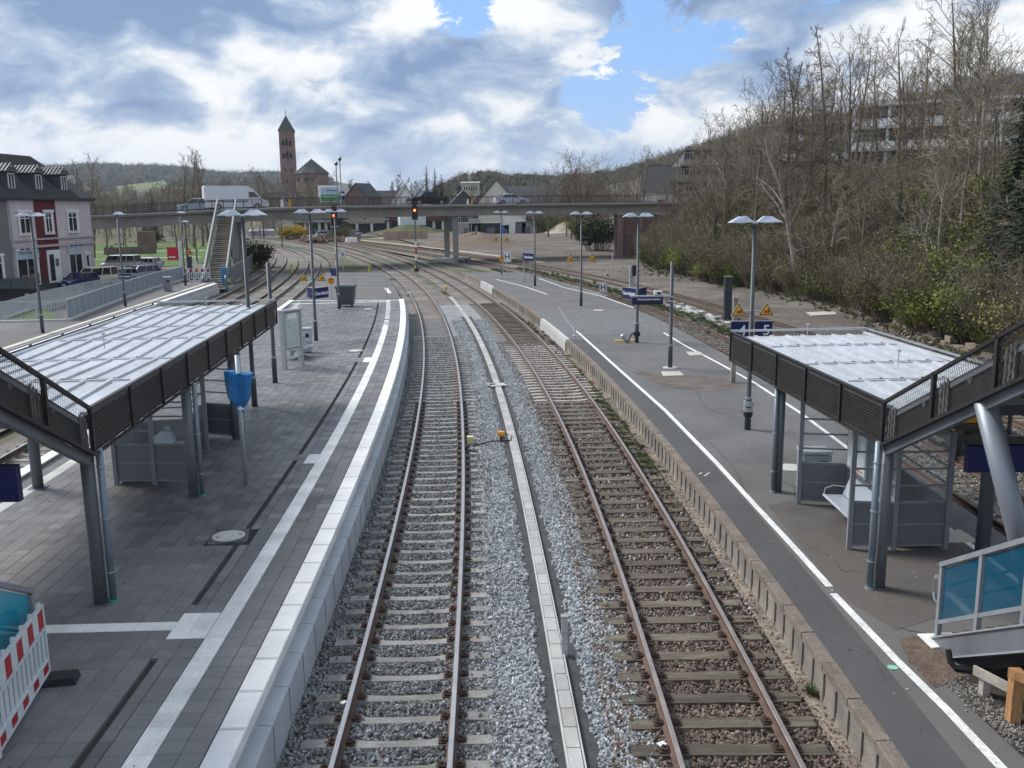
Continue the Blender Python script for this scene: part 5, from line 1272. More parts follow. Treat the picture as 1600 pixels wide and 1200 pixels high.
# ================================================================ bridge, street, buildings, vehicles
brick=mat('red_brick',(.22,.135,.118),.9,.22,1.2,.25,6,.3,8,col2=(.16,.10,.088))
slate=mat('slate_roof',(.045,.048,.054),.75,.2,1,.2,5,.4,7)
tile_d=mat('dark_roof_tile',(.040,.038,.038),.7,.2,1,.2,5)
ster=mat('white_render',(.78,.77,.74),.85,.05,.3)
ZS=-.36
def poly3(pts): return [Vector(p) for p in pts]
BP=[]
for px,d,z in ((-90,107,6.1),(60,105,6.35),(160,104,6.55),(350,107,7.0),(500,114,7.25),(700,124,7.3),(900,130,7.3),(1065,134,7.3)):
    x=D(px,330,d)[0]; BP.append(Vector((x,d,z)))
def bspl(k):
    "point along the bridge edge, k in 0..len-1"
    i=min(int(k),len(BP)-2); f=k-i; p=[BP[max(0,min(len(BP)-1,j))] for j in (i-1,i,i+1,i+2)]
    return .5*((2*p[1])+(p[2]-p[0])*f+(2*p[0]-5*p[1]+4*p[2]-p[3])*f*f+(3*p[1]-p[0]-3*p[2]+p[3])*f**3)
BE=[bspl(i*.2) for i in range(0,(len(BP)-1)*5+1)]
def bnrm(i,pts=BE):
    d=(pts[min(i+1,len(pts)-1)]-pts[max(i-1,0)]); d.z=0; d.normalize(); return d,Vector((-d.y,d.x,0))
br=thing('road_bridge','long concrete road bridge crossing all tracks on slender piers','bridge',BP[4])
WB=WP(br)
def bsweep(prof,name,m):
    mb=MB(); n=len(prof)
    for i,p in enumerate(BE):
        d,nn=bnrm(i)
        for t,z in prof: mb.v.append(tuple(p+nn*t+Vector((0,0,z))))
    for i in range(len(BE)-1):
        for k in range(n): a=i*n+k;c=i*n+(k+1)%n; mb.f.append((a,a+n,c+n,c)); mb.m.append(0)
    mb.f.append(tuple(range(n))); mb.f.append(tuple(range((len(BE)-1)*n,len(BE)*n))); mb.m+=[0,0]
    return WB(mb,name,m)
bc=mat('bridge_concrete',(.37,.355,.325),.9,.12,.4,.1,6,.2,9,stretch=(1,1,.5),col2=(.29,.275,.25),cfac=.55)
bsweep([(0,0),(0,-.24),(.35,-.30),(10.5,-.30),(10.8,-.24),(10.8,0)],'deck_slab',mat('deck_edge',(.20,.185,.165),.9,.15,.6,.15,6))
bsweep([(.75,-.30),(1.0,-1.38),(9.6,-1.38),(9.9,-.30)],'girder',bc)
bsweep([(.02,.002),(.02,.12),(1.5,.12),(1.5,.002)],'kerb',conc)
bsweep([(9.3,.002),(9.3,.12),(10.7,.12),(10.7,.002)],'kerb',conc)
bsweep([(1.5,.003),(1.5,.02),(9.3,.02),(9.3,.003)],'road_surface',asph)
rail_br=mat('bridge_rail_paint',(.065,.058,.055),.6,.2,3)
for off_ in (.15,10.6):
    for hh in (1.12,.22): bsweep([(off_,hh),(off_,hh+.06),(off_+.06,hh+.06),(off_+.06,hh)],'hand_rail',rail_br)
    bars=MB(); acc=0.; 
    for i in range(len(BE)-1):
        a,b=BE[i],BE[i+1]; L_=(b-a).length; d,nn=bnrm(i); n=int(L_/.14)
        for k in range(n):
            p=a.lerp(b,(k+.5)/n)+nn*(off_+.03); bars.beam(p+Vector((0,0,.25)),p+Vector((0,0,1.12)),.018,.018)
        for k in range(2):
            p=a.lerp(b,k/2.)+nn*(off_+.03); m=MB(); m.beam(p+Vector((0,0,.0)),p+Vector((0,0,1.2)),.06,.06); WB(m,'rail_post',rail_br)
    WB(bars,'rail_bars',rail_br,kind='stuff')
def pier(px,d,w_,dep,z1,label,py=None):
    x,y,_=D(px,360,d); m=MB(); m.box(0,0,-.4,w_,dep,z1+.4); o=m.build('pier',bc,None); o.location=(x,y,0); world_child(o,br); o.matrix_parent_inverse=o.matrix_parent_inverse
for px,d,w_ in ((698,131,.72),(711.5,126.5,.72)): pier(px,d,w_,.9,5.95,'')
x,y,_=D(706,400,128.5); m=MB(); m.box(x,y,-.4,3.2,6.5,.62,R(-18)); WB(m,'pier_foot',conc)
for px,d,w_ in ((366,110,.55),(376,114,.8)): pier(px,d,w_,.9,5.7,'')
m=MB(); a=D(352,340,103); m.beam(Vector((D(350,360,107)[0],107,5.6)),Vector((D(341,440,107)[0]+1.4,107,-.3)),.5,.5); WB(m,'raking_pier',bc)
# brick abutment at the right end
x0=D(964,350,134)[0]; ab=thing('brick_abutment','red brick bridge abutment with pilasters half hidden by shrubs','abutment',(x0,133,-.3))
MB().box(4.6,2.5,0,9.2,5,6.0).build('brick_wall',brick,ab)
for q in (.35,3.2,6.0,8.9): MB().box(q,-.12,0,.8,.5,6.05).build('pilaster',mat('pale_brick',(.26,.165,.145),.9,.2,1.5,.25,5),ab)
MB().box(4.6,2.5,6.02,9.6,5.4,.28).build('cap',conc,ab)
# courses of brick shown as projecting bands
for k in range(12): MB().box(4.6,-.015,.3+k*.46,9.1,.04,.05).build('brick_course',MATS['pale_brick'],ab)
# --- footbridge stairs up to the bridge
f0=Vector((D(334,440,82.5)[0],82.5,ZP-.7)); f1=Vector((D(355,330,106.6)[0],106.6,7.0)); t=thing('bridge_stairs','steep concrete stairway with grey parapets climbing up to the road bridge','stairway',f0)
dv=f1-f0; hd=Vector((dv.x,dv.y,0)).normalized(); sd_=Vector((hd.y,-hd.x,0)); Wt=WP(t)
for s in (-1,1):
    m=MB(); o_=sd_*s*.98
    m.beam(f0+o_+Vector((0,0,.55)),f1+o_+Vector((0,0,.75)),.10,.90,up=(0,0,1)); Wt(m,'parapet',mat('parapet_grey',(.23,.25,.265),.7,.1,1))
    m=MB(); m.beam(f0+o_+Vector((0,0,1.05)),f1+o_+Vector((0,0,1.25)),.13,.06); Wt(m,'coping',conc)
nst=40
for k in range(nst):
    p=f0+dv*(k+.5)/nst; m=MB(); m.beam(p-sd_*.92,p+sd_*.92,.46,.10,up=(0,0,1)); Wt(m,'step',mat('step_concrete',(.38,.34,.29),.9,.25,2,rnd=.25))
m=MB(); m.beam(f0+Vector((0,0,-.35)),f1+Vector((0,0,-.35)),1.6,.25); Wt(m,'soffit',steel_dark)
# pale gate posts
x,y,_=D(350,425,83.5); tag(MB().box(0,0,0,.5,.12,2.2).build('blue_gate',mat('gate_blue',(.04,.20,.38),.6,.1),None,loc=(x,y,-.2)),'narrow blue gate leaf at the right of the bridge stairs foot','gate')
# --- left platform by the street
p1=thing('platform','narrow paved platform on the far left with two white lines along its edge','platform'); p1['kind']='structure'
e1=[G(px,py,ZP) for px,py in ((-160,612),(0,558.5),(120,517),(236,478),(340,442.7))]
f1_=[G(px,py,ZP) for px,py in ((322,436.5),(288,438),(240,450.5),(170,476),(110,500),(0,503),(-160,505))]
m=MB(); m.prism([tuple(p) for p in e1+f1_],-.4,ZP,0,1); m.build('platform_body',[blue_conc,mat('left_paving',(.135,.13,.13),.7,.12,.6,.12,8,.2,20)],p1)
def off_line(pts,t):
    r_=[]; P=[Vector((*p,0)) for p in pts]
    for i,p in enumerate(P):
        d=(P[min(i+1,len(P)-1)]-P[max(i-1,0)]).normalized(); n_=Vector((-d.y,d.x,0)); q=p+n_*t; r_.append((q.x,q.y))
    return r_
stripe(off_line(e1,.2),ZP+.008,.36,'edge_line',p1,tac_m); stripe(off_line(e1,1.05),ZP+.008,.30,'guide_line',p1,mat('cream_line',(.60,.57,.45),.8,.1,3))
jn=MB()
P=[Vector((*p,ZP+.004)) for p in e1]
for k in range(90):
    f=k/90*(len(P)-1); i=int(f); a=P[i].lerp(P[i+1],f-i); d=(P[i+1]-P[i]).normalized(); n_=Vector((-d.y,d.x,0)); jn.beam(a+n_*1.3,a+n_*4.2,.02,.004)
jn.build('paving_joints',joint_m,p1)['kind']='stuff'
m=MB(); P=[Vector((*p,0)) for p in e1]
for a,b in zip(P[:-1],P[1:]):
    d=(b-a).normalized(); n_=Vector((d.y,-d.x,0)); m.beam(a+n_*.06+Vector((0,0,.15)),b+n_*.06+Vector((0,0,.15)),.12,.5)
m.build('lower_step',white_conc,p1)
street=MB(); street.add([(-31,-20,ZS),(-28.6,88,ZS),(-29.5,100,ZS),(-37,140,ZS),(-70,150,ZS),(-80,110,ZS),(-75,-20,ZS)],[tuple(range(7))]); struct(street.build('street',asph))
patch('pavement_strip',[(-43.5,60),(-46.2,86),(-45.2,102),(-43.8,102),(-44.4,86),(-41.5,60)],ZS+.01,mat('dark_paving',(.09,.085,.08),.85,.2,.8,.2,6))
# park lawn beyond the street
patch('park_lawn',[(-95,118),(-48,122),(-36,150),(-46,215),(-150,240)],-.30,grass_b)
patch('park_path',[(-95,138),(-50,150),(-50,152),(-95,140)],-.285,mat('park_path_m',(.5,.46,.36),.9))
patch('park_path',[(-110,168),(-52,176),(-52,178),(-110,170)],-.285,MATS['park_path_m'])
for i,(px,py,l_) in enumerate(((186,383,'flat pale picnic table on the park lawn, nearest the railing lamp'),(180,370,'pale bench farther back on the park lawn'),(207,379,'pale reclining bench on the park lawn right of the single lamp'),(171,387,'pale low bench on the park lawn beside the pink house corner'))):
    x,y=G(px,py,-.3); t=thing('park_bench',l_,'bench',(x,y,-.3),i*.4); MB().box(0,0,.42,2.2,.8,.1).build('seat',mat('bench_stone',(.42,.38,.32),.9,.1),t); [MB().box(q,0,0,.3,.6,.42).build('leg',MATS['bench_stone'],t) for q in (-.7,.7)]
m=MB(); a=Vector((*G(163,398,-.3),-.3)); b=Vector((*G(245,396,-.3),-.3)); m.beam(a+Vector((0,0,.6)),b+Vector((0,0,.6)),.4,1.3); tag(m.build('low_wall',mat('low_wall_m',(.16,.13,.10),.9,.2,1,.2,4)),'low brown stone wall between the street and the park','wall')
x,y,_=D(229,361,190); tag(MB().box(x,y,-.3,2.6,3,3.4).build('park_hut',brick,None),'small red brick building among bare trees in the park','building')
# kerbwall at the embankment foot
kw=thing('retaining_wall','low crumbling sandstone retaining wall at the foot of the wooded slope','wall',(22,55,-.2)); Wk=WP(kw); r=random.Random(3)
pts=[Vector((*G(px,py,0),0)) for px,py in ((1262,452),(1300,466),(1345,481),(1400,503),(1450,525),(1505,545),(1560,560),(1620,580),(1720,612))]
for a,b in zip(pts[:-1],pts[1:]):
    n=max(1,int((b-a).length/.75))
    for k in range(n):
        for row in range(2):
            f=(k+(.5 if row else 0))/n
            if f+.9/n>1 or r.random()<.25+.3*row: continue
            p=a.lerp(b,f); q=a.lerp(b,f+.9/n); o_=Vector((r.uniform(-.08,.08),0,-.22+row*.26+r.uniform(-.05,.05))); m=MB(); m.beam(p+o_+Vector((0,0,.18)),q+o_+Vector((0,0,.18)),.4,.27+r.uniform(-.05,.03)); Wk(m,'stone_block',rubble)
pts2=[]
for a,b in zip(pts[:-1],pts[1:]):
    for _ in range(40):
        p=a.lerp(b,r.random()); pts2.append((p.x-abs(r.gauss(0,.9))-.2,p.y,-.1))
for _ in range(120):
    x,y=G(r.gauss(1035,50),r.gauss(424,5),0); pts2.append((x,y,-.1))
for _ in range(90):
    x,y=G(r.uniform(1020,1150),0,0) if False else G(1045+r.uniform(-5,110),474+0,0); 
stuff(scatter('rubble_stones',pts2,[stone(91+i,rubble) for i in range(4)],.12,.5,77,True),'loose pale rubble along the foot of the wooded slope','rubble')
pts2=[]
for _ in range(110):
    k=r.random(); px=1040+95*k; py=487+34*k; x,y=G(px+r.uniform(-14,14),py-14+r.uniform(-3,3),-.2); pts2.append((x,y,-.17))
stuff(scatter('broken_concrete',pts2,[stone(51+i,white_conc,.35) for i in range(4)],.12,.7,79,False),'white broken concrete pieces between the two rusty tracks','rubble')
# --- fences on the left
def panel_fence(pts,z,h,label,m,cellw=1.6,gap=.06,name='panel_fence',corr=True):
    P=[Vector((*p,z)) for p in pts]; t=thing(name,label,'fence',P[0]); W=WP(t)
    for a,b in zip(P[:-1],P[1:]):
        L_=(b-a).length; n=max(1,round(L_/cellw)); e=(b-a).normalized()
        for k in range(n):
            p=a+e*(L_*k/n+gap/2); q=a+e*(L_*(k+1)/n-gap/2)
            mb=MB(); 
            if corr:
                nn=Vector((-e.y,e.x,0)); c=max(2,int((q-p).length/.1)); vs=[]
                for j in range(c+1): 
                    v=p.lerp(q,j/c)+nn*(.02 if j%2 else -.02); vs+=[v+Vector((0,0,.10)),v+Vector((0,0,h))]
                mb.add(vs,[(2*j,2*j+2,2*j+3,2*j+1) for j in range(c)])
            else: mb.beam((p+q)/2*0+p+Vector((0,0,h/2+.05)),q+Vector((0,0,h/2+.05)),.03,h-.1)
            W(mb,'panel',m)
            mb=MB(); mb.beam(p,p+Vector((0,0,h+.04)),.05,.05); W(mb,'fence_post',galv)
        mb=MB(); mb.beam(a+Vector((0,0,h+.03)),b+Vector((0,0,h+.03)),.06,.05); W(mb,'top_rail',galv)
    return t
fp=mat('fence_blue_grey',(.27,.315,.36),.5,.06,2,metal=.2)
panel_fence([G(px,py,ZP) for px,py in ((106,500.5),(170,475),(240,449.5),(287,437))],ZP,1.15,'blue-grey panelled fence along the left platform in front of the parked cars',fp,1.45)
m=MB(); P=[Vector((*G(px,py,ZP),ZP)) for px,py in ((0,504),(106,501.5),(170,476),(240,450.5),(287,438))]
for a,b in zip(P[:-1],P[1:]): m.beam(a+Vector((0,0,.05)),b+Vector((0,0,.05)),.25,.12)
o=m.build('kerb',white_conc); o['kind']='structure'
def bar_fence(pts,z,h,label,step=.16,m=galv,name='bar_fence'):
    P=[Vector((*p,z)) for p in pts]; t=thing(name,label,'fence',P[0]); W=WP(t); bars=MB()
    for a,b in zip(P[:-1],P[1:]):
        L_=(b-a).length; n=int(L_/step); 
        for k in range(n): p=a.lerp(b,k/n); bars.beam(p+Vector((0,0,.08)),p+Vector((0,0,h)),.03,.03)
        for zz in (.08,h): mb=MB(); mb.beam(a+Vector((0,0,zz)),b+Vector((0,0,zz)),.05,.05); W(mb,'rail',m)
        for k in range(int(L_/2.2)+1): p=a.lerp(b,min(1,k*2.2/L_)); mb=MB(); mb.beam(p,p+Vector((0,0,h+.02)),.07,.07); W(mb,'post',m)
    W(bars,'bars',m,kind='stuff'); return t
bar_fence([G(px,py,ZP) for px,py in ((-120,503),(0,501.5),(104,500)) ],ZP,1.1,'galvanised bar railing on the left platform beside the weedy strip')
bar_fence([(*D(px,py,d)[:2],) for px,py,d in ((-90,480,52),(0,480,61),(60,465,69),(130,450,78),(205,435,88),(262,425,93))],.1,1.05,'long galvanised bar fence between the street and the left platform',.13)
# retaining kerb under it
P=[Vector((*D(px,480,d)[:2],0)) for px,d in ((-90,52),(0,61),(60,69),(130,78),(205,88),(262,93))]; m=MB()
for a,b in zip(P[:-1],P[1:]): m.beam(a+Vector((0,0,-.1)),b+Vector((0,0,-.1)),.3,.55)
o=m.build('kerb_wall',conc); o['kind']='structure'
patch('weedy_strip',[(p.x+.3,p.y) for p in P[:3]]+[G(100,498,.1),G(60,499,.1),G(0,500,.1),G(-100,503,.1)],.02,grass_b)
panel_fence([(*D(px,py,d)[:2],) for px,py,d in ((360,438,90),(372,428,98),(386,418,108),(398,408,122),(405,398,142))],-.2,1.7,'curved grey panel fence beside the leftmost track below the bridge',mat('fence_dull',(.18,.20,.21),.6,.1,1),2.2)
x,y=G(263,455,ZP); bin_(x,y,ZP,'grey litter bin against the panelled fence on the left platform',.55,1.15,m=steel_l)
x,y=G(230,432,ZS); tag(MB().box(0,0,0,1.0,.8,1.1).build('blue_bin',mat('bin_light_blue',(.12,.33,.60),.5,.05),None,loc=(x,y-4,ZS)),'light blue bin box standing behind the fence next to the estate car','bin')
# red sign & triangles on the left
x,y,_=D(279,420,97); t=thing('red_case_sign','red display case on a white post at the street corner','sign',(x,y,ZS)); MB().box(.25,0,0,.22,.22,4.3).build('post',sign_w,t); MB().box(-.5,0,2.35,1.0,.3,1.35).build('red_case',mat('case_red',(.62,.02,.04),.45,.05),t); MB().box(-.5,-.16,2.6,.7,.02,.15).build('white_caption',sign_w,t)
x,y,_=D(294,410,99); t=thing('sign_mast','dark mast with a yellow triangle beside the footbridge stairs','sign mast',(x,y,ZS)); MB().tube([(0,0,0),(0,0,4.6)],.07,8).build('mast',pole_m,t); MB().box(.2,0,0,.35,.3,2.6).build('control_box',pole_m,t)
triangle(x+.25,y-.2,ZS+3.05,.95,0,'yellow warning triangle on the dark mast near the bridge stairs')
t=thing('warning_sign','small white triangle board right of the dark mast','sign',(x+.8,y-.2,ZS+1.95)); MB().extr([(-.42,-.3),(.42,-.3),(0,.42)],frame((0,0,0),(1,0,0)),.03).build('board',sign_w,t)
# --- houses
def window(w_,h,fr=.08,mull=1,sill=True,gl=None,frm=None):
    pass
WINC={}
def win(par,x,z,w_,h,y=-.02,mull=1,trans=.3,M=None,fm=None,name='window',surround=0.):
    "window on a wall whose outer face is local y=0, facing -y"
    fm=fm or sign_w; key=(round(w_,2),round(h,2),mull,trans,fm.name,surround)
    if key not in WINC:
        m=MB(); b=.09; m.box(-w_/2+b/2,0,0,b,.08,h); m.box(w_/2-b/2,0,0,b,.08,h); m.box(0,0,0,w_-2*b,.08,b); m.box(0,0,h-b,w_-2*b,.08,b)
        for k in range(mull): m.box(-w_/2+(k+1)*w_/(mull+1),0,b,b*.9,.07,h-2*b)
        if trans: m.box(0,-.005,h*(1-trans),w_-2*b,.06,b*.8)
        if surround:
            s=surround; m.box(-w_/2-s/2,-.03,-.05,s,.12,h+.1); m.box(w_/2+s/2,-.03,-.05,s,.12,h+.1); m.box(0,-.04,h+.05,w_+2*s+.2,.2,.22); m.box(0,-.04,-.16,w_+2*s+.1,.18,.1)
        g=MB(); g.box(0,.02,b,w_-2*b,.02,h-2*b)
        WINC[key]=(m.mesh('window_frame',fm),g.mesh('window_pane',glassd))
    f=link(name,WINC[key][0],par,(x,y,z)); 
    if M is not None: f.matrix_local=M@Matrix.Translation((x,y,z))
    link('pane',WINC[key][1],f); return f
A_=Vector((-46.0,86.5,ZS)); B_=Vector((-45.0,101.3,ZS)); LH=(B_-A_).length; rh=math.atan2(B_.y-A_.y,B_.x-A_.x); HW=8.8
pink=mat('pink_render',(.60,.52,.53),.9,.05,.4,.05,4); grey_r=mat('grey_render',(.20,.185,.185),.9,.06,.4,.05,4); maroon=mat('maroon_render',(.12,.014,.018),.85,.08,.5)
def roof_geo(L_,dep,h,ov,hipL,hipR,z):
    a,b=-ov,L_+ov; c,d=-ov,dep+ov; mid=dep/2; r0=a+hipL; r1=b-hipR
    vs=[(a,c,z),(b,c,z),(b,d,z),(a,d,z),(r0,mid,z+h),(r1,mid,z+h)]; th=.18
    return MB().add(vs+[(v[0],v[1],v[2]-th) for v in vs[:4]],[(0,1,5,4),(1,2,5),(2,3,4,5),(3,0,4),(6,9,8,7),(0,6,7,1),(1,7,8,2),(2,8,9,3),(3,9,6,0)])
def tiles(par,L0,L1,dep,h,ov,z,rows,m):
    "rows of roof tiles as ribs on the front slope"
    mb=MB(); s=Vector((0,dep/2+ov,h)); n=int((L1-L0)/.30)
    for k in range(n):
        x=L0+(k+.5)*(L1-L0)/n; mb.beam((x,-ov,z+.02),(x,dep/2,z+h+.02),.10,.05)
    o=mb.build('tile_ribs',m,par); o['kind']='stuff'
hs=thing('pink_house','pale pink two storey house with maroon centre strip, slate mansard and three dormers','house',A_,rh)
MB().box(LH/2,4.5,0,LH,9,HW).build('wall',pink,hs)
MB().box(6.1,-.03,0,3.6,.14,HW-.05).build('maroon_strip',maroon,hs)
MB().box(LH/2,-.05,0,LH+.05,.14,.85).build('plinth',mat('plinth_dark',(.06,.065,.06),.8,.2,1),hs)
for zz,h_ in ((4.05,.22),(4.75,.16)): MB().box(LH/2,-.08,zz,LH+.1,.3,h_).build('cornice',mat('cornice_pink',(.47,.42,.44),.8,.05),hs)
MB().box(LH/2,-.15,HW-.25,LH+.6,.5,.22).build('gutter',slate,hs)
MB().tube([(.1,-.15,.0),(.1,-.15,HW-.2)],.07,8).build('downpipe',galv,hs)
for x_,w_ in ((2.5,1.7),(6.4,1.15),(11.0,1.7)): win(hs,x_,5.4,w_,1.95,-.06 if x_!=6.4 else -.13,1,.28,surround=.22)
win(hs,2.2,.7,3.3,3.1,-.05,1,0,surround=.12); win(hs,10.9,.9,2.6,3.0,-.05,1,0,surround=.12); win(hs,13.3,1.6,.7,1.3,-.05,0,0,surround=.1)
t_=MB().box(6.6,-.14,.5,2.3,.1,3.2).build('door_frame',sign_w,hs); MB().box(6.15,-.20,.7,.8,.04,2.6).build('door_leaf',glassd,t_); MB().box(7.1,-.20,2.1,.6,.04,.75).build('notice',mat('notice_dark',(.10,.15,.12),.5),t_)
MB().box(2.4,-.10,4.15-.55-.05,0.01,.01,.01)
t_=MB().box(2.3,-.13,3.0+.05,3.6,.08,.92).build('shop_sign',mat('shop_sign_w',(.46,.50,.56),.6,.05),hs)
text('Pizza Pasta',.52,mat('sign_teal',(.03,.20,.24),.6),t_,frame((1.9,-.175,3.65),(1,0,0)),.012); text('EXPRESS',.26,mat('sign_grey_l',(.30,.33,.40),.6),t_,frame((2.7,-.175,3.25),(1,0,0)),.006)
MB().box(10.9,-.13,3.05+.0,2.9,.08,.9).build('shop_sign',mat('shop_sign_w',(.46,.50,.56),.6,.05),hs)
for x_ in (1.2,2.1,3.0,3.9,9.9,10.8,11.7): MB().box(x_,-.3,3.95-.05+.02,.16,.35,.12).build('spotlight',black,hs)
MB().box(2.6,-.09,.75,3.1,.02,.85).build('window_poster',mat('pizza_poster',(.25,.17,.14),.6,.6,2.5,.5,5),hs)
for q in (1.15,):pass
roof_geo(LH,9,4.3,.5,.2,3.0,HW).build('roof',slate,hs); tiles(hs,-.2,LH-2.6,9,4.3,.5,HW,0,tile_d)
for x_ in (1.9,6.4,11.0):
    dm=MB().box(x_,2.6,HW+.55,1.5,4.2,1.85).build('dormer',mat('dormer_slate',(.055,.065,.075),.7,.15,2,.3,7),hs)
    MB().add([(x_-1.0,.1,HW+2.35),(x_+1.0,.1,HW+2.35),(x_+1.0,4.9,HW+2.35),(x_-1.0,4.9,HW+2.35),(x_,.75,HW+3.1),(x_,4.9,HW+3.1)],[(0,1,4),(1,2,5,4),(3,0,4,5),(2,3,5),(3,2,1,0)]).build('dormer_roof',tile_d,dm)
    mb=MB()
    for k in range(12): 
        yy=.35+k*.37; mb.beam((x_+1.0,yy,HW+2.38),(x_+.02,yy,HW+3.12),.08,.07); mb.beam((x_-1.0,yy,HW+2.38),(x_-.02,yy,HW+3.12),.08,.07)
    mb.build('dormer_tiles',mat('tile_glazed',(.07,.075,.085),.4,.2),dm)['kind']='stuff'
    f=win(dm,x_,HW+.75,1.0,1.45,.47,1,0)
MB().box(-1.5,4.2,HW+3.2,1.3,.9,1.9).build('chimney',mat('chimney_slate',(.10,.11,.12),.8),hs)
hg=thing('grey_house','grey rendered house with white window surrounds at the left picture edge','house',A_,rh)
MB().box(-7.55,4.5,0,15,9,HW-.05).build('wall',grey_r,hg); roof_geo(14.9,9,4.25,.5,.2,.2,0).build('roof',slate,hg,loc=(-15.2,0,HW-.02)); tiles(hg,-15,-.2,9,4.25,.5,HW,0,tile_d)
for x_ in (-3.2,-8,-12.5): win(hg,x_,5.3,1.6,2.1,-.05,1,.28,surround=.2); win(hg,x_+.6,1.2,1.7,2.3,-.05,1,.28,surround=.2)
# generic gabled building
def house(px,d,w_,dep,zb,wh,rhh,yaw,wallm,roofm,label,gable='x',wins=(),name='house',chim=None,cat='house'):
    "gable 'x': ridge runs left-right; 'y': gable end faces the viewer"
    x,y,_=D(px,300,d); t=thing(name,label,cat,(x,y,zb),yaw)
    o=MB().box(0,dep/2,0,w_,dep,wh).build('wall',wallm,t)
    ov=.35
    if gable=='x':
        m=MB().add([(-w_/2-ov,-ov,wh-.1),(w_/2+ov,-ov,wh-.1),(w_/2+ov,dep+ov,wh-.1),(-w_/2-ov,dep+ov,wh-.1),(-w_/2-ov,dep/2,wh+rhh),(w_/2+ov,dep/2,wh+rhh)],[(0,1,5,4),(2,3,4,5),(1,2,5),(3,0,4),(3,2,1,0)]); m.build('roof',roofm,t)
    else:
        MB().add([(-w_/2,0,wh+.002),(w_/2,0,wh+.002),(0,0,wh+rhh-.05),(-w_/2,dep,wh+.002),(w_/2,dep,wh+.002),(0,dep,wh+rhh-.05)],[(0,1,2),(5,4,3)]).build('gable',wallm,t)
        for s in (-1,1):
            k=ov*rhh/(w_/2)
            MB().add([(s*(w_/2+ov),-ov,wh-k),(0,-ov,wh+rhh),(0,dep+ov,wh+rhh),(s*(w_/2+ov),dep+ov,wh-k),(s*(w_/2+ov),-ov,wh-k+.22),(0,-ov,wh+rhh+.24),(0,dep+ov,wh+rhh+.24),(s*(w_/2+ov),dep+ov,wh-k+.22)],[(0,1,2,3),(7,6,5,4),(0,4,5,1),(1,5,6,2),(2,6,7,3),(3,7,4,0)]).build('roof_side',roofm,t)
    for (wx,wz,ww,whh) in wins: win(t,wx,wz,ww,whh,-.04,1 if ww>.9 else 0,0)
    if chim: MB().box(chim,dep/2,wh+rhh-.9,.8,.8,1.7).build('chimney',brick,t)
    return t
# church
x,y,_=D(453,300,430); tw=thing('church_tower','tall slender sandstone church tower with pyramid roof and arched belfry openings','church tower',(x,y,0),R(8))
sand=mat('red_sandstone',(.27,.19,.16),.9,.16,.25,.2,1.5,.3,3,col2=(.22,.15,.13)); openm=mat('belfry_dark',(.03,.02,.02),.9)
MB().box(0,0,0,6.9,6.9,41.3,taper=.93).build('shaft',sand,tw); MB().box(0,0,41.3,6.9,6.9,.5).build('cornice',sand,tw)
MB().add([(-3.6,-3.6,41.8),(3.6,-3.6,41.8),(3.6,3.6,41.8),(-3.6,3.6,41.8),(0,0,48.6)],[(0,1,4),(1,2,4),(2,3,4),(3,0,4),(3,2,1,0)]).build('roof',mat('church_slate',(.07,.075,.07),.8,.1,.3),tw)
MB().tube([(0,0,48.4),(0,0,51)],.1,6).build('spire_cross',black,tw); MB().box(0,0,49.8,1.2,.12,.15).build('cross_arm',black,tw)
def arch(par,x,z,w_,h,y,m,name='belfry_opening',rot=None):
    pts=[(-w_/2,0),(w_/2,0),(w_/2,h-w_/2)]+[(w_/2*math.cos(a),h-w_/2+w_/2*math.sin(a)) for a in [PI*k/6 for k in range(1,6)]]+[(-w_/2,h-w_/2)]
    o=MB().extr(pts,frame((0,0,0),(1,0,0)),.12).build(name,m,par); o.location=(x,y,z)
    return o
for z in (31.5,22.5+.8+0,):
    pass
for z in (35.2,29.8):
    for q,h in ((-1.55,2.2),(0,3.1),(1.55,2.2)): arch(tw,q,z-(0),1.0,h,-3.36,openm)
for z,q in ((24,-1.0),(24,1.6),(19,-.6),(14,.8),(9,-.6)): arch(tw,q,z,.45,1.3,-3.42,openm,'slit_window')
x,y,_=D(489,300,425); nv=thing('church_nave','octagonal sandstone church nave with a pointed slate roof and arched windows','church',(x,y,0))
oc=[(8.2*math.cos(R(22.5+45*k)),8.2*math.sin(R(22.5+45*k))) for k in range(8)]
MB().prism([(p*.88,q*.88) for p,q in oc],0,22.8).build('drum',sand,nv); m=MB(); n=8; m.add([(p,q,22.8) for p,q in oc]+[(0,0,29.3)],[(i,(i+1)%8,8) for i in range(8)]+[tuple(reversed(range(8)))]); m.build('roof',MATS['church_slate'],nv)
MB().box(-9,2,0,6,6,14).build('side_block',sand,nv); MB().box(6.5,-3,0,10,9,11).build('choir',sand,nv); MB().add([(1.5,-8,11),(12,-8,11),(12,2,11),(1.5,2,11),(6.7,-3,15)],[(0,1,4),(1,2,4),(2,3,4),(3,0,4),(3,2,1,0)]).build('choir_roof',MATS['church_slate'],nv)
for q in range(7): arch(nv,-2.5+q*.83,19.3,.5,1.8,-6.72,openm,'arched_window')
for q in range(3): arch(nv,-5.6+q*.6,19.3,.42,1.8,-5.1-.0*q,openm,'arched_window')
wr=mat('warm_white_render',(.68,.65,.58),.9,.05,.3); gw=mat('grey_wall',(.36,.34,.315),.9,.08,.4)
house(441,330,14,9,0,7,6.2,R(4),gw,tile_d,'dark roofed house with a pale gabled dormer left of the church','x',[(-4,3.5,1,1.3),(4,3.5,1,1.3)],chim=5)
house(440,327,5.2,3,0,8.6,3.6,R(4),wr,slate,'pale gabled bay with two small windows in front of the dark roofed house','y',[(-1,5.6,.8,1.2),(1,5.6,.8,1.2)],'gable_bay')
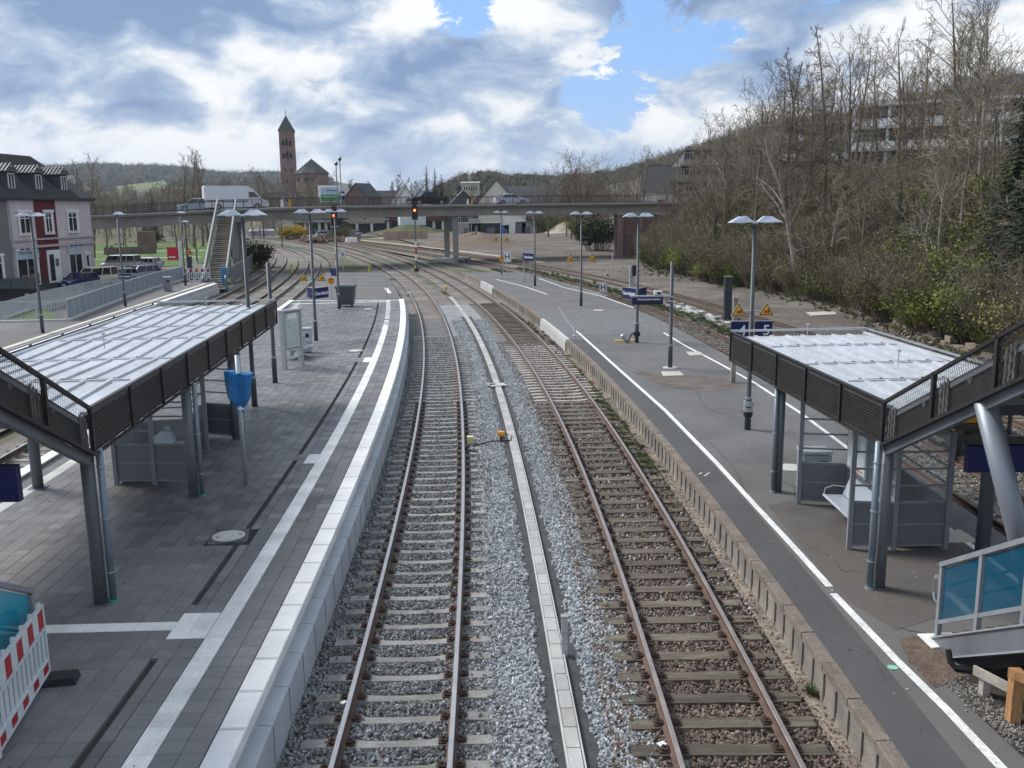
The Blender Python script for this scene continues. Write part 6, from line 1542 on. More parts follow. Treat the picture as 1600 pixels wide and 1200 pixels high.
house(556,300,8,10,0,10.6,4.3,R(-18),brick,slate,'red brick house with slate gable and two white windows right of the billboard','y',[(-1.2,6.4,1.1,1.7),(1.3,6.4,1.1,1.7)])
house(569,250,9,5,3.2,2.5,1.6,R(0),mat('beige_wall',(.34,.30,.24),.9),tile_d,'low beige shed with a shallow gable behind the bridge railing','y',[(0,.8,1.2,1.0)],'shed',cat='shed')
house(608,330,9,9,0,9.3,4,R(6),gw,mat('brown_roof',(.055,.045,.045),.8),'dark brown roofed house at the left of the white gables','x',[(-1,6,1.2,1.2)],chim=3.5)
house(634,300,11.5,9,0,5.6,8.2,R(14),ster,slate,'steep white gabled house with dark verges left of the black pickup','y',[(-1.5,4.5,1,1.2),(1.5,4.5,1,1.2)])
house(656,315,9.5,9,0,6.6,6.5,R(10),wr,slate,'second white gable tucked behind the steep white house','y',[(0,6,1,1.2)])
house(644,285,8,4,2,4.0,4.6,R(20),mat('pale_grey_gable',(.68,.70,.72),.9),tile_d,'bright grey gable low behind the bridge railing','y',[(0,2,1,1)])
sl=mat('slate_cladding',(.085,.09,.10),.8,.1,.5)
house(724,290,9,8,0,7.6,4.4,R(8),sl,slate,'slate clad house with four white windows behind the bridge railing','y',[(-1.6,5.2,1.2,1.7),(2.0,5.2,1.2,1.7),(-1.6,2.3,1.2,1.9),(2.0,2.3,1.2,1.9)])
house(735,400,7.5,8,0,17.4,.5,0,mat('cream_block',(.45,.42,.33),.9),conc,'cream flat roofed block with a dark window band above the slate house','x',[(k*1.0-2.5,14.2,.8,1.5) for k in range(6)],'flat_block',cat='building')
house(776,290,11.5,10,0,8.6,6.6,R(-6),mat('cream_render',(.68,.65,.55),.9,.04,.4),tile_d,'cream gabled house with two windows above the silver car','y',[(-1.6,6.6,1,1.3),(1.8,6.6,1,1.3)],chim=.2)
house(815,292,14,9,0,7.6,4.2,R(-6),gw,tile_d,'long dark roofed building joined right of the cream gable','x',[(-3,5,1,1.3),(2,5,1,1.3)])
house(822,315,12,9,0,10.5,3.5,R(-4),gw,slate,'slate roof peeping above the long dark roof','x')
house(751,292,3,6,0,9.5,1.5,0,mat('salmon_wall',(.40,.22,.18),.9),slate,'narrow salmon coloured house strip left of the cream gable','y',[(0,5,1,1.3)])
# distant white houses on the left hill foot
r=random.Random(2); 
for i in range(9):
    px=188+i*17+r.uniform(-5,5); house(px,1050+r.uniform(-60,60),9,8,14+r.uniform(0,7),4,3,r.uniform(-.5,.5),ster if i%3 else wr,slate,['tiny pale house on the left hill foot, number %s from the left'%w_ for w_ in ('one','two','three','four','five','six','seven','eight','nine')][i],'x' if i%2 else 'y',name='distant_house')
# shop building below the bridge
x,y,_=D(455,340,288); x2=D(694,340,288)[0]; L_=x2-x
sb=thing('shop_building','long flat single storey shop row with red fascia and white pillars below the bridge','shop building',(x,288,-.3))
darkred=mat('fascia_maroon',(.13,.035,.03),.6,.1)
MB().box(L_/2,7,0,L_,13,4.6).build('wall',gw,sb); MB().box(L_/2,-.6,3.6,L_+.5,1.4,1.2).build('fascia',darkred,sb); MB().box(L_/2,6,4.81,L_+1,15,.3).build('roof',slate,sb); MB().box(L_/2,-.3,0,L_,.7,.45).build('plinth',darkred,sb)
MB().box(9,-1.4,3.5,19,.3,.7).build('pale_fascia',mat('fascia_pale',(.40,.42,.42),.6),sb)
xs=[.6,4.2,8.5,10.5,14.0,20,24.5,29.5,34,39,43.5,46.5]
for q in xs: MB().box(min(q,L_-.4),-.12,.45,.75,.3,3.1).build('pillar',sign_w,sb)
for a,b in zip(xs[:-1],xs[1:]): MB().box((a+b)/2,-.03,.6,b-a-1.0,.1,2.8).build('shop_window',glassd if (a<33 or a>38) else mat('frosted_window',(.30,.42,.46),.3,.1),sb)
def strokes(par,x0,x1,z,h,y,m,n,sd): 
    rr_=random.Random(sd); mb=MB(); x=x0
    while x<x1-.1: w_=rr_.uniform(.25,.5)*h; mb.box(x+w_/2,y,z+rr_.choice((0,0,h*.15)),w_*.55,.03,h*rr_.choice((.7,.85,1))); x+=w_
    o=mb.build(n,m,par); o['kind']='stuff'
for x0,x1,m_,tx in ((18.5,20.8,mat('red_sign',(.5,.02,.02),.5),None),(20.9,22.5,mat('beige_sign',(.5,.45,.38),.5),None),(25.5,30.5,black,None),(34.5,40,mat('pink_sign',(.55,.16,.20),.5),None)):
    MB().box((x0+x1)/2,-1.36,3.72,x1-x0,.08,.95).build('shop_sign',m_,sb)
strokes(sb,19.4,21.9,3.9,.55,-1.43,sign_w,'sign_strokes',1); strokes(sb,26.3,30.2,3.9,.5,-1.43,sign_w,'sign_strokes',2); strokes(sb,35,39.6,3.95,.45,-1.43,sign_w,'sign_strokes',3)
patch('car_park',[(x-30,250),(x2+6,262),(x2+10,288),(x-30,288)],-.33,asph)
patch('sandy_lot',[(D(560,1,232)[0],232),(D(640,1,240)[0],240),(D(640,1,262)[0],262),(D(600,1,262)[0],262)],-.30,mat('sandy',(.36,.30,.22),.9,.1))
m=MB(); x,y,_=D(614,370,222); m.box(0,0,-.3,10.5,.5,2.1,R(-6)); tag(m.build('graffiti_wall',mat('graffiti_wall_m',(.40,.28,.21),.9,.25,.6,.25,2),None,loc=(x+3,y,0)),'low pinkish concrete wall with pale graffiti below the bridge','wall')
# mounds
def mound(px,py,z,rx,ry,h,m,label,name='earth_mound',seed=1):
    x,y=G(px,py,z); rr_=random.Random(seed); mb=MB(); n=22; ring=9; vs=[]
    for j in range(ring):
        f=j/(ring-1); 
        for k in range(n):
            a=2*PI*k/n; q=1+.14*math.sin(3*a+seed)+.08*math.sin(7*a+seed*2); vs.append((f*rx*q*math.cos(a),f*ry*q*math.sin(a),h*(math.cos(f*PI)*.5+.5)*(1+.12*math.sin(5*a+j))+rr_.uniform(-.02,.02)*h-.02))
    fs=[(j*n+k,j*n+(k+1)%n,(j+1)*n+(k+1)%n,(j+1)*n+k) for j in range(ring-1) for k in range(n)]
    mb.add(vs,fs); o=mb.build(name,m,None,smooth=True,loc=(x,y,z)); return tag(o,label,'mound')
sandm=mat('pale_sand',(.50,.44,.34),.95,.15,.8,.2,5,.4,7)
mound(888,364,-.2,9,6,3.0,sandm,'pale sand heap in the cleared yard below the bridge','sand_heap',2)
mound(825,362,-.2,8,7,3.0,mat('brown_earth',(.15,.105,.078)),'brown earth heap left of the pale sand heap',seed=4)
mound(745,384,-.2,12,9,2.4,mat('brown_earth',(.15,.105,.078),.95,.3,.7,.4,4,.7,6),'wide flat brown earth heap right of the bridge piers',seed=5)
mound(925,362,-.2,7,4,.9,sandm,'low pale spoil beside the dark green bush',seed=6,name='spoil_heap')
mound(640,364,-.2,15,10,2.2,grass_m,'grassy bank behind the low graffiti wall',seed=7,name='grassy_bank')
mound(800,358,-.2,16,8,1.6,grass_m,'low grassy bank beside the gravel track',seed=8,name='grassy_bank')
# far yard objects
for px,py,w_,h_,m_,l_ in ((805,352,6,5,ster,'white shed below the bridge right of the piers'),(789,352,2.2,2.4,mat('cont_blue',(.03,.16,.50),.5),'small blue container below the bridge'),(742,350,3,4,conc,'pale grey tank block below the bridge'),(760,347,8,3,mat('dark_opening',(.03,.03,.03),.8),'dark shed opening below the bridge'),(820,350,5,3.2,mat('shed_grey',(.34,.38,.4),.7),'grey clad shed below the bridge'),(725,352,4,3,gw,'stone store behind the bridge piers')):
    x,y,_=D(px,py,262); t=thing('yard_shed',l_,'shed',(x,y,-.3)); MB().box(0,0,0,w_,4,h_).build('shed_body',m_,t); MB().box(0,0,h_,w_+.3,4.3,.2).build('shed_roof',conc,t); MB().box(w_*.15,-2.02,0,w_*.3,.06,h_*.6).build('shed_door',steel_g,t)
# --- billboard and signs behind the railing
x,y,_=D(516,305,128); t=thing('billboard','white framed billboard with a green lower half behind the bridge railing','billboard',(x,y,7.0))
MB().box(0,0,.0,.2,.2,.01); [MB().box(q,0,0,.15,.15,3.1).build('leg',sign_w,t) for q in (-1.5,1.5)]; MB().box(0,-.05,.95,3.2,.12,2.2).build('board',sign_w,t); MB().box(.0,-.13,1.05,2.5,.03,.95).build('green_panel',mat('ad_green',(.05,.36,.12),.5,.1),t); MB().box(0,-.13,2.1,2.5,.03,.8).build('blue_panel',mat('ad_pale_blue',(.42,.53,.60),.5,.1),t)
strokes(t,-.9,.9,1.5,.22,-.16,sign_w,'print_strokes',5); strokes(t,-.5,1.0,2.4,.16,-.16,mat('print_blue',(.05,.12,.35),.5),'print_strokes',6)
x,y,_=D(534.5,305,127); t=thing('notice_board','dark blue notice board on a brown post beside the billboard','sign',(x,y,6.9)); MB().box(0,0,0,.3,.2,1.3).build('post',rail_br,t); MB().box(0,-.02,1.3,.62,.12,1.1).build('board',blue_sign,t); MB().box(0,-.1,1.85,.45,.02,.3).build('panel',sign_w,t)
for px,h,l_ in ((527,6.0,'slightly shorter globe street lamp left of its twin on the bridge'),(533,6.6,'taller globe street lamp on the bridge above the blue notice board')):
    x,y,_=D(px,300,124); t=thing('street_lamp',l_,'street lamp',(x,y,7.0)); MB().tube([(0,0,0),(0,0,h-.4)],.07,6).build('pole',mat('pole_grey_l',(.25,.26,.26),.6),t); m=MB(); m.tube([(0,0,h-.45),(0,0,h-.3),(0,0,h-.1),(0,0,h+.08)],[.1,.24,.24,.1],10); m.build('globe',mat('lamp_smoky',(.10,.11,.13),.3),t)
x,y,_=D(409,320,123)
for px,l_ in ((350.5,'right hand'),(343,'left hand')): pass
for px,py,l_,cl_ in ((441,318,'pale bollard cluster on the bridge beside the van',sign_w),(452,318,'red and white road cone near the bridge bollards',MATS['sign_orange'])):
    x,y,_=D(px,py,113.5); t=thing('bollard',l_,'bollard',(x,y,7.2)); m=MB(); m.tube([(0,0,0),(0,0,1.0)],[.22,.08],8); m.build('body',cl_,t); MB().box(0,0,0,.5,.5,.05).build('foot',black,t)
for px,l_ in ((731,'white and orange traffic cone on the bridge left of the silver car'),(738,'orange traffic cone on the bridge nearest the silver car')):
    x,y,_=D(px,315,127.5); t=thing('traffic_cone',l_,'cone',(x,y,7.32)); m=MB(); m.tube([(0,0,0),(0,0,.8)],[.2,.05],8); m.build('cone',MATS['sign_orange'] if px==738 else sign_w,t); MB().box(0,0,0,.45,.45,.04).build('foot',black,t)
# --- vehicles
glass_c=mat('car_glass',(.015,.02,.025),.08,.1,1,spec=.7); tyre=mat('tyre',(.015,.015,.016),.8,.1); rimm=mat('rim',(.35,.36,.37),.3,.05,metal=.7); hl=mat('headlight',(.65,.68,.7),.15,.05); tl=mat('taillight',(.35,.01,.01),.3)
def car(x,y,z,rz,label,cat,colr,L_,W_,H_,prof,cab,name='parked_car',wr_=.33,rough=.3,win_rows=1):
    """front towards +x. prof: lower body outline (x,z) from front bottom clockwise over the top to rear bottom;
    cab: glasshouse (x0 bottom front, x1 top front, x2 top rear, x3 bottom rear, z belt)"""
    pm=mat('car_paint_'+name+'_'+'_'.join('%03d'%int(c*999) for c in colr),colr,rough,.03,.5,spec=.6)
    t=thing(name,label,cat,(x,y,z),rz); hw=W_/2
    m=MB(); n=len(prof); vs=[]
    for s,k in ((-1,.90),(-1,1.),(1,1.),(1,.90)):
        for px_,pz in prof:
            inx=px_*(1 if k==1. else .985); q=k if pz>.35 else 1.
            zz=pz if k==1. else (pz+.05 if pz>.6 else pz); vs.append((inx,s*hw*q*(.94 if abs(px_)>L_*.46 else 1),pz if k==1. else zz))
    # order: left-inner,left-outer,right-outer,right-inner -> skin from left outer over the top to right outer
    m.v=[];fs=[]
    rows=[[(p[0],-hw*(.93 if abs(p[0])>L_*.45 else 1)*(1 if p[1]<H_*.55 else .97),p[1]-.03*(p[1]>.6)) for p in prof],[(p[0],-hw*.86,p[1]+.02*(p[1]>.6)) for p in prof],[(p[0],hw*.86,p[1]+.02*(p[1]>.6)) for p in prof],[(p[0],hw*(.93 if abs(p[0])>L_*.45 else 1)*(1 if p[1]<H_*.55 else .97),p[1]-.03*(p[1]>.6)) for p in prof]]
    vs=[v for r_ in rows for v in r_]
    for j in range(3):
        for k in range(n-1): a=j*n+k; fs.append((a,a+1,a+1+n,a+n))
        a=j*n; fs.append((a+n-1,a,a+n,a+2*n-1))
    fs.append(tuple(range(n))); fs.append(tuple(reversed(range(3*n,4*n)))); m.add(vs,fs); m.build('body',pm,t)
    x0,x1,x2,x3,zb=cab; zt=H_; i1=hw*.92; i2=hw*.76
    vs=[(x0,-i1,zb-.03),(x0,i1,zb-.03),(x3,i1,zb-.03),(x3,-i1,zb-.03),(x1,-i2,zt-.04),(x1,i2,zt-.04),(x2,i2,zt-.04),(x2,-i2,zt-.04)]
    MB().add(vs,[(0,4,5,1),(1,5,6,2),(2,6,7,3),(3,7,4,0),(4,7,6,5)]).build('windows',glass_c,t)
    MB().add([(x1+.02,-i2-.01,zt-.04),(x1+.02,i2+.01,zt-.04),(x2-.02,i2+.01,zt-.04),(x2-.02,-i2-.01,zt-.04),(x1-.1,-i2*.85,zt+.02),(x1-.1,i2*.85,zt+.02),(x2+.1,i2*.85,zt+.02),(x2+.1,-i2*.85,zt+.02)],[(0,1,5,4),(1,2,6,5),(2,3,7,6),(3,0,4,7),(4,5,6,7)]).build('roof',pm,t)
    for s in (-1,1):
        ps=[((x0,s*i1,zb),(x1,s*i2,zt-.02)),((x3,s*i1,zb),(x2,s*i2,zt-.02))]+[(((x0*(1-f)+x3*f),s*(i1+.0),zb),((x1*(1-f)+x2*f),s*i2,zt-.03)) for f in ((.42,.72) if L_>3.9 else (.5,))]
        for a,b in ps: m=MB(); m.beam(a,b,.07,.05); m.build('pillar',pm,t)
        m=MB(); m.box(x0-.25,s*(hw+.09),zb+.02,.12,.16,.13); m.build('wing_mirror',pm,t)
        MB().box(0,s*(hw*.995),zb-.32,.02,.02,.02).build('door_handle',rimm,t)
        m=MB(); m.box(L_/2-.10,s*hw*.72,.60,.16,.34,.17); m.build('headlight',hl,t); m=MB(); m.box(-L_/2+.04,s*hw*.80,.75,.08,.22,.28); m.build('taillight',tl,t)
    for sx in (L_*.31,-L_*.30):
        for s in (-1,1):
            w_=MB(); w_.tube([(0,-.11,0),(0,.11,0)],wr_,18); o=w_.build('wheel',tyre,t,loc=(sx,s*(hw-.10),wr_),smooth=False); q=MB(); q.tube([(0,s*.10,0),(0,s*.125,0)],wr_*.66,12); q.build('rim',rimm,o)
    MB().box(L_/2-.02,0,.38,.06,.52,.12).build('number_plate',sign_w,t); MB().box(L_/2-.015,0,.55,.05,W_*.45,.12).build('grille',black,t); MB().box(0,0,.2,L_*.9,W_*.8,.15).build('underbody',black,t)
    return t
def P_hatch(L_): return [(L_/2,.25),(L_/2,.62),(L_/2-.15,.76),(L_*.22,.93),(-L_/2+.12,.98),(-L_/2,.85),(-L_/2,.25)]
def P_van(L_): return [(L_/2,.25),(L_/2,.70),(L_/2-.2,.88),(L_*.30,1.05),(-L_/2+.05,1.10),(-L_/2,.9),(-L_/2,.25)]
def cpos(px,d): x,y,_=D(px,400,d); return x,y
x,y=cpos(8,80.5); car(x,y,ZS,R(-155),'black compact van parked in front of the grey house, cut by the picture edge','van',(.02,.02,.024),4.6,1.8,1.82,P_van(4.6),(1.45,.85,-2.1,-2.25,1.05),wr_=.34,rough=.2)
x,y=cpos(120,92); car(x,y,ZS,R(-112),'dark blue small car facing the viewer beside the pink house door','car',(.012,.03,.13),3.8,1.65,1.5,P_hatch(3.8),(1.0,.4,-1.5,-1.75,.93),rough=.25)
x,y=cpos(147,95); car(x,y,ZS,R(-118),'pale yellow taxi van parked right of the dark blue small car','van',(.66,.66,.50),4.5,1.8,1.82,P_van(4.5),(1.45,.85,-2.05,-2.2,1.08))
x,y=cpos(183,98.5); car(x,y,ZS,R(-125),'silver hatchback parked between the yellow van and the white fronted estate','car',(.33,.37,.42),4.1,1.72,1.46,P_hatch(4.1),(1.1,.4,-1.5,-1.85,.93))
x,y=cpos(216,101.5); car(x,y,ZS,R(-125),'dark fronted silver estate car behind the light blue bin','car',(.30,.33,.37),4.4,1.8,1.6,P_hatch(4.4),(1.2,.5,-1.8,-2.1,.95))
x,y=cpos(188,119); car(x,y,ZS,R(172),'white van with dark windows driving behind the row of parked cars','van',(.58,.60,.62),4.8,1.9,1.95,P_van(4.8),(1.75,1.15,-2.2,-2.35,1.10))
x,y=cpos(228,121); car(x,y,ZS,R(160),'second pale car partly hidden at the street bend','car',(.5,.52,.55),4.2,1.75,1.5,P_hatch(4.2),(1.2,.5,-1.5,-1.9,.93))
def ondeck(px,d): x,y,_=D(px,320,d); return x,y
def deck_z(x): return float(np.interp(x,[p.x for p in BE],[p.z for p in BE]))+.02
def ang_at(x):
    i=min(range(len(BE)),key=lambda k:abs(BE[k].x-x)); d,_=bnrm(i); return math.atan2(d.y,d.x)
x,y=ondeck(369,110); a=ang_at(x)
vn=car(x,y,deck_z(x),a,'long high roofed white delivery van crossing the bridge','van',(.70,.71,.74),7.2,2.0,1.35,[(3.6,.3),(3.6,.75),(3.4,1.0),(2.5,1.3),(-3.55,1.3),(-3.6,1.0),(-3.6,.3)],(2.75,1.9,1.55,1.5,1.28),name='delivery_van',wr_=.37,rough=.35)
vm=[m for m in MATS.values() if m.name.startswith('car_paint_delivery')][0]
bx=MB(); prof=[(2.9,1.2),(1.9,2.30),(1.3,2.72),(-3.45,2.75),(-3.6,2.6),(-3.6,1.2)]; n=len(prof)
bx.extr(prof,Matrix.Rotation(PI/2,4,'X')@Matrix.Translation((0,0,-.97)),1.94); bx.build('cargo_body',vm,vn)
MB().add([(2.93,-.8,1.28),(2.93,.8,1.28),(1.98,.74,2.24),(1.98,-.74,2.24)],[(0,1,2,3)]).build('windscreen',glass_c,vn)
for s in (-1,1): MB().add([(2.5,s*.985,1.45),(1.35,s*.985,1.38),(1.35,s*.985,2.05),(1.95,s*.985,2.05)],[(0,1,2,3)]).build('side_window',glass_c,vn)
MB().box(-1.1,-.985,.95,4.6,.02,.10).build('side_trim',mat('trim_dark',(.06,.06,.07),.6),vn)
x,y=ondeck(307,108.5); car(x,y,deck_z(x),ang_at(x)+PI,'silver blue hatchback close behind the white delivery van on the bridge','car',(.30,.36,.42),4.2,1.75,1.5,P_hatch(4.2),(1.2,.5,-1.4,-1.8,.93),name='moving_car')
x,y=ondeck(668,126.5); pk=car(x,y,deck_z(x),ang_at(x)+PI,'black double cab pickup truck on the bridge above the right signal','pickup',(.012,.013,.016),5.4,1.9,1.82,[(2.7,.35),(2.7,.95),(2.45,1.12),(1.35,1.2),(-2.65,1.2),(-2.7,.95),(-2.7,.35)],(1.45,.75,-.55,-.85,1.18),name='pickup_truck',wr_=.40,rough=.2)
MB().box(-1.8,0,1.2,1.7,1.5,.05).build('load_bed',black,pk)
x,y=ondeck(798,130); car(x,y,deck_z(x),ang_at(x),'silver saloon car on the bridge in front of the cream gable','car',(.42,.45,.50),4.7,1.8,1.45,[(2.35,.25),(2.35,.6),(2.2,.74),(1.0,.92),(-1.5,.98),(-2.25,.95),(-2.35,.8),(-2.35,.25)],(1.05,.3,-1.0,-1.65,.93),name='moving_car')
# cars at the shop row and small boats/vehicles left
cc=[(.45,.5,.55),(.02,.02,.03),(.015,.016,.02),(.35,.5,.42),(.3,.32,.36),(.5,.6,.75),(.55,.57,.6)]
ll=['silver car at the left end of the shop row','black car right of the silver one at the shop row','dark car parked square to the third shop window','pale green car in front of the shop row','grey car nosing to the shop wall','light blue car at the right of the shop car park','white car low among the parked cars at the shops']
for (px,d,rz),c_,l_ in zip(((475,280,.3),(487,279,2.8),(507,283,1.5),(517,262,.2),(531,276,.1),(556,262,1.1),(507,258,.4)),cc,ll):
    x,y=cpos(px,d); car(x,y,-.3,rz,l_,'car',c_,4.2,1.75,1.5,P_hatch(4.2),(1.2,.5,-1.5,-1.9,.93))
for i,(px,py,c_) in enumerate(((402,362,(.30,.40,.46)),(411,361,(.55,.58,.6)),(398,363,(.50,.52,.5)),(421,366,(.42,.42,.4)))):
    x,y,_=D(px,py,272); t=thing('tarp_stack',['blue tarpaulin covered stack at the far left yard','white covered stack right of the blue tarpaulin','pale covered stack at the left of the blue tarpaulin','grey covered stack lowest at the far left yard'][i],'covered stack',(x,y,-.3)); mm=mat('tarp_%d'%i if False else 'tarp_'+'abcd'[i],c_,.7,.15,.5); MB().box(0,0,0,3.2,2.5,1.4,taper=.9).build('stack',mm,t); MB().add([(-1.6,-1.3,1.4),(1.6,-1.3,1.4),(1.6,1.3,1.4),(-1.6,1.3,1.4),(-1.2,0,2.0),(1.2,0,2.0)],[(0,1,5,4),(1,2,5),(2,3,4,5),(3,0,4)]).build('sheet',mm,t)
x,y,_=D(549,374,205); tag(MB().box(x,y,-.3,2.6,1.5,1.2,.3,taper=.85).build('white_sack',sign_w),'big white bulk bag beside the far track','bulk bag')
# timber piles near the far track
r=random.Random(12); pts=[]
for _ in range(260):
    px=r.uniform(470,560); x,y,_z=D(px,370,r.uniform(205,232)); pts.append((x,y,-.2+r.uniform(0,.5)))
stuff(scatter('rubble_pile',pts,[stone(141+i,mat('brown_rubble',(.16,.10,.075),.95,.3,2,rnd=.3)) for i in range(3)],.6,2.0,33,True),'brown heaps of rubble and wood beside the far track','rubble')
tag(stripe([T4(y,3.5) for y in arange(120,245,8)],-.10,1.0,'sand_edge',None,sandm),'pale kerb of sand along the far track bend','kerb')['kind']='structure'
# apartment terraces on the slope
def terrace(px,d,z0,w_,floors,fh,label,m,step=0.,yaw=0.):
    x,y,_=D(px,240,d); t=thing('apartment_block',label,'apartment block',(x,y,z0),yaw)
    for k in range(floors):
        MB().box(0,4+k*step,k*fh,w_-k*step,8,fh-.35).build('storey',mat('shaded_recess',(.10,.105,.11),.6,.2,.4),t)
        MB().box(0,3.4+k*step,k*fh+fh-.35,w_-k*step+.6,9.6,.35).build('floor_slab',m,t)
        MB().box(0,-1.35+k*step,k*fh+.0,w_-k*step+.4,.12,.9).build('balcony_parapet',m,t)
        n=int(w_/4.2)
        for q in range(n+1): MB().box(-w_/2+q*w_/n,-1.0+k*step,k*fh,.35,.5,fh-.3).build('pillar',m,t)
        for q in range(n): win(t,-w_/2+(q+.5)*w_/n,k*fh+.3,2.2,1.8,k*step-.03,1,0)
    return t
terrace(1175,170,8.5,26,3,2.9,'white terraced apartment block high on the wooded slope, left one',mat('terrace_grey',(.25,.245,.225),.8,.06),1.5,R(-10))
terrace(1295,150,11,24,3,2.9,'bright white apartment block behind the bare trees, middle one',mat('block_white_soft',(.66,.67,.68),.8,.05),1.2,R(-16))
terrace(1500,120,11,26,3,2.9,'large white apartment block behind the bare trees at the right',mat('block_white',(.78,.79,.80),.8,.05),.8,R(-28))
def slope_house(px,d,w_,label,**k):
    x=D(px,250,d)[0]; return house(px,d,w_,8,terrain(x,d)-.5,4.5,4.2,R(-12),ster,slate,label,'y',[(-1.2,4.6,1,1.3),(1.2,4.6,1,1.3),(-1.2,1.5,1,1.3),(1.2,1.5,1,1.3)])
slope_house(1030,230,8,'small white gabled house alone on the wooded hill left')
house(1058,185,14,9,5,4.5,5.0,R(-14),wr,tile_d,'big dark roofed house behind the slope trees above the brick abutment','x',[(3,1.8,1.4,1.4),(-3,1.8,1.4,1.4)])
house(1075,200,9,8,9,5,5,R(-10),wr,slate,'pale gabled house behind the big dark roof on the slope','y',[(0,5,1.2,1.4)])
x,y,_=D(1550,110,300); house(1545,300,22,14,terrain(x,300)-4,10,5,R(-20),mat('hill_hotel',(.07,.075,.09),.8),slate,'dark large building on the hilltop at the upper right','x',name='hill_building',cat='building')
# ================================================================ trees and shrubs
def grow(seed,H,r0,n1,spread,levels=(5,5,4),lean=0.,up=.25,start=.22,thin=.0145,form='round',mats_=(None,None),lenf=.42,crook=.12):
    "bare tree: returns (trunk+limbs mesh, twig mesh)"
    r=random.Random(seed); A=MB(); B=MB()
    def seg(mb,pts,rs,n):
        mb.tube(pts,rs,n,cap=False)
    def path(p,d,L_,k,wob,up_):
        pts=[Vector(p)]; d=Vector(d).normalized()
        for i in range(k):
            d=(d+Vector((r.uniform(-wob,wob),r.uniform(-wob,wob),r.uniform(-wob,wob)*.6+up_))).normalized(); pts.append(pts[-1]+d*L_/k)
        return pts,d
    trunk,_=path((0,0,-.3),(lean,0,1),H*.92,9,crook*.5,.03)
    seg(A,trunk,[r0*(1-.88*i/9)+.01 for i in range(10)],6)
    def at_(pts,f): k=f*(len(pts)-1); i=min(int(k),len(pts)-2); return pts[i].lerp(pts[i+1],k-i),(pts[i+1]-pts[i]).normalized()
    def side(d,ang):
        a=r.uniform(0,2*PI); x=d.cross(Vector((math.cos(a),math.sin(a),.3))).normalized(); return (d*math.cos(ang)+x*math.sin(ang)).normalized()
    for i in range(n1):
        f=start+(1-start)*(i+r.random()*.8)/n1; f=min(f,.98); p,d=at_(trunk,f)
        if form=='round': L1=H*lenf*(1.15-f*.75)*r.uniform(.75,1.15); ang=R(r.uniform(28,62))*spread
        elif form=='poplar': L1=H*.24*(1.1-f*.6); ang=R(r.uniform(12,26))
        elif form=='larch': L1=H*.16*(1.25-f)*r.uniform(.7,1.2); ang=R(r.uniform(65,95))
        ra=r0*(1-.85*f)*.5
        l1,d1=path(p,side(d,ang),L1,5,crook*1.6,up*.16 if form!='larch' else .02); seg(A,l1,[max(thin*1.4,ra*(1-.75*k/5)) for k in range(6)],4)
        for j in range(levels[0]):
            g=.25+.75*(j+r.random())/levels[0]; p2,e2=at_(l1,min(g,.98)); L2=L1*.45*(1.2-g*.6)*r.uniform(.7,1.2)
            l2,_=path(p2,side(e2,R(r.uniform(25,60))),L2,3,crook*1.8,up*.12); seg(B,l2,[max(thin*1.1,ra*.35*(1-.6*k/3)) for k in range(4)],3)
            for k in range(levels[1]):
                h=.2+.8*(k+r.random())/levels[1]; p3,e3=at_(l2,min(h,.99)); L3=L2*.55*r.uniform(.6,1.2)
                l3,_=path(p3,side(e3,R(r.uniform(20,60))),L3,2,crook*2,up*.1)
                seg(B,l3,[thin,thin*.75,thin*.35],3)
                for q in range(levels[2]):
                    p4,e4=at_(l3,r.uniform(.2,1)); v=side(e4,R(r.uniform(20,65)))*L3*r.uniform(.35,.7); w_=v.cross(Vector((r.random(),r.random(),r.random()))).normalized()*thin*.55
                    B.add([p4-w_,p4+w_,p4+v],[(0,1,2)])
    return A.mesh('trunk',mats_[0]),B.mesh('crown',mats_[1])
def conifer(seed,H,rad,m,dens=1.):
    r=random.Random(seed); B=MB(); A=MB(); A.tube([(0,0,-.3),(0,0,H*.97)],[H*.017+.05,.03],6,cap=False)
    n=int(26*dens+H*1.2)
    for i in range(n):
        f=.06+.93*(i/n); z=H*f; R_=rad*(1-f)**.85*r.uniform(.8,1.12)+.15; k=int(7+8*(1-f)); ph=r.random()*6
        for j in range(k):
            a=ph+2*PI*j/k+r.uniform(-.2,.2); L_=R_*r.uniform(.75,1.1); d=Vector((math.cos(a),math.sin(a),0)); s=Vector((-d.y,d.x,0))
            for q in range(4):
                g0=q/4; g1=(q+1)/4+.05; w_=L_*.20*(1-g0*.55)*r.uniform(.7,1.2)
                p=d*L_*g0+Vector((0,0,z-L_*.32*g0)); t=d*L_*g1+Vector((0,0,z-L_*.30*g1+r.uniform(-.1,.05)))
                B.add([p,p.lerp(t,.6)+s*w_+Vector((0,0,-.08*L_*r.random())),t,p.lerp(t,.6)-s*w_+Vector((0,0,-.08*L_*r.random()))],[(0,1,2,3)])
    return A.mesh('trunk',bark),B.mesh('crown',m)
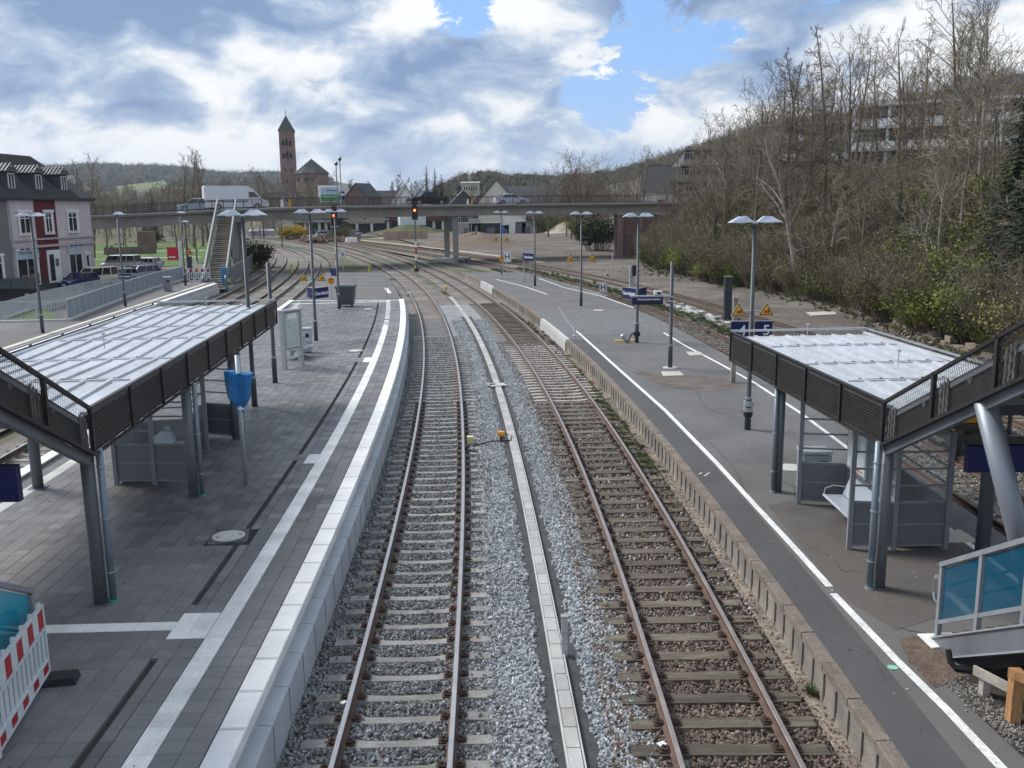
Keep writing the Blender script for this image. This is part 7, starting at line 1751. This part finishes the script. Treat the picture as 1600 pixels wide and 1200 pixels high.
def leafy(seed,rx,ry,h,n,leaf,m,mt,stems=26,lm=None):
    "shrub: arching thin stems with leaf flecks"
    r=random.Random(seed); B=MB(); 
    for i in range(stems):
        a=r.uniform(0,2*PI); f=r.random()**.5; top=Vector((rx*f*math.cos(a),ry*f*math.sin(a),h*r.uniform(.55,1.05)*(1-.35*f))); b=Vector((top.x*.35,top.y*.35,-.1)); pts=[b,b.lerp(top,.5)+Vector((r.uniform(-.1,.1),r.uniform(-.1,.1),h*.08)),top]
        B.tube(pts,[.022,.015,.006],3,cap=False)
        for q in range(9):
            p=pts[1].lerp(top,r.uniform(-.6,1)); v=Vector((r.uniform(-1,1),r.uniform(-1,1),r.uniform(0,1.1)))*h*.22; w_=v.cross(Vector((r.random(),r.random(),.3))).normalized()*.008; B.add([p-w_,p+w_,p+v],[(0,1,2)])
            if n: 
                for _ in range(n):
                    c=p+v*r.uniform(.2,1)+Vector((r.gauss(0,.12),r.gauss(0,.12),r.gauss(0,.1)))*h*.35; u=Vector((r.uniform(-1,1),r.uniform(-1,1),r.uniform(-1,1))).normalized()*leaf; t=u.cross(Vector((r.random(),r.random(),r.random()))).normalized()*leaf*.7
                    B.add([c-u,c+t,c+u,c-t],[(0,1,2,3)],1)
    return B.mesh('foliage',[mt,m])
grey_bush=mat('grey_twigs',(.12,.10,.075),.95,.3,.5,rnd=.25)
BT=[grow(11,15,.21,14,1.,mats_=(bark,twig)),grow(12,13,.17,12,.9,mats_=(bark,twig),lean=.12),grow(13,17,.22,16,.8,mats_=(bark,twig),start=.35),grow(14,12,.16,12,1.15,mats_=(bark_p,twig_g),lean=-.1,crook=.2),grow(15,14,.18,14,1.,mats_=(bark,twig_g),start=.25)]
BL=[grow(21,16,.15,60,1,levels=(5,3,2),mats_=(bark,twig),form='larch',start=.3,thin=.011),grow(22,15,.14,55,1,levels=(5,3,2),mats_=(bark,twig),form='larch',start=.35,thin=.011)]
BPp=[grow(31,17,.25,22,1,levels=(5,4,3),mats_=(bark,twig_g),form='poplar',start=.15,thin=.02)]
BR_=grow(41,11,.16,13,.9,mats_=(bark,twig_r),start=.2,thin=.02)
FT_=grow(51,12,.2,12,1.,levels=(4,4,3),mats_=(bark,twig),thin=.035,start=.2)     # coarse far tree
FT2=grow(52,12,.2,12,1.,levels=(4,4,3),mats_=(bark,twig_g),thin=.04,start=.15)
CO=[conifer(61,14,3.0,leaf_d),conifer(62,12,2.2,leaf_d,.9)]
def tree(kind,x,y,z,s,label,group=None,rz=None,name='bare_tree',cat='tree',sz=None):
    t=thing(name,label,cat,(x,y,z),rng.uniform(0,6) if rz is None else rz,group); t.scale=(s,s,sz or s); link('trunk',kind[0],t); link('crown',kind[1],t); return t
def T_at(px,d,kind,s,label,group=None,name='bare_tree',dz=0,cat='tree',rz=None,sz=None):
    x=D(px,300,d)[0]; return tree(kind,x,d,terrain(x,d)-.2+dz,s,label,group,rz,name,cat,sz)
r=random.Random(77)
# distinctive trees on the right
T_at(1228,84,BL[0],1.17,'tall slender larch, left one of the three standing together above the roof line',name='larch_tree',rz=.5)
T_at(1246,86,BL[1],1.27,'tall slender larch, middle one of the three, slightly leaning',name='larch_tree',rz=2.)
T_at(1287,85,BL[0],1.24,'tall slender larch, right one of the three standing together',name='larch_tree',rz=4.)
pl=grow(71,15,.23,12,.9,levels=(4,4,3),mats_=(bark_p,twig_g),lean=-.22,start=.42,crook=.16)
T_at(1258,72,pl,.92,'pale trunked tree leaning left at the edge of the gravel yard',rz=0.)
T_at(1400,80,BT[0],1.05,'broad bare tree standing highest in the middle of the slope wood',rz=1.)
ptall=grow(72,19,.22,18,.62,levels=(5,4,3),mats_=(bark_p,twig_g),start=.42,crook=.07)
T_at(1532,62,ptall,.85,'tall pale tree with fan shaped crown at the upper right',rz=0)
T_at(1300,70,BT[3],.72,'short pale tree bent over the shrubs in the middle of the slope foot',rz=2.2)
T_at(1480,55,BT[3],.80,'pale tangled tree with arching branches near the right edge',rz=.4)
T_at(1590,50,CO[0],.86,'dark green conifer cut by the right picture edge',name='conifer',rz=1.)
T_at(1625,46,CO[0],.80,'second dark conifer partly outside the right picture edge',name='conifer',rz=2.)
T_at(1408,66,CO[1],.55,'small dark green conifer half buried among bare twigs on the slope',name='conifer',rz=2.)
T_at(1050,120,BR_,.80,'reddish brown leafed tree above the brick abutment',name='reddish_tree',rz=1.)
T_at(1034,128,BR_,.62,'smaller reddish tree left beside the abutment pilasters',name='reddish_tree',rz=3.)
T_at(1003,150,BT[0],1.0,'wide bare tree rising behind the right end of the bridge',rz=3)
T_at(1120,92,CO[1],.55,'dark ivy green conifer below the slope houses',name='conifer',rz=2.)
# the wood: rows of bare trees following the slope
grp='bare trees of the slope wood'
k=0; used=[]
for _ in range(4000):
    if k>=128: break
    px=r.uniform(1030,1720); d=r.uniform(44,150); x=D(px,300,d)[0]; f=x-foot(d)
    if f<2.5 or f>70 or (px<1130 and d>115 and f<16): continue
    if f>42 and 1190<px<1560 and r.random()<.5: continue
    if any((x-a)**2+(d-b)**2<(2.1+.018*d)**2 for a,b in used): continue
    used.append((x,d)); k+=1
    s=(r.uniform(.50,.82) if r.random()<.82 else r.uniform(.85,1.05))*(1.12 if d>80 else .9)*(.8 if px>1560 else 1)
    if px<1150: s*=.85
    kd=BT[r.choice((0,1,2,4,0,1,2,4,3))]
    tree(kd,x,d,terrain(x,d)-.2,s,'bare brown tree of the dense wood covering the slope on the right',grp,sz=s*r.uniform(.95,1.15))
for px,d,s_ in ((1062,150,.9),(1078,128,.8),(1095,120,.95),(1112,132,1.0),(1128,112,.85),(1143,125,1.05),(1158,108,.9),(1172,130,1.1),(1186,112,1.0),(1200,122,1.1),(1085,160,1.0),(1105,150,1.0),(1135,148,1.1),(1165,150,1.1),(1070,110,.7),(1122,100,.8),(1150,98,.8),(1180,96,.9),(1205,100,1.0),(1040,155,.9)):
    x=D(px,300,d)[0]; tree(BT[(0,1,2,4)[r.randrange(4)]],x,d,terrain(x,d)-.2,s_*.84,'bare brown tree of the dense wood covering the slope on the right',grp)
# shrubs along the slope foot and undergrowth
olive=mat('olive_leaf',(.125,.125,.035),.85,.3,.7,rnd=.25); drab=mat('drab_leaf',(.14,.112,.06),.9,.3,.7,rnd=.25)
SB1=[leafy(81,1.7,1.7,2.6,2,.055,olive,grey_bush,70),leafy(82,2.1,2.1,3.0,0,0,leaf_g,twig,80),leafy(87,1.8,1.8,2.4,2,.055,olive,twig,64),leafy(88,1.5,1.5,3.4,1,.05,drab,twig_g,64)]
SG=[leafy(83,1.8,1.8,2.3,9,.06,leaf_g,twig,48),leafy(84,1.5,1.5,1.9,9,.05,mat('fresh_leaf',(.13,.17,.02),.8,.3,1,rnd=.2),twig_g,44)]
SD_=[leafy(85,1.8,1.8,2.0,6,.07,leaf_d,bark,44)]
SY_=[leafy(86,2.4,2.0,2.6,14,.11,mat('forsythia_yellow',(.50,.36,.03),.8,.3,.8),twig,60)]
def place_words(px,d):
    a='left of the larches' if px<1215 else 'just right of the larches' if px<1345 else 'left of the tall fan tree' if px<1500 else 'right of the tall fan tree'
    b='near the slope foot' if d<68 else 'half way up' if d<105 else 'high up in the wood'
    return 'bare brown tree '+b+', '+a
for o in bpy.data.objects:
    if o.get('group')==grp:
        px=800+F_PX*o.location.x/o.location.y; o['label']=place_words(px,o.location.y)
def shrub(me,px,d,s,label,grp=None,dz=0,name='shrub',x=None):
    x=D(px,300,d)[0] if x is None else x; o=link(name,me,None,(x,d,terrain(x,d)-.1+dz),rng.uniform(0,6)); o.scale=(s,s,s*rng.uniform(.85,1.15)); return tag(o,label,'shrub',grp)
pts=[];pts2=[];pts3=[]
rr_=np.random.RandomState(5)
for _ in range(6800):
    y=rr_.uniform(34,150); f=abs(rr_.normal(0,1))*13+.6; x=foot(y)+f
    if f>55 or x/y>.66: continue
    q=rr_.random(); nz_=math.sin(x*.35+y*.21)+math.sin(x*.13-y*.4)
    (pts2 if (q<.13 or (nz_>1.1 and q<.4)) and f<16 else (pts3 if nz_<-1.0 and q<.45 and f<22 else pts)).append((x,y,terrain(x,y)-.15))
stuff(scatter('undergrowth',pts[:3400],SB1,.6,1.5,11),'tangled bare brown undergrowth covering the wooded slope','undergrowth')
stuff(scatter('green_undergrowth',pts2[:760],SG,.5,1.35,12),'fresh green bushes and brambles low on the wooded slope','undergrowth')
stuff(scatter('ivy_undergrowth',pts3[:520],SD_,.5,1.2,13),'dark ivy and evergreen growth between the trees of the slope','undergrowth')
g2='shrubs along the foot of the slope'
for i,(px,d,s,me,l_) in enumerate(((1445,53,1.25,SG[0],'bright yellow green bush left of the tangled pale branches'),(1455,50,1.0,SG[1],'low yellow green bush in front of the bright one at the slope foot'),(1590,44,1.2,SG[0],'yellow green bush above the right canopy rail'),(1385,60,.8,SG[0],'small fresh green bush directly behind the retaining wall'),(1272,69,.9,SG[1],'green bush at the foot of the leaning pale tree'),(1330,66,1.1,SB1[0],'grey brown thicket in the middle of the slope foot'),(1215,76,1.1,SB1[1],'grey drooping bush right of the lamp with the numbers'),(1160,82,1.0,SG[0],'green bush behind the double lamp at the slope foot'),(1105,88,1.0,SG[1],'green bush beyond the gravel yard corner'),(1060,98,1.1,SG[0],'green bush right of the abutment foot'),(1015,112,1.1,SG[1],'green bush in front of the brick abutment'),(1130,84,1.2,SB1[0],'dark grey drooping bush left of the pale stemmed saplings'))):
    shrub(me,px,d,s,l_,None)
for px,d,s_,l_ in ((1475,57,1.7,'large yellow green bush below the tangled pale tree'),(1520,52,1.6,'yellow green thicket left of the right canopy rail'),(1560,56,1.7,'olive green thicket under the dark conifers'),(1430,62,1.5,'tall yellow green bush in the middle of the slope above the wall'),(1500,66,1.5,'higher green bush behind the yellow green thicket'),(1590,60,1.6,'green bush at the right picture edge above the others')):
    shrub(SG[0],px,d,s_,l_)
shrub(SD_[0],935,152,2.6,'dark green round bush in front of the bridge abutment',dz=-.2); shrub(SG[0],915,205,2.4,'green bush beside the pale sand heap',dz=-.2); shrub(SG[0],862,262,2.4,'green scrub behind the pale sand heap',dz=-.2)
for i,(px,d,s) in enumerate(((835,262,2.8),(858,266,3.2),(884,262,3.0),(905,255,3.2),(850,275,2.8),(893,270,3.0),(870,280,3.2),(918,240,2.6))): shrub(SB1[i%3],px,d,s,'brown scrub on the bank below the right part of the bridge','scrub bushes below the bridge',dz=-.3,name='scrub_bush')
shrub(SY_[0],444,238,1.25,'bright yellow forsythia bush, left half of the pair beside the shop car park',dz=.0,name='forsythia'); shrub(SY_[0],459,240,1.15,'bright yellow forsythia bush, right half of the pair beside the shop car park',name='forsythia')
shrub(SD_[0],388,120,2.0,'dark green bush behind the bridge stairs',dz=-.3); shrub(SD_[0],379,126,1.7,'smaller dark green bush left of the curved fence end',dz=-.3)
shrub(SB1[0],537,232,1.7,'bare brown bush in front of the right shop cars',dz=-.3)
# left background trees
grl='bare trees behind the houses and bridge on the left'
for px,d,kd,s,l_ in ((112,150,BPp[0],.92,'tall pale poplar, left one of the pair right of the pink house roof'),(137,152,BPp[0],.98,'tall pale poplar, right one of the pair beside the pink house roof'),(88,150,BT[2],.75,'bare tree peeping over the dormer roofs'),(160,140,BT[4],.70,'drooping bare tree beside the poplars over the railing'),
    (283,190,BPp[0],1.10,'tall pale poplar, leftmost of the group above the white van'),(297,192,BPp[0],1.18,'tall pale poplar, second of the group above the white van'),(311,195,BPp[0],1.15,'tall pale poplar, third of the group above the white van'),(322,198,BPp[0],1.05,'tall pale poplar, last of the group above the white van'),
    (352,230,BT[0],1.1,'round crowned bare tree right of the poplar group'),(372,235,BT[4],1.05,'bare tree between the poplars and the church tower'),(408,250,BT[0],1.25,'round bare tree just left of the church tower'),(392,240,BT[1],1.0,'lower bare tree left of the church tower'),
    (322,128,BT[1],.62,'thick dark park tree left of the bridge stairs'),(300,132,BT[0],.58,'dark park tree behind the warning triangle'),(270,140,BT[4],.5,'bare park tree behind the red display case')):
    t=T_at(px,d,kd,s,l_,None,dz=-.2)
for i in range(60):
    px=r.uniform(-40,520); d=r.uniform(175,330); s=r.uniform(.55,.95); T_at(px,d,BT[r.randrange(5)],s,'brown bare tree in the belt behind the left part of the bridge',grl,dz=-.3)
for px,d,s,l_ in ((222,230,.62,'dark conifer, left of the pair below the far green meadow'),(236,228,.78,'dark conifer, right of the pair below the far green meadow'),(486,300,.75,'broad dark conifer in front of the church nave'),(527,250,.78,'dark conifer behind the two globe street lamps'),(603,360,.7,'first dark conifer left of the brown roof'),(613,365,.9,'second dark conifer behind the brown roof'),(622,362,.75,'third dark conifer behind the white gables'),(643,360,.8,'dark conifer above the second white gable'),(655,365,.85,'dark conifer right of the second white gable'),(667,350,1.12,'tallest slim dark conifer above the black pickup'),(680,352,1.08,'second tall dark conifer above the black pickup'),(690,356,.98,'third dark conifer right above the black pickup'),(881,330,1.05,'dark conifer behind the reddish trees right of the silver car'),(890,340,.95,'another dark conifer right of the reddish birches')):
    T_at(px,d,CO[0],s*(1.5 if d>240 else 1.2),l_,name='conifer',dz=-.3 if px!=236 else 0)
for i in range(30):
    px=r.uniform(520,1010); d=r.uniform(330,470); s=r.uniform(1.1,1.75); T_at(px,d,(FT_,FT2,BR_)[i%3] if px>700 else (FT_,FT2)[i%2],s,'bare tree in the belt behind the village houses','bare trees behind the village houses',dz=-.5)
for i in range(34):
    px=r.uniform(850,1010); d=r.uniform(190,320); s=r.uniform(.85,1.45); T_at(px,d,(BT[0],BR_,BT[4])[i%3],s,'brown bare tree on the rise behind the right part of the bridge','bare trees behind the right part of the bridge',dz=-.3)
# far woods that read as one mass
def hill_pts(n,pxr,dr,zfun,seed):
    q=np.random.RandomState(seed); o=[]
    for _ in range(n):
        px=q.uniform(*pxr); d=dr[0]+(dr[1]-dr[0])*q.random()**.7; x=D(px,300,d)[0]; z=zfun(x,d)
        if z is not None: o.append((x,d,z-.5))
    return o
def onslope(x,y):
    f=x-foot(y); return terrain(x,y) if f>30 else None
far_c=[CO[0][1],FT_[1],FT2[1],FT_[1],FT2[1]]
blobm=leafy(90,4.2,4.2,8,5,.5,mat('pine_green',(.055,.070,.035),.9,.3,.1,rnd=.3),bark,26)
stuff(scatter('hill_wood',hill_pts(3400,(1000,1720),(140,640),onslope,3),[FT_[1],FT2[1],FT_[1],blobm,FT2[1]],.55,1.0,21),'mixed bare and pine wood covering the hill on the upper right','wood')
dg=bpy.context.evaluated_depsgraph_get(); dg.update()
mh=[o for o in bpy.data.objects if o.name.startswith('middle_hill')][0]; fh=[o for o in bpy.data.objects if o.name.startswith('far_hill')][0]
def raydown(o):
    def f(x,y):
        ok,loc,_,_=o.ray_cast(Vector((x,y,900)),Vector((0,0,-1))); return loc.z if ok and loc.z>1 else None
    return f
stuff(scatter('ridge_wood',hill_pts(4200,(680,1500),(420,930),raydown(mh),4),[blobm,FT_[1],FT2[1],blobm,FT2[1]],.45,.8,22),'dark pine and bare wood along the ridge behind the village','wood')
stuff(scatter('distant_wood',hill_pts(6500,(-100,520),(1250,2720),raydown(fh),6),[blobm,FT2[1],FT_[1]],.9,1.6,23),'bluish distant woodland on the long left hill','wood')
stuff(scatter('hedge_belt',[(D(px,300,d)[0],d,-.5) for px,d in [(r.uniform(-60,520),r.uniform(250,520)) for _ in range(620)]],[FT_[1],FT2[1],FT_[1]],.8,1.5,24),'brown belt of hedges and small trees far behind the bridge','wood')
# weeds beside the right platform wall and grass tufts
tuft=MB(); r2=random.Random(6)
for _ in range(70):
    a=r2.uniform(0,6.28); q=r2.random()*.5; p=Vector((math.cos(a)*.16*q,math.sin(a)*.16*q,0)); v=Vector((math.cos(a)*.1,math.sin(a)*.1,r2.uniform(.06,.16))); w_=Vector((-math.sin(a),math.cos(a),0))*.006; tuft.add([p-w_,p+w_,p+v],[(0,1,2)])
tf=tuft.mesh('tuft',mat('weed_green',(.09,.115,.045),.9,.3,4,rnd=.3))
pts=[]
for _ in range(110): y=r2.uniform(24,36); pts.append((*T2(y,1.2+r2.gauss(0,.14)),-.2))
for _ in range(60): y=r2.uniform(36,60); pts.append((*T2(y,1.25+r2.gauss(0,.2)),-.2))
for px,py in ((1272,1087),(1110,812),(1122,725),(1050,665)):
    for _ in range(7): x,y=G(px+r2.uniform(-9,9),py+r2.uniform(-5,5),-.2); pts.append((x,y,-.2))
stuff(scatter('weeds',pts,[tf],.5,1.2,31),'green weeds growing along the foot of the asphalt platform wall','weeds')
pts=[]
for _ in range(1500):
    y=r2.uniform(28,110); q=r2.random(); 
    if q<.5: x,yy=T3(y,1.9+r2.gauss(0,.5)); z=-.2
    elif q<.8: x,yy=T3(y,-1.45+r2.gauss(0,.12)); z=-.2
    else: x=foot(y)-abs(r2.gauss(0,.8)); yy=y; z=-.12
    pts.append((x,yy,z))
stuff(scatter('dry_weeds',pts,[tf,tf],.7,2.2,32),'sparse grass tufts between the rusty tracks and along the yard','weeds')

deb=[]
for _ in range(420):
    y=9+45*r2.random()**1.6; x,yy=PR(y,r2.uniform(.4,9)); 
    if x>edgeL(yy)[0]+.4: deb.append((x,yy,ZP+.004))
for _ in range(420):
    y=9+50*r2.random()**1.5; x,yy=RE(y,r2.uniform(.3,5.2)); deb.append((x,yy,ZR+.012))
stuff(scatter('litter_specks',deb,[stone(161,mat('speck_dark',(.05,.045,.04),.9,rnd=.3),.3),stone(162,mat('speck_pale',(.45,.43,.39),.9,rnd=.3),.3),stone(163,mat('speck_leaf',(.14,.09,.05),.9,rnd=.3),.2)],.012,.045,97),'tiny specks, leaves and grit scattered over the platforms','litter')
for o in bpy.data.objects:
    g_=o.get('group'); 
    if g_==grl:
        px=800+F_PX*o.location.x/o.location.y; o['label']='brown bare tree in the belt beyond the bridge, '+('behind the pink house' if px<160 else 'left of the white delivery van' if px<315 else 'above the white delivery van' if px<425 else 'around the church')
    if g_=='bare trees behind the right part of the bridge':
        px=800+F_PX*o.location.x/o.location.y; o['label']='bare tree behind the right bridge end, '+('above the scrub bank' if px<910 else 'behind the dark green bush' if px<955 else 'behind the brick abutment')+(', nearer row' if o.location.y<250 else ', farther row')
    if g_=='bare trees behind the village houses':
        px=800+F_PX*o.location.x/o.location.y; o['label']='bare tree behind the village houses, '+('around the brick house' if px<610 else 'behind the white gables and black pickup' if px<705 else 'behind the slate clad and cream houses' if px<860 else 'right of the cream gable')
# ---------------------------------------------------------------- air
hv=bpy.data.materials.new('haze_air'); hv.use_nodes=True; n=hv.node_tree.nodes; n.clear(); o_=n.new('ShaderNodeOutputMaterial'); v=n.new('ShaderNodeVolumePrincipled'); v.inputs['Color'].default_value=(.72,.82,.95,1); v.inputs['Density'].default_value=.00010; v.inputs['Anisotropy'].default_value=.2; hv.node_tree.links.new(v.outputs[0],o_.inputs['Volume'])
m=MB(); m.box(0,2900,-2.2,6800,6400,190); o=m.build('haze',hv); stuff(o,'thin pale haze in the valley air','haze')
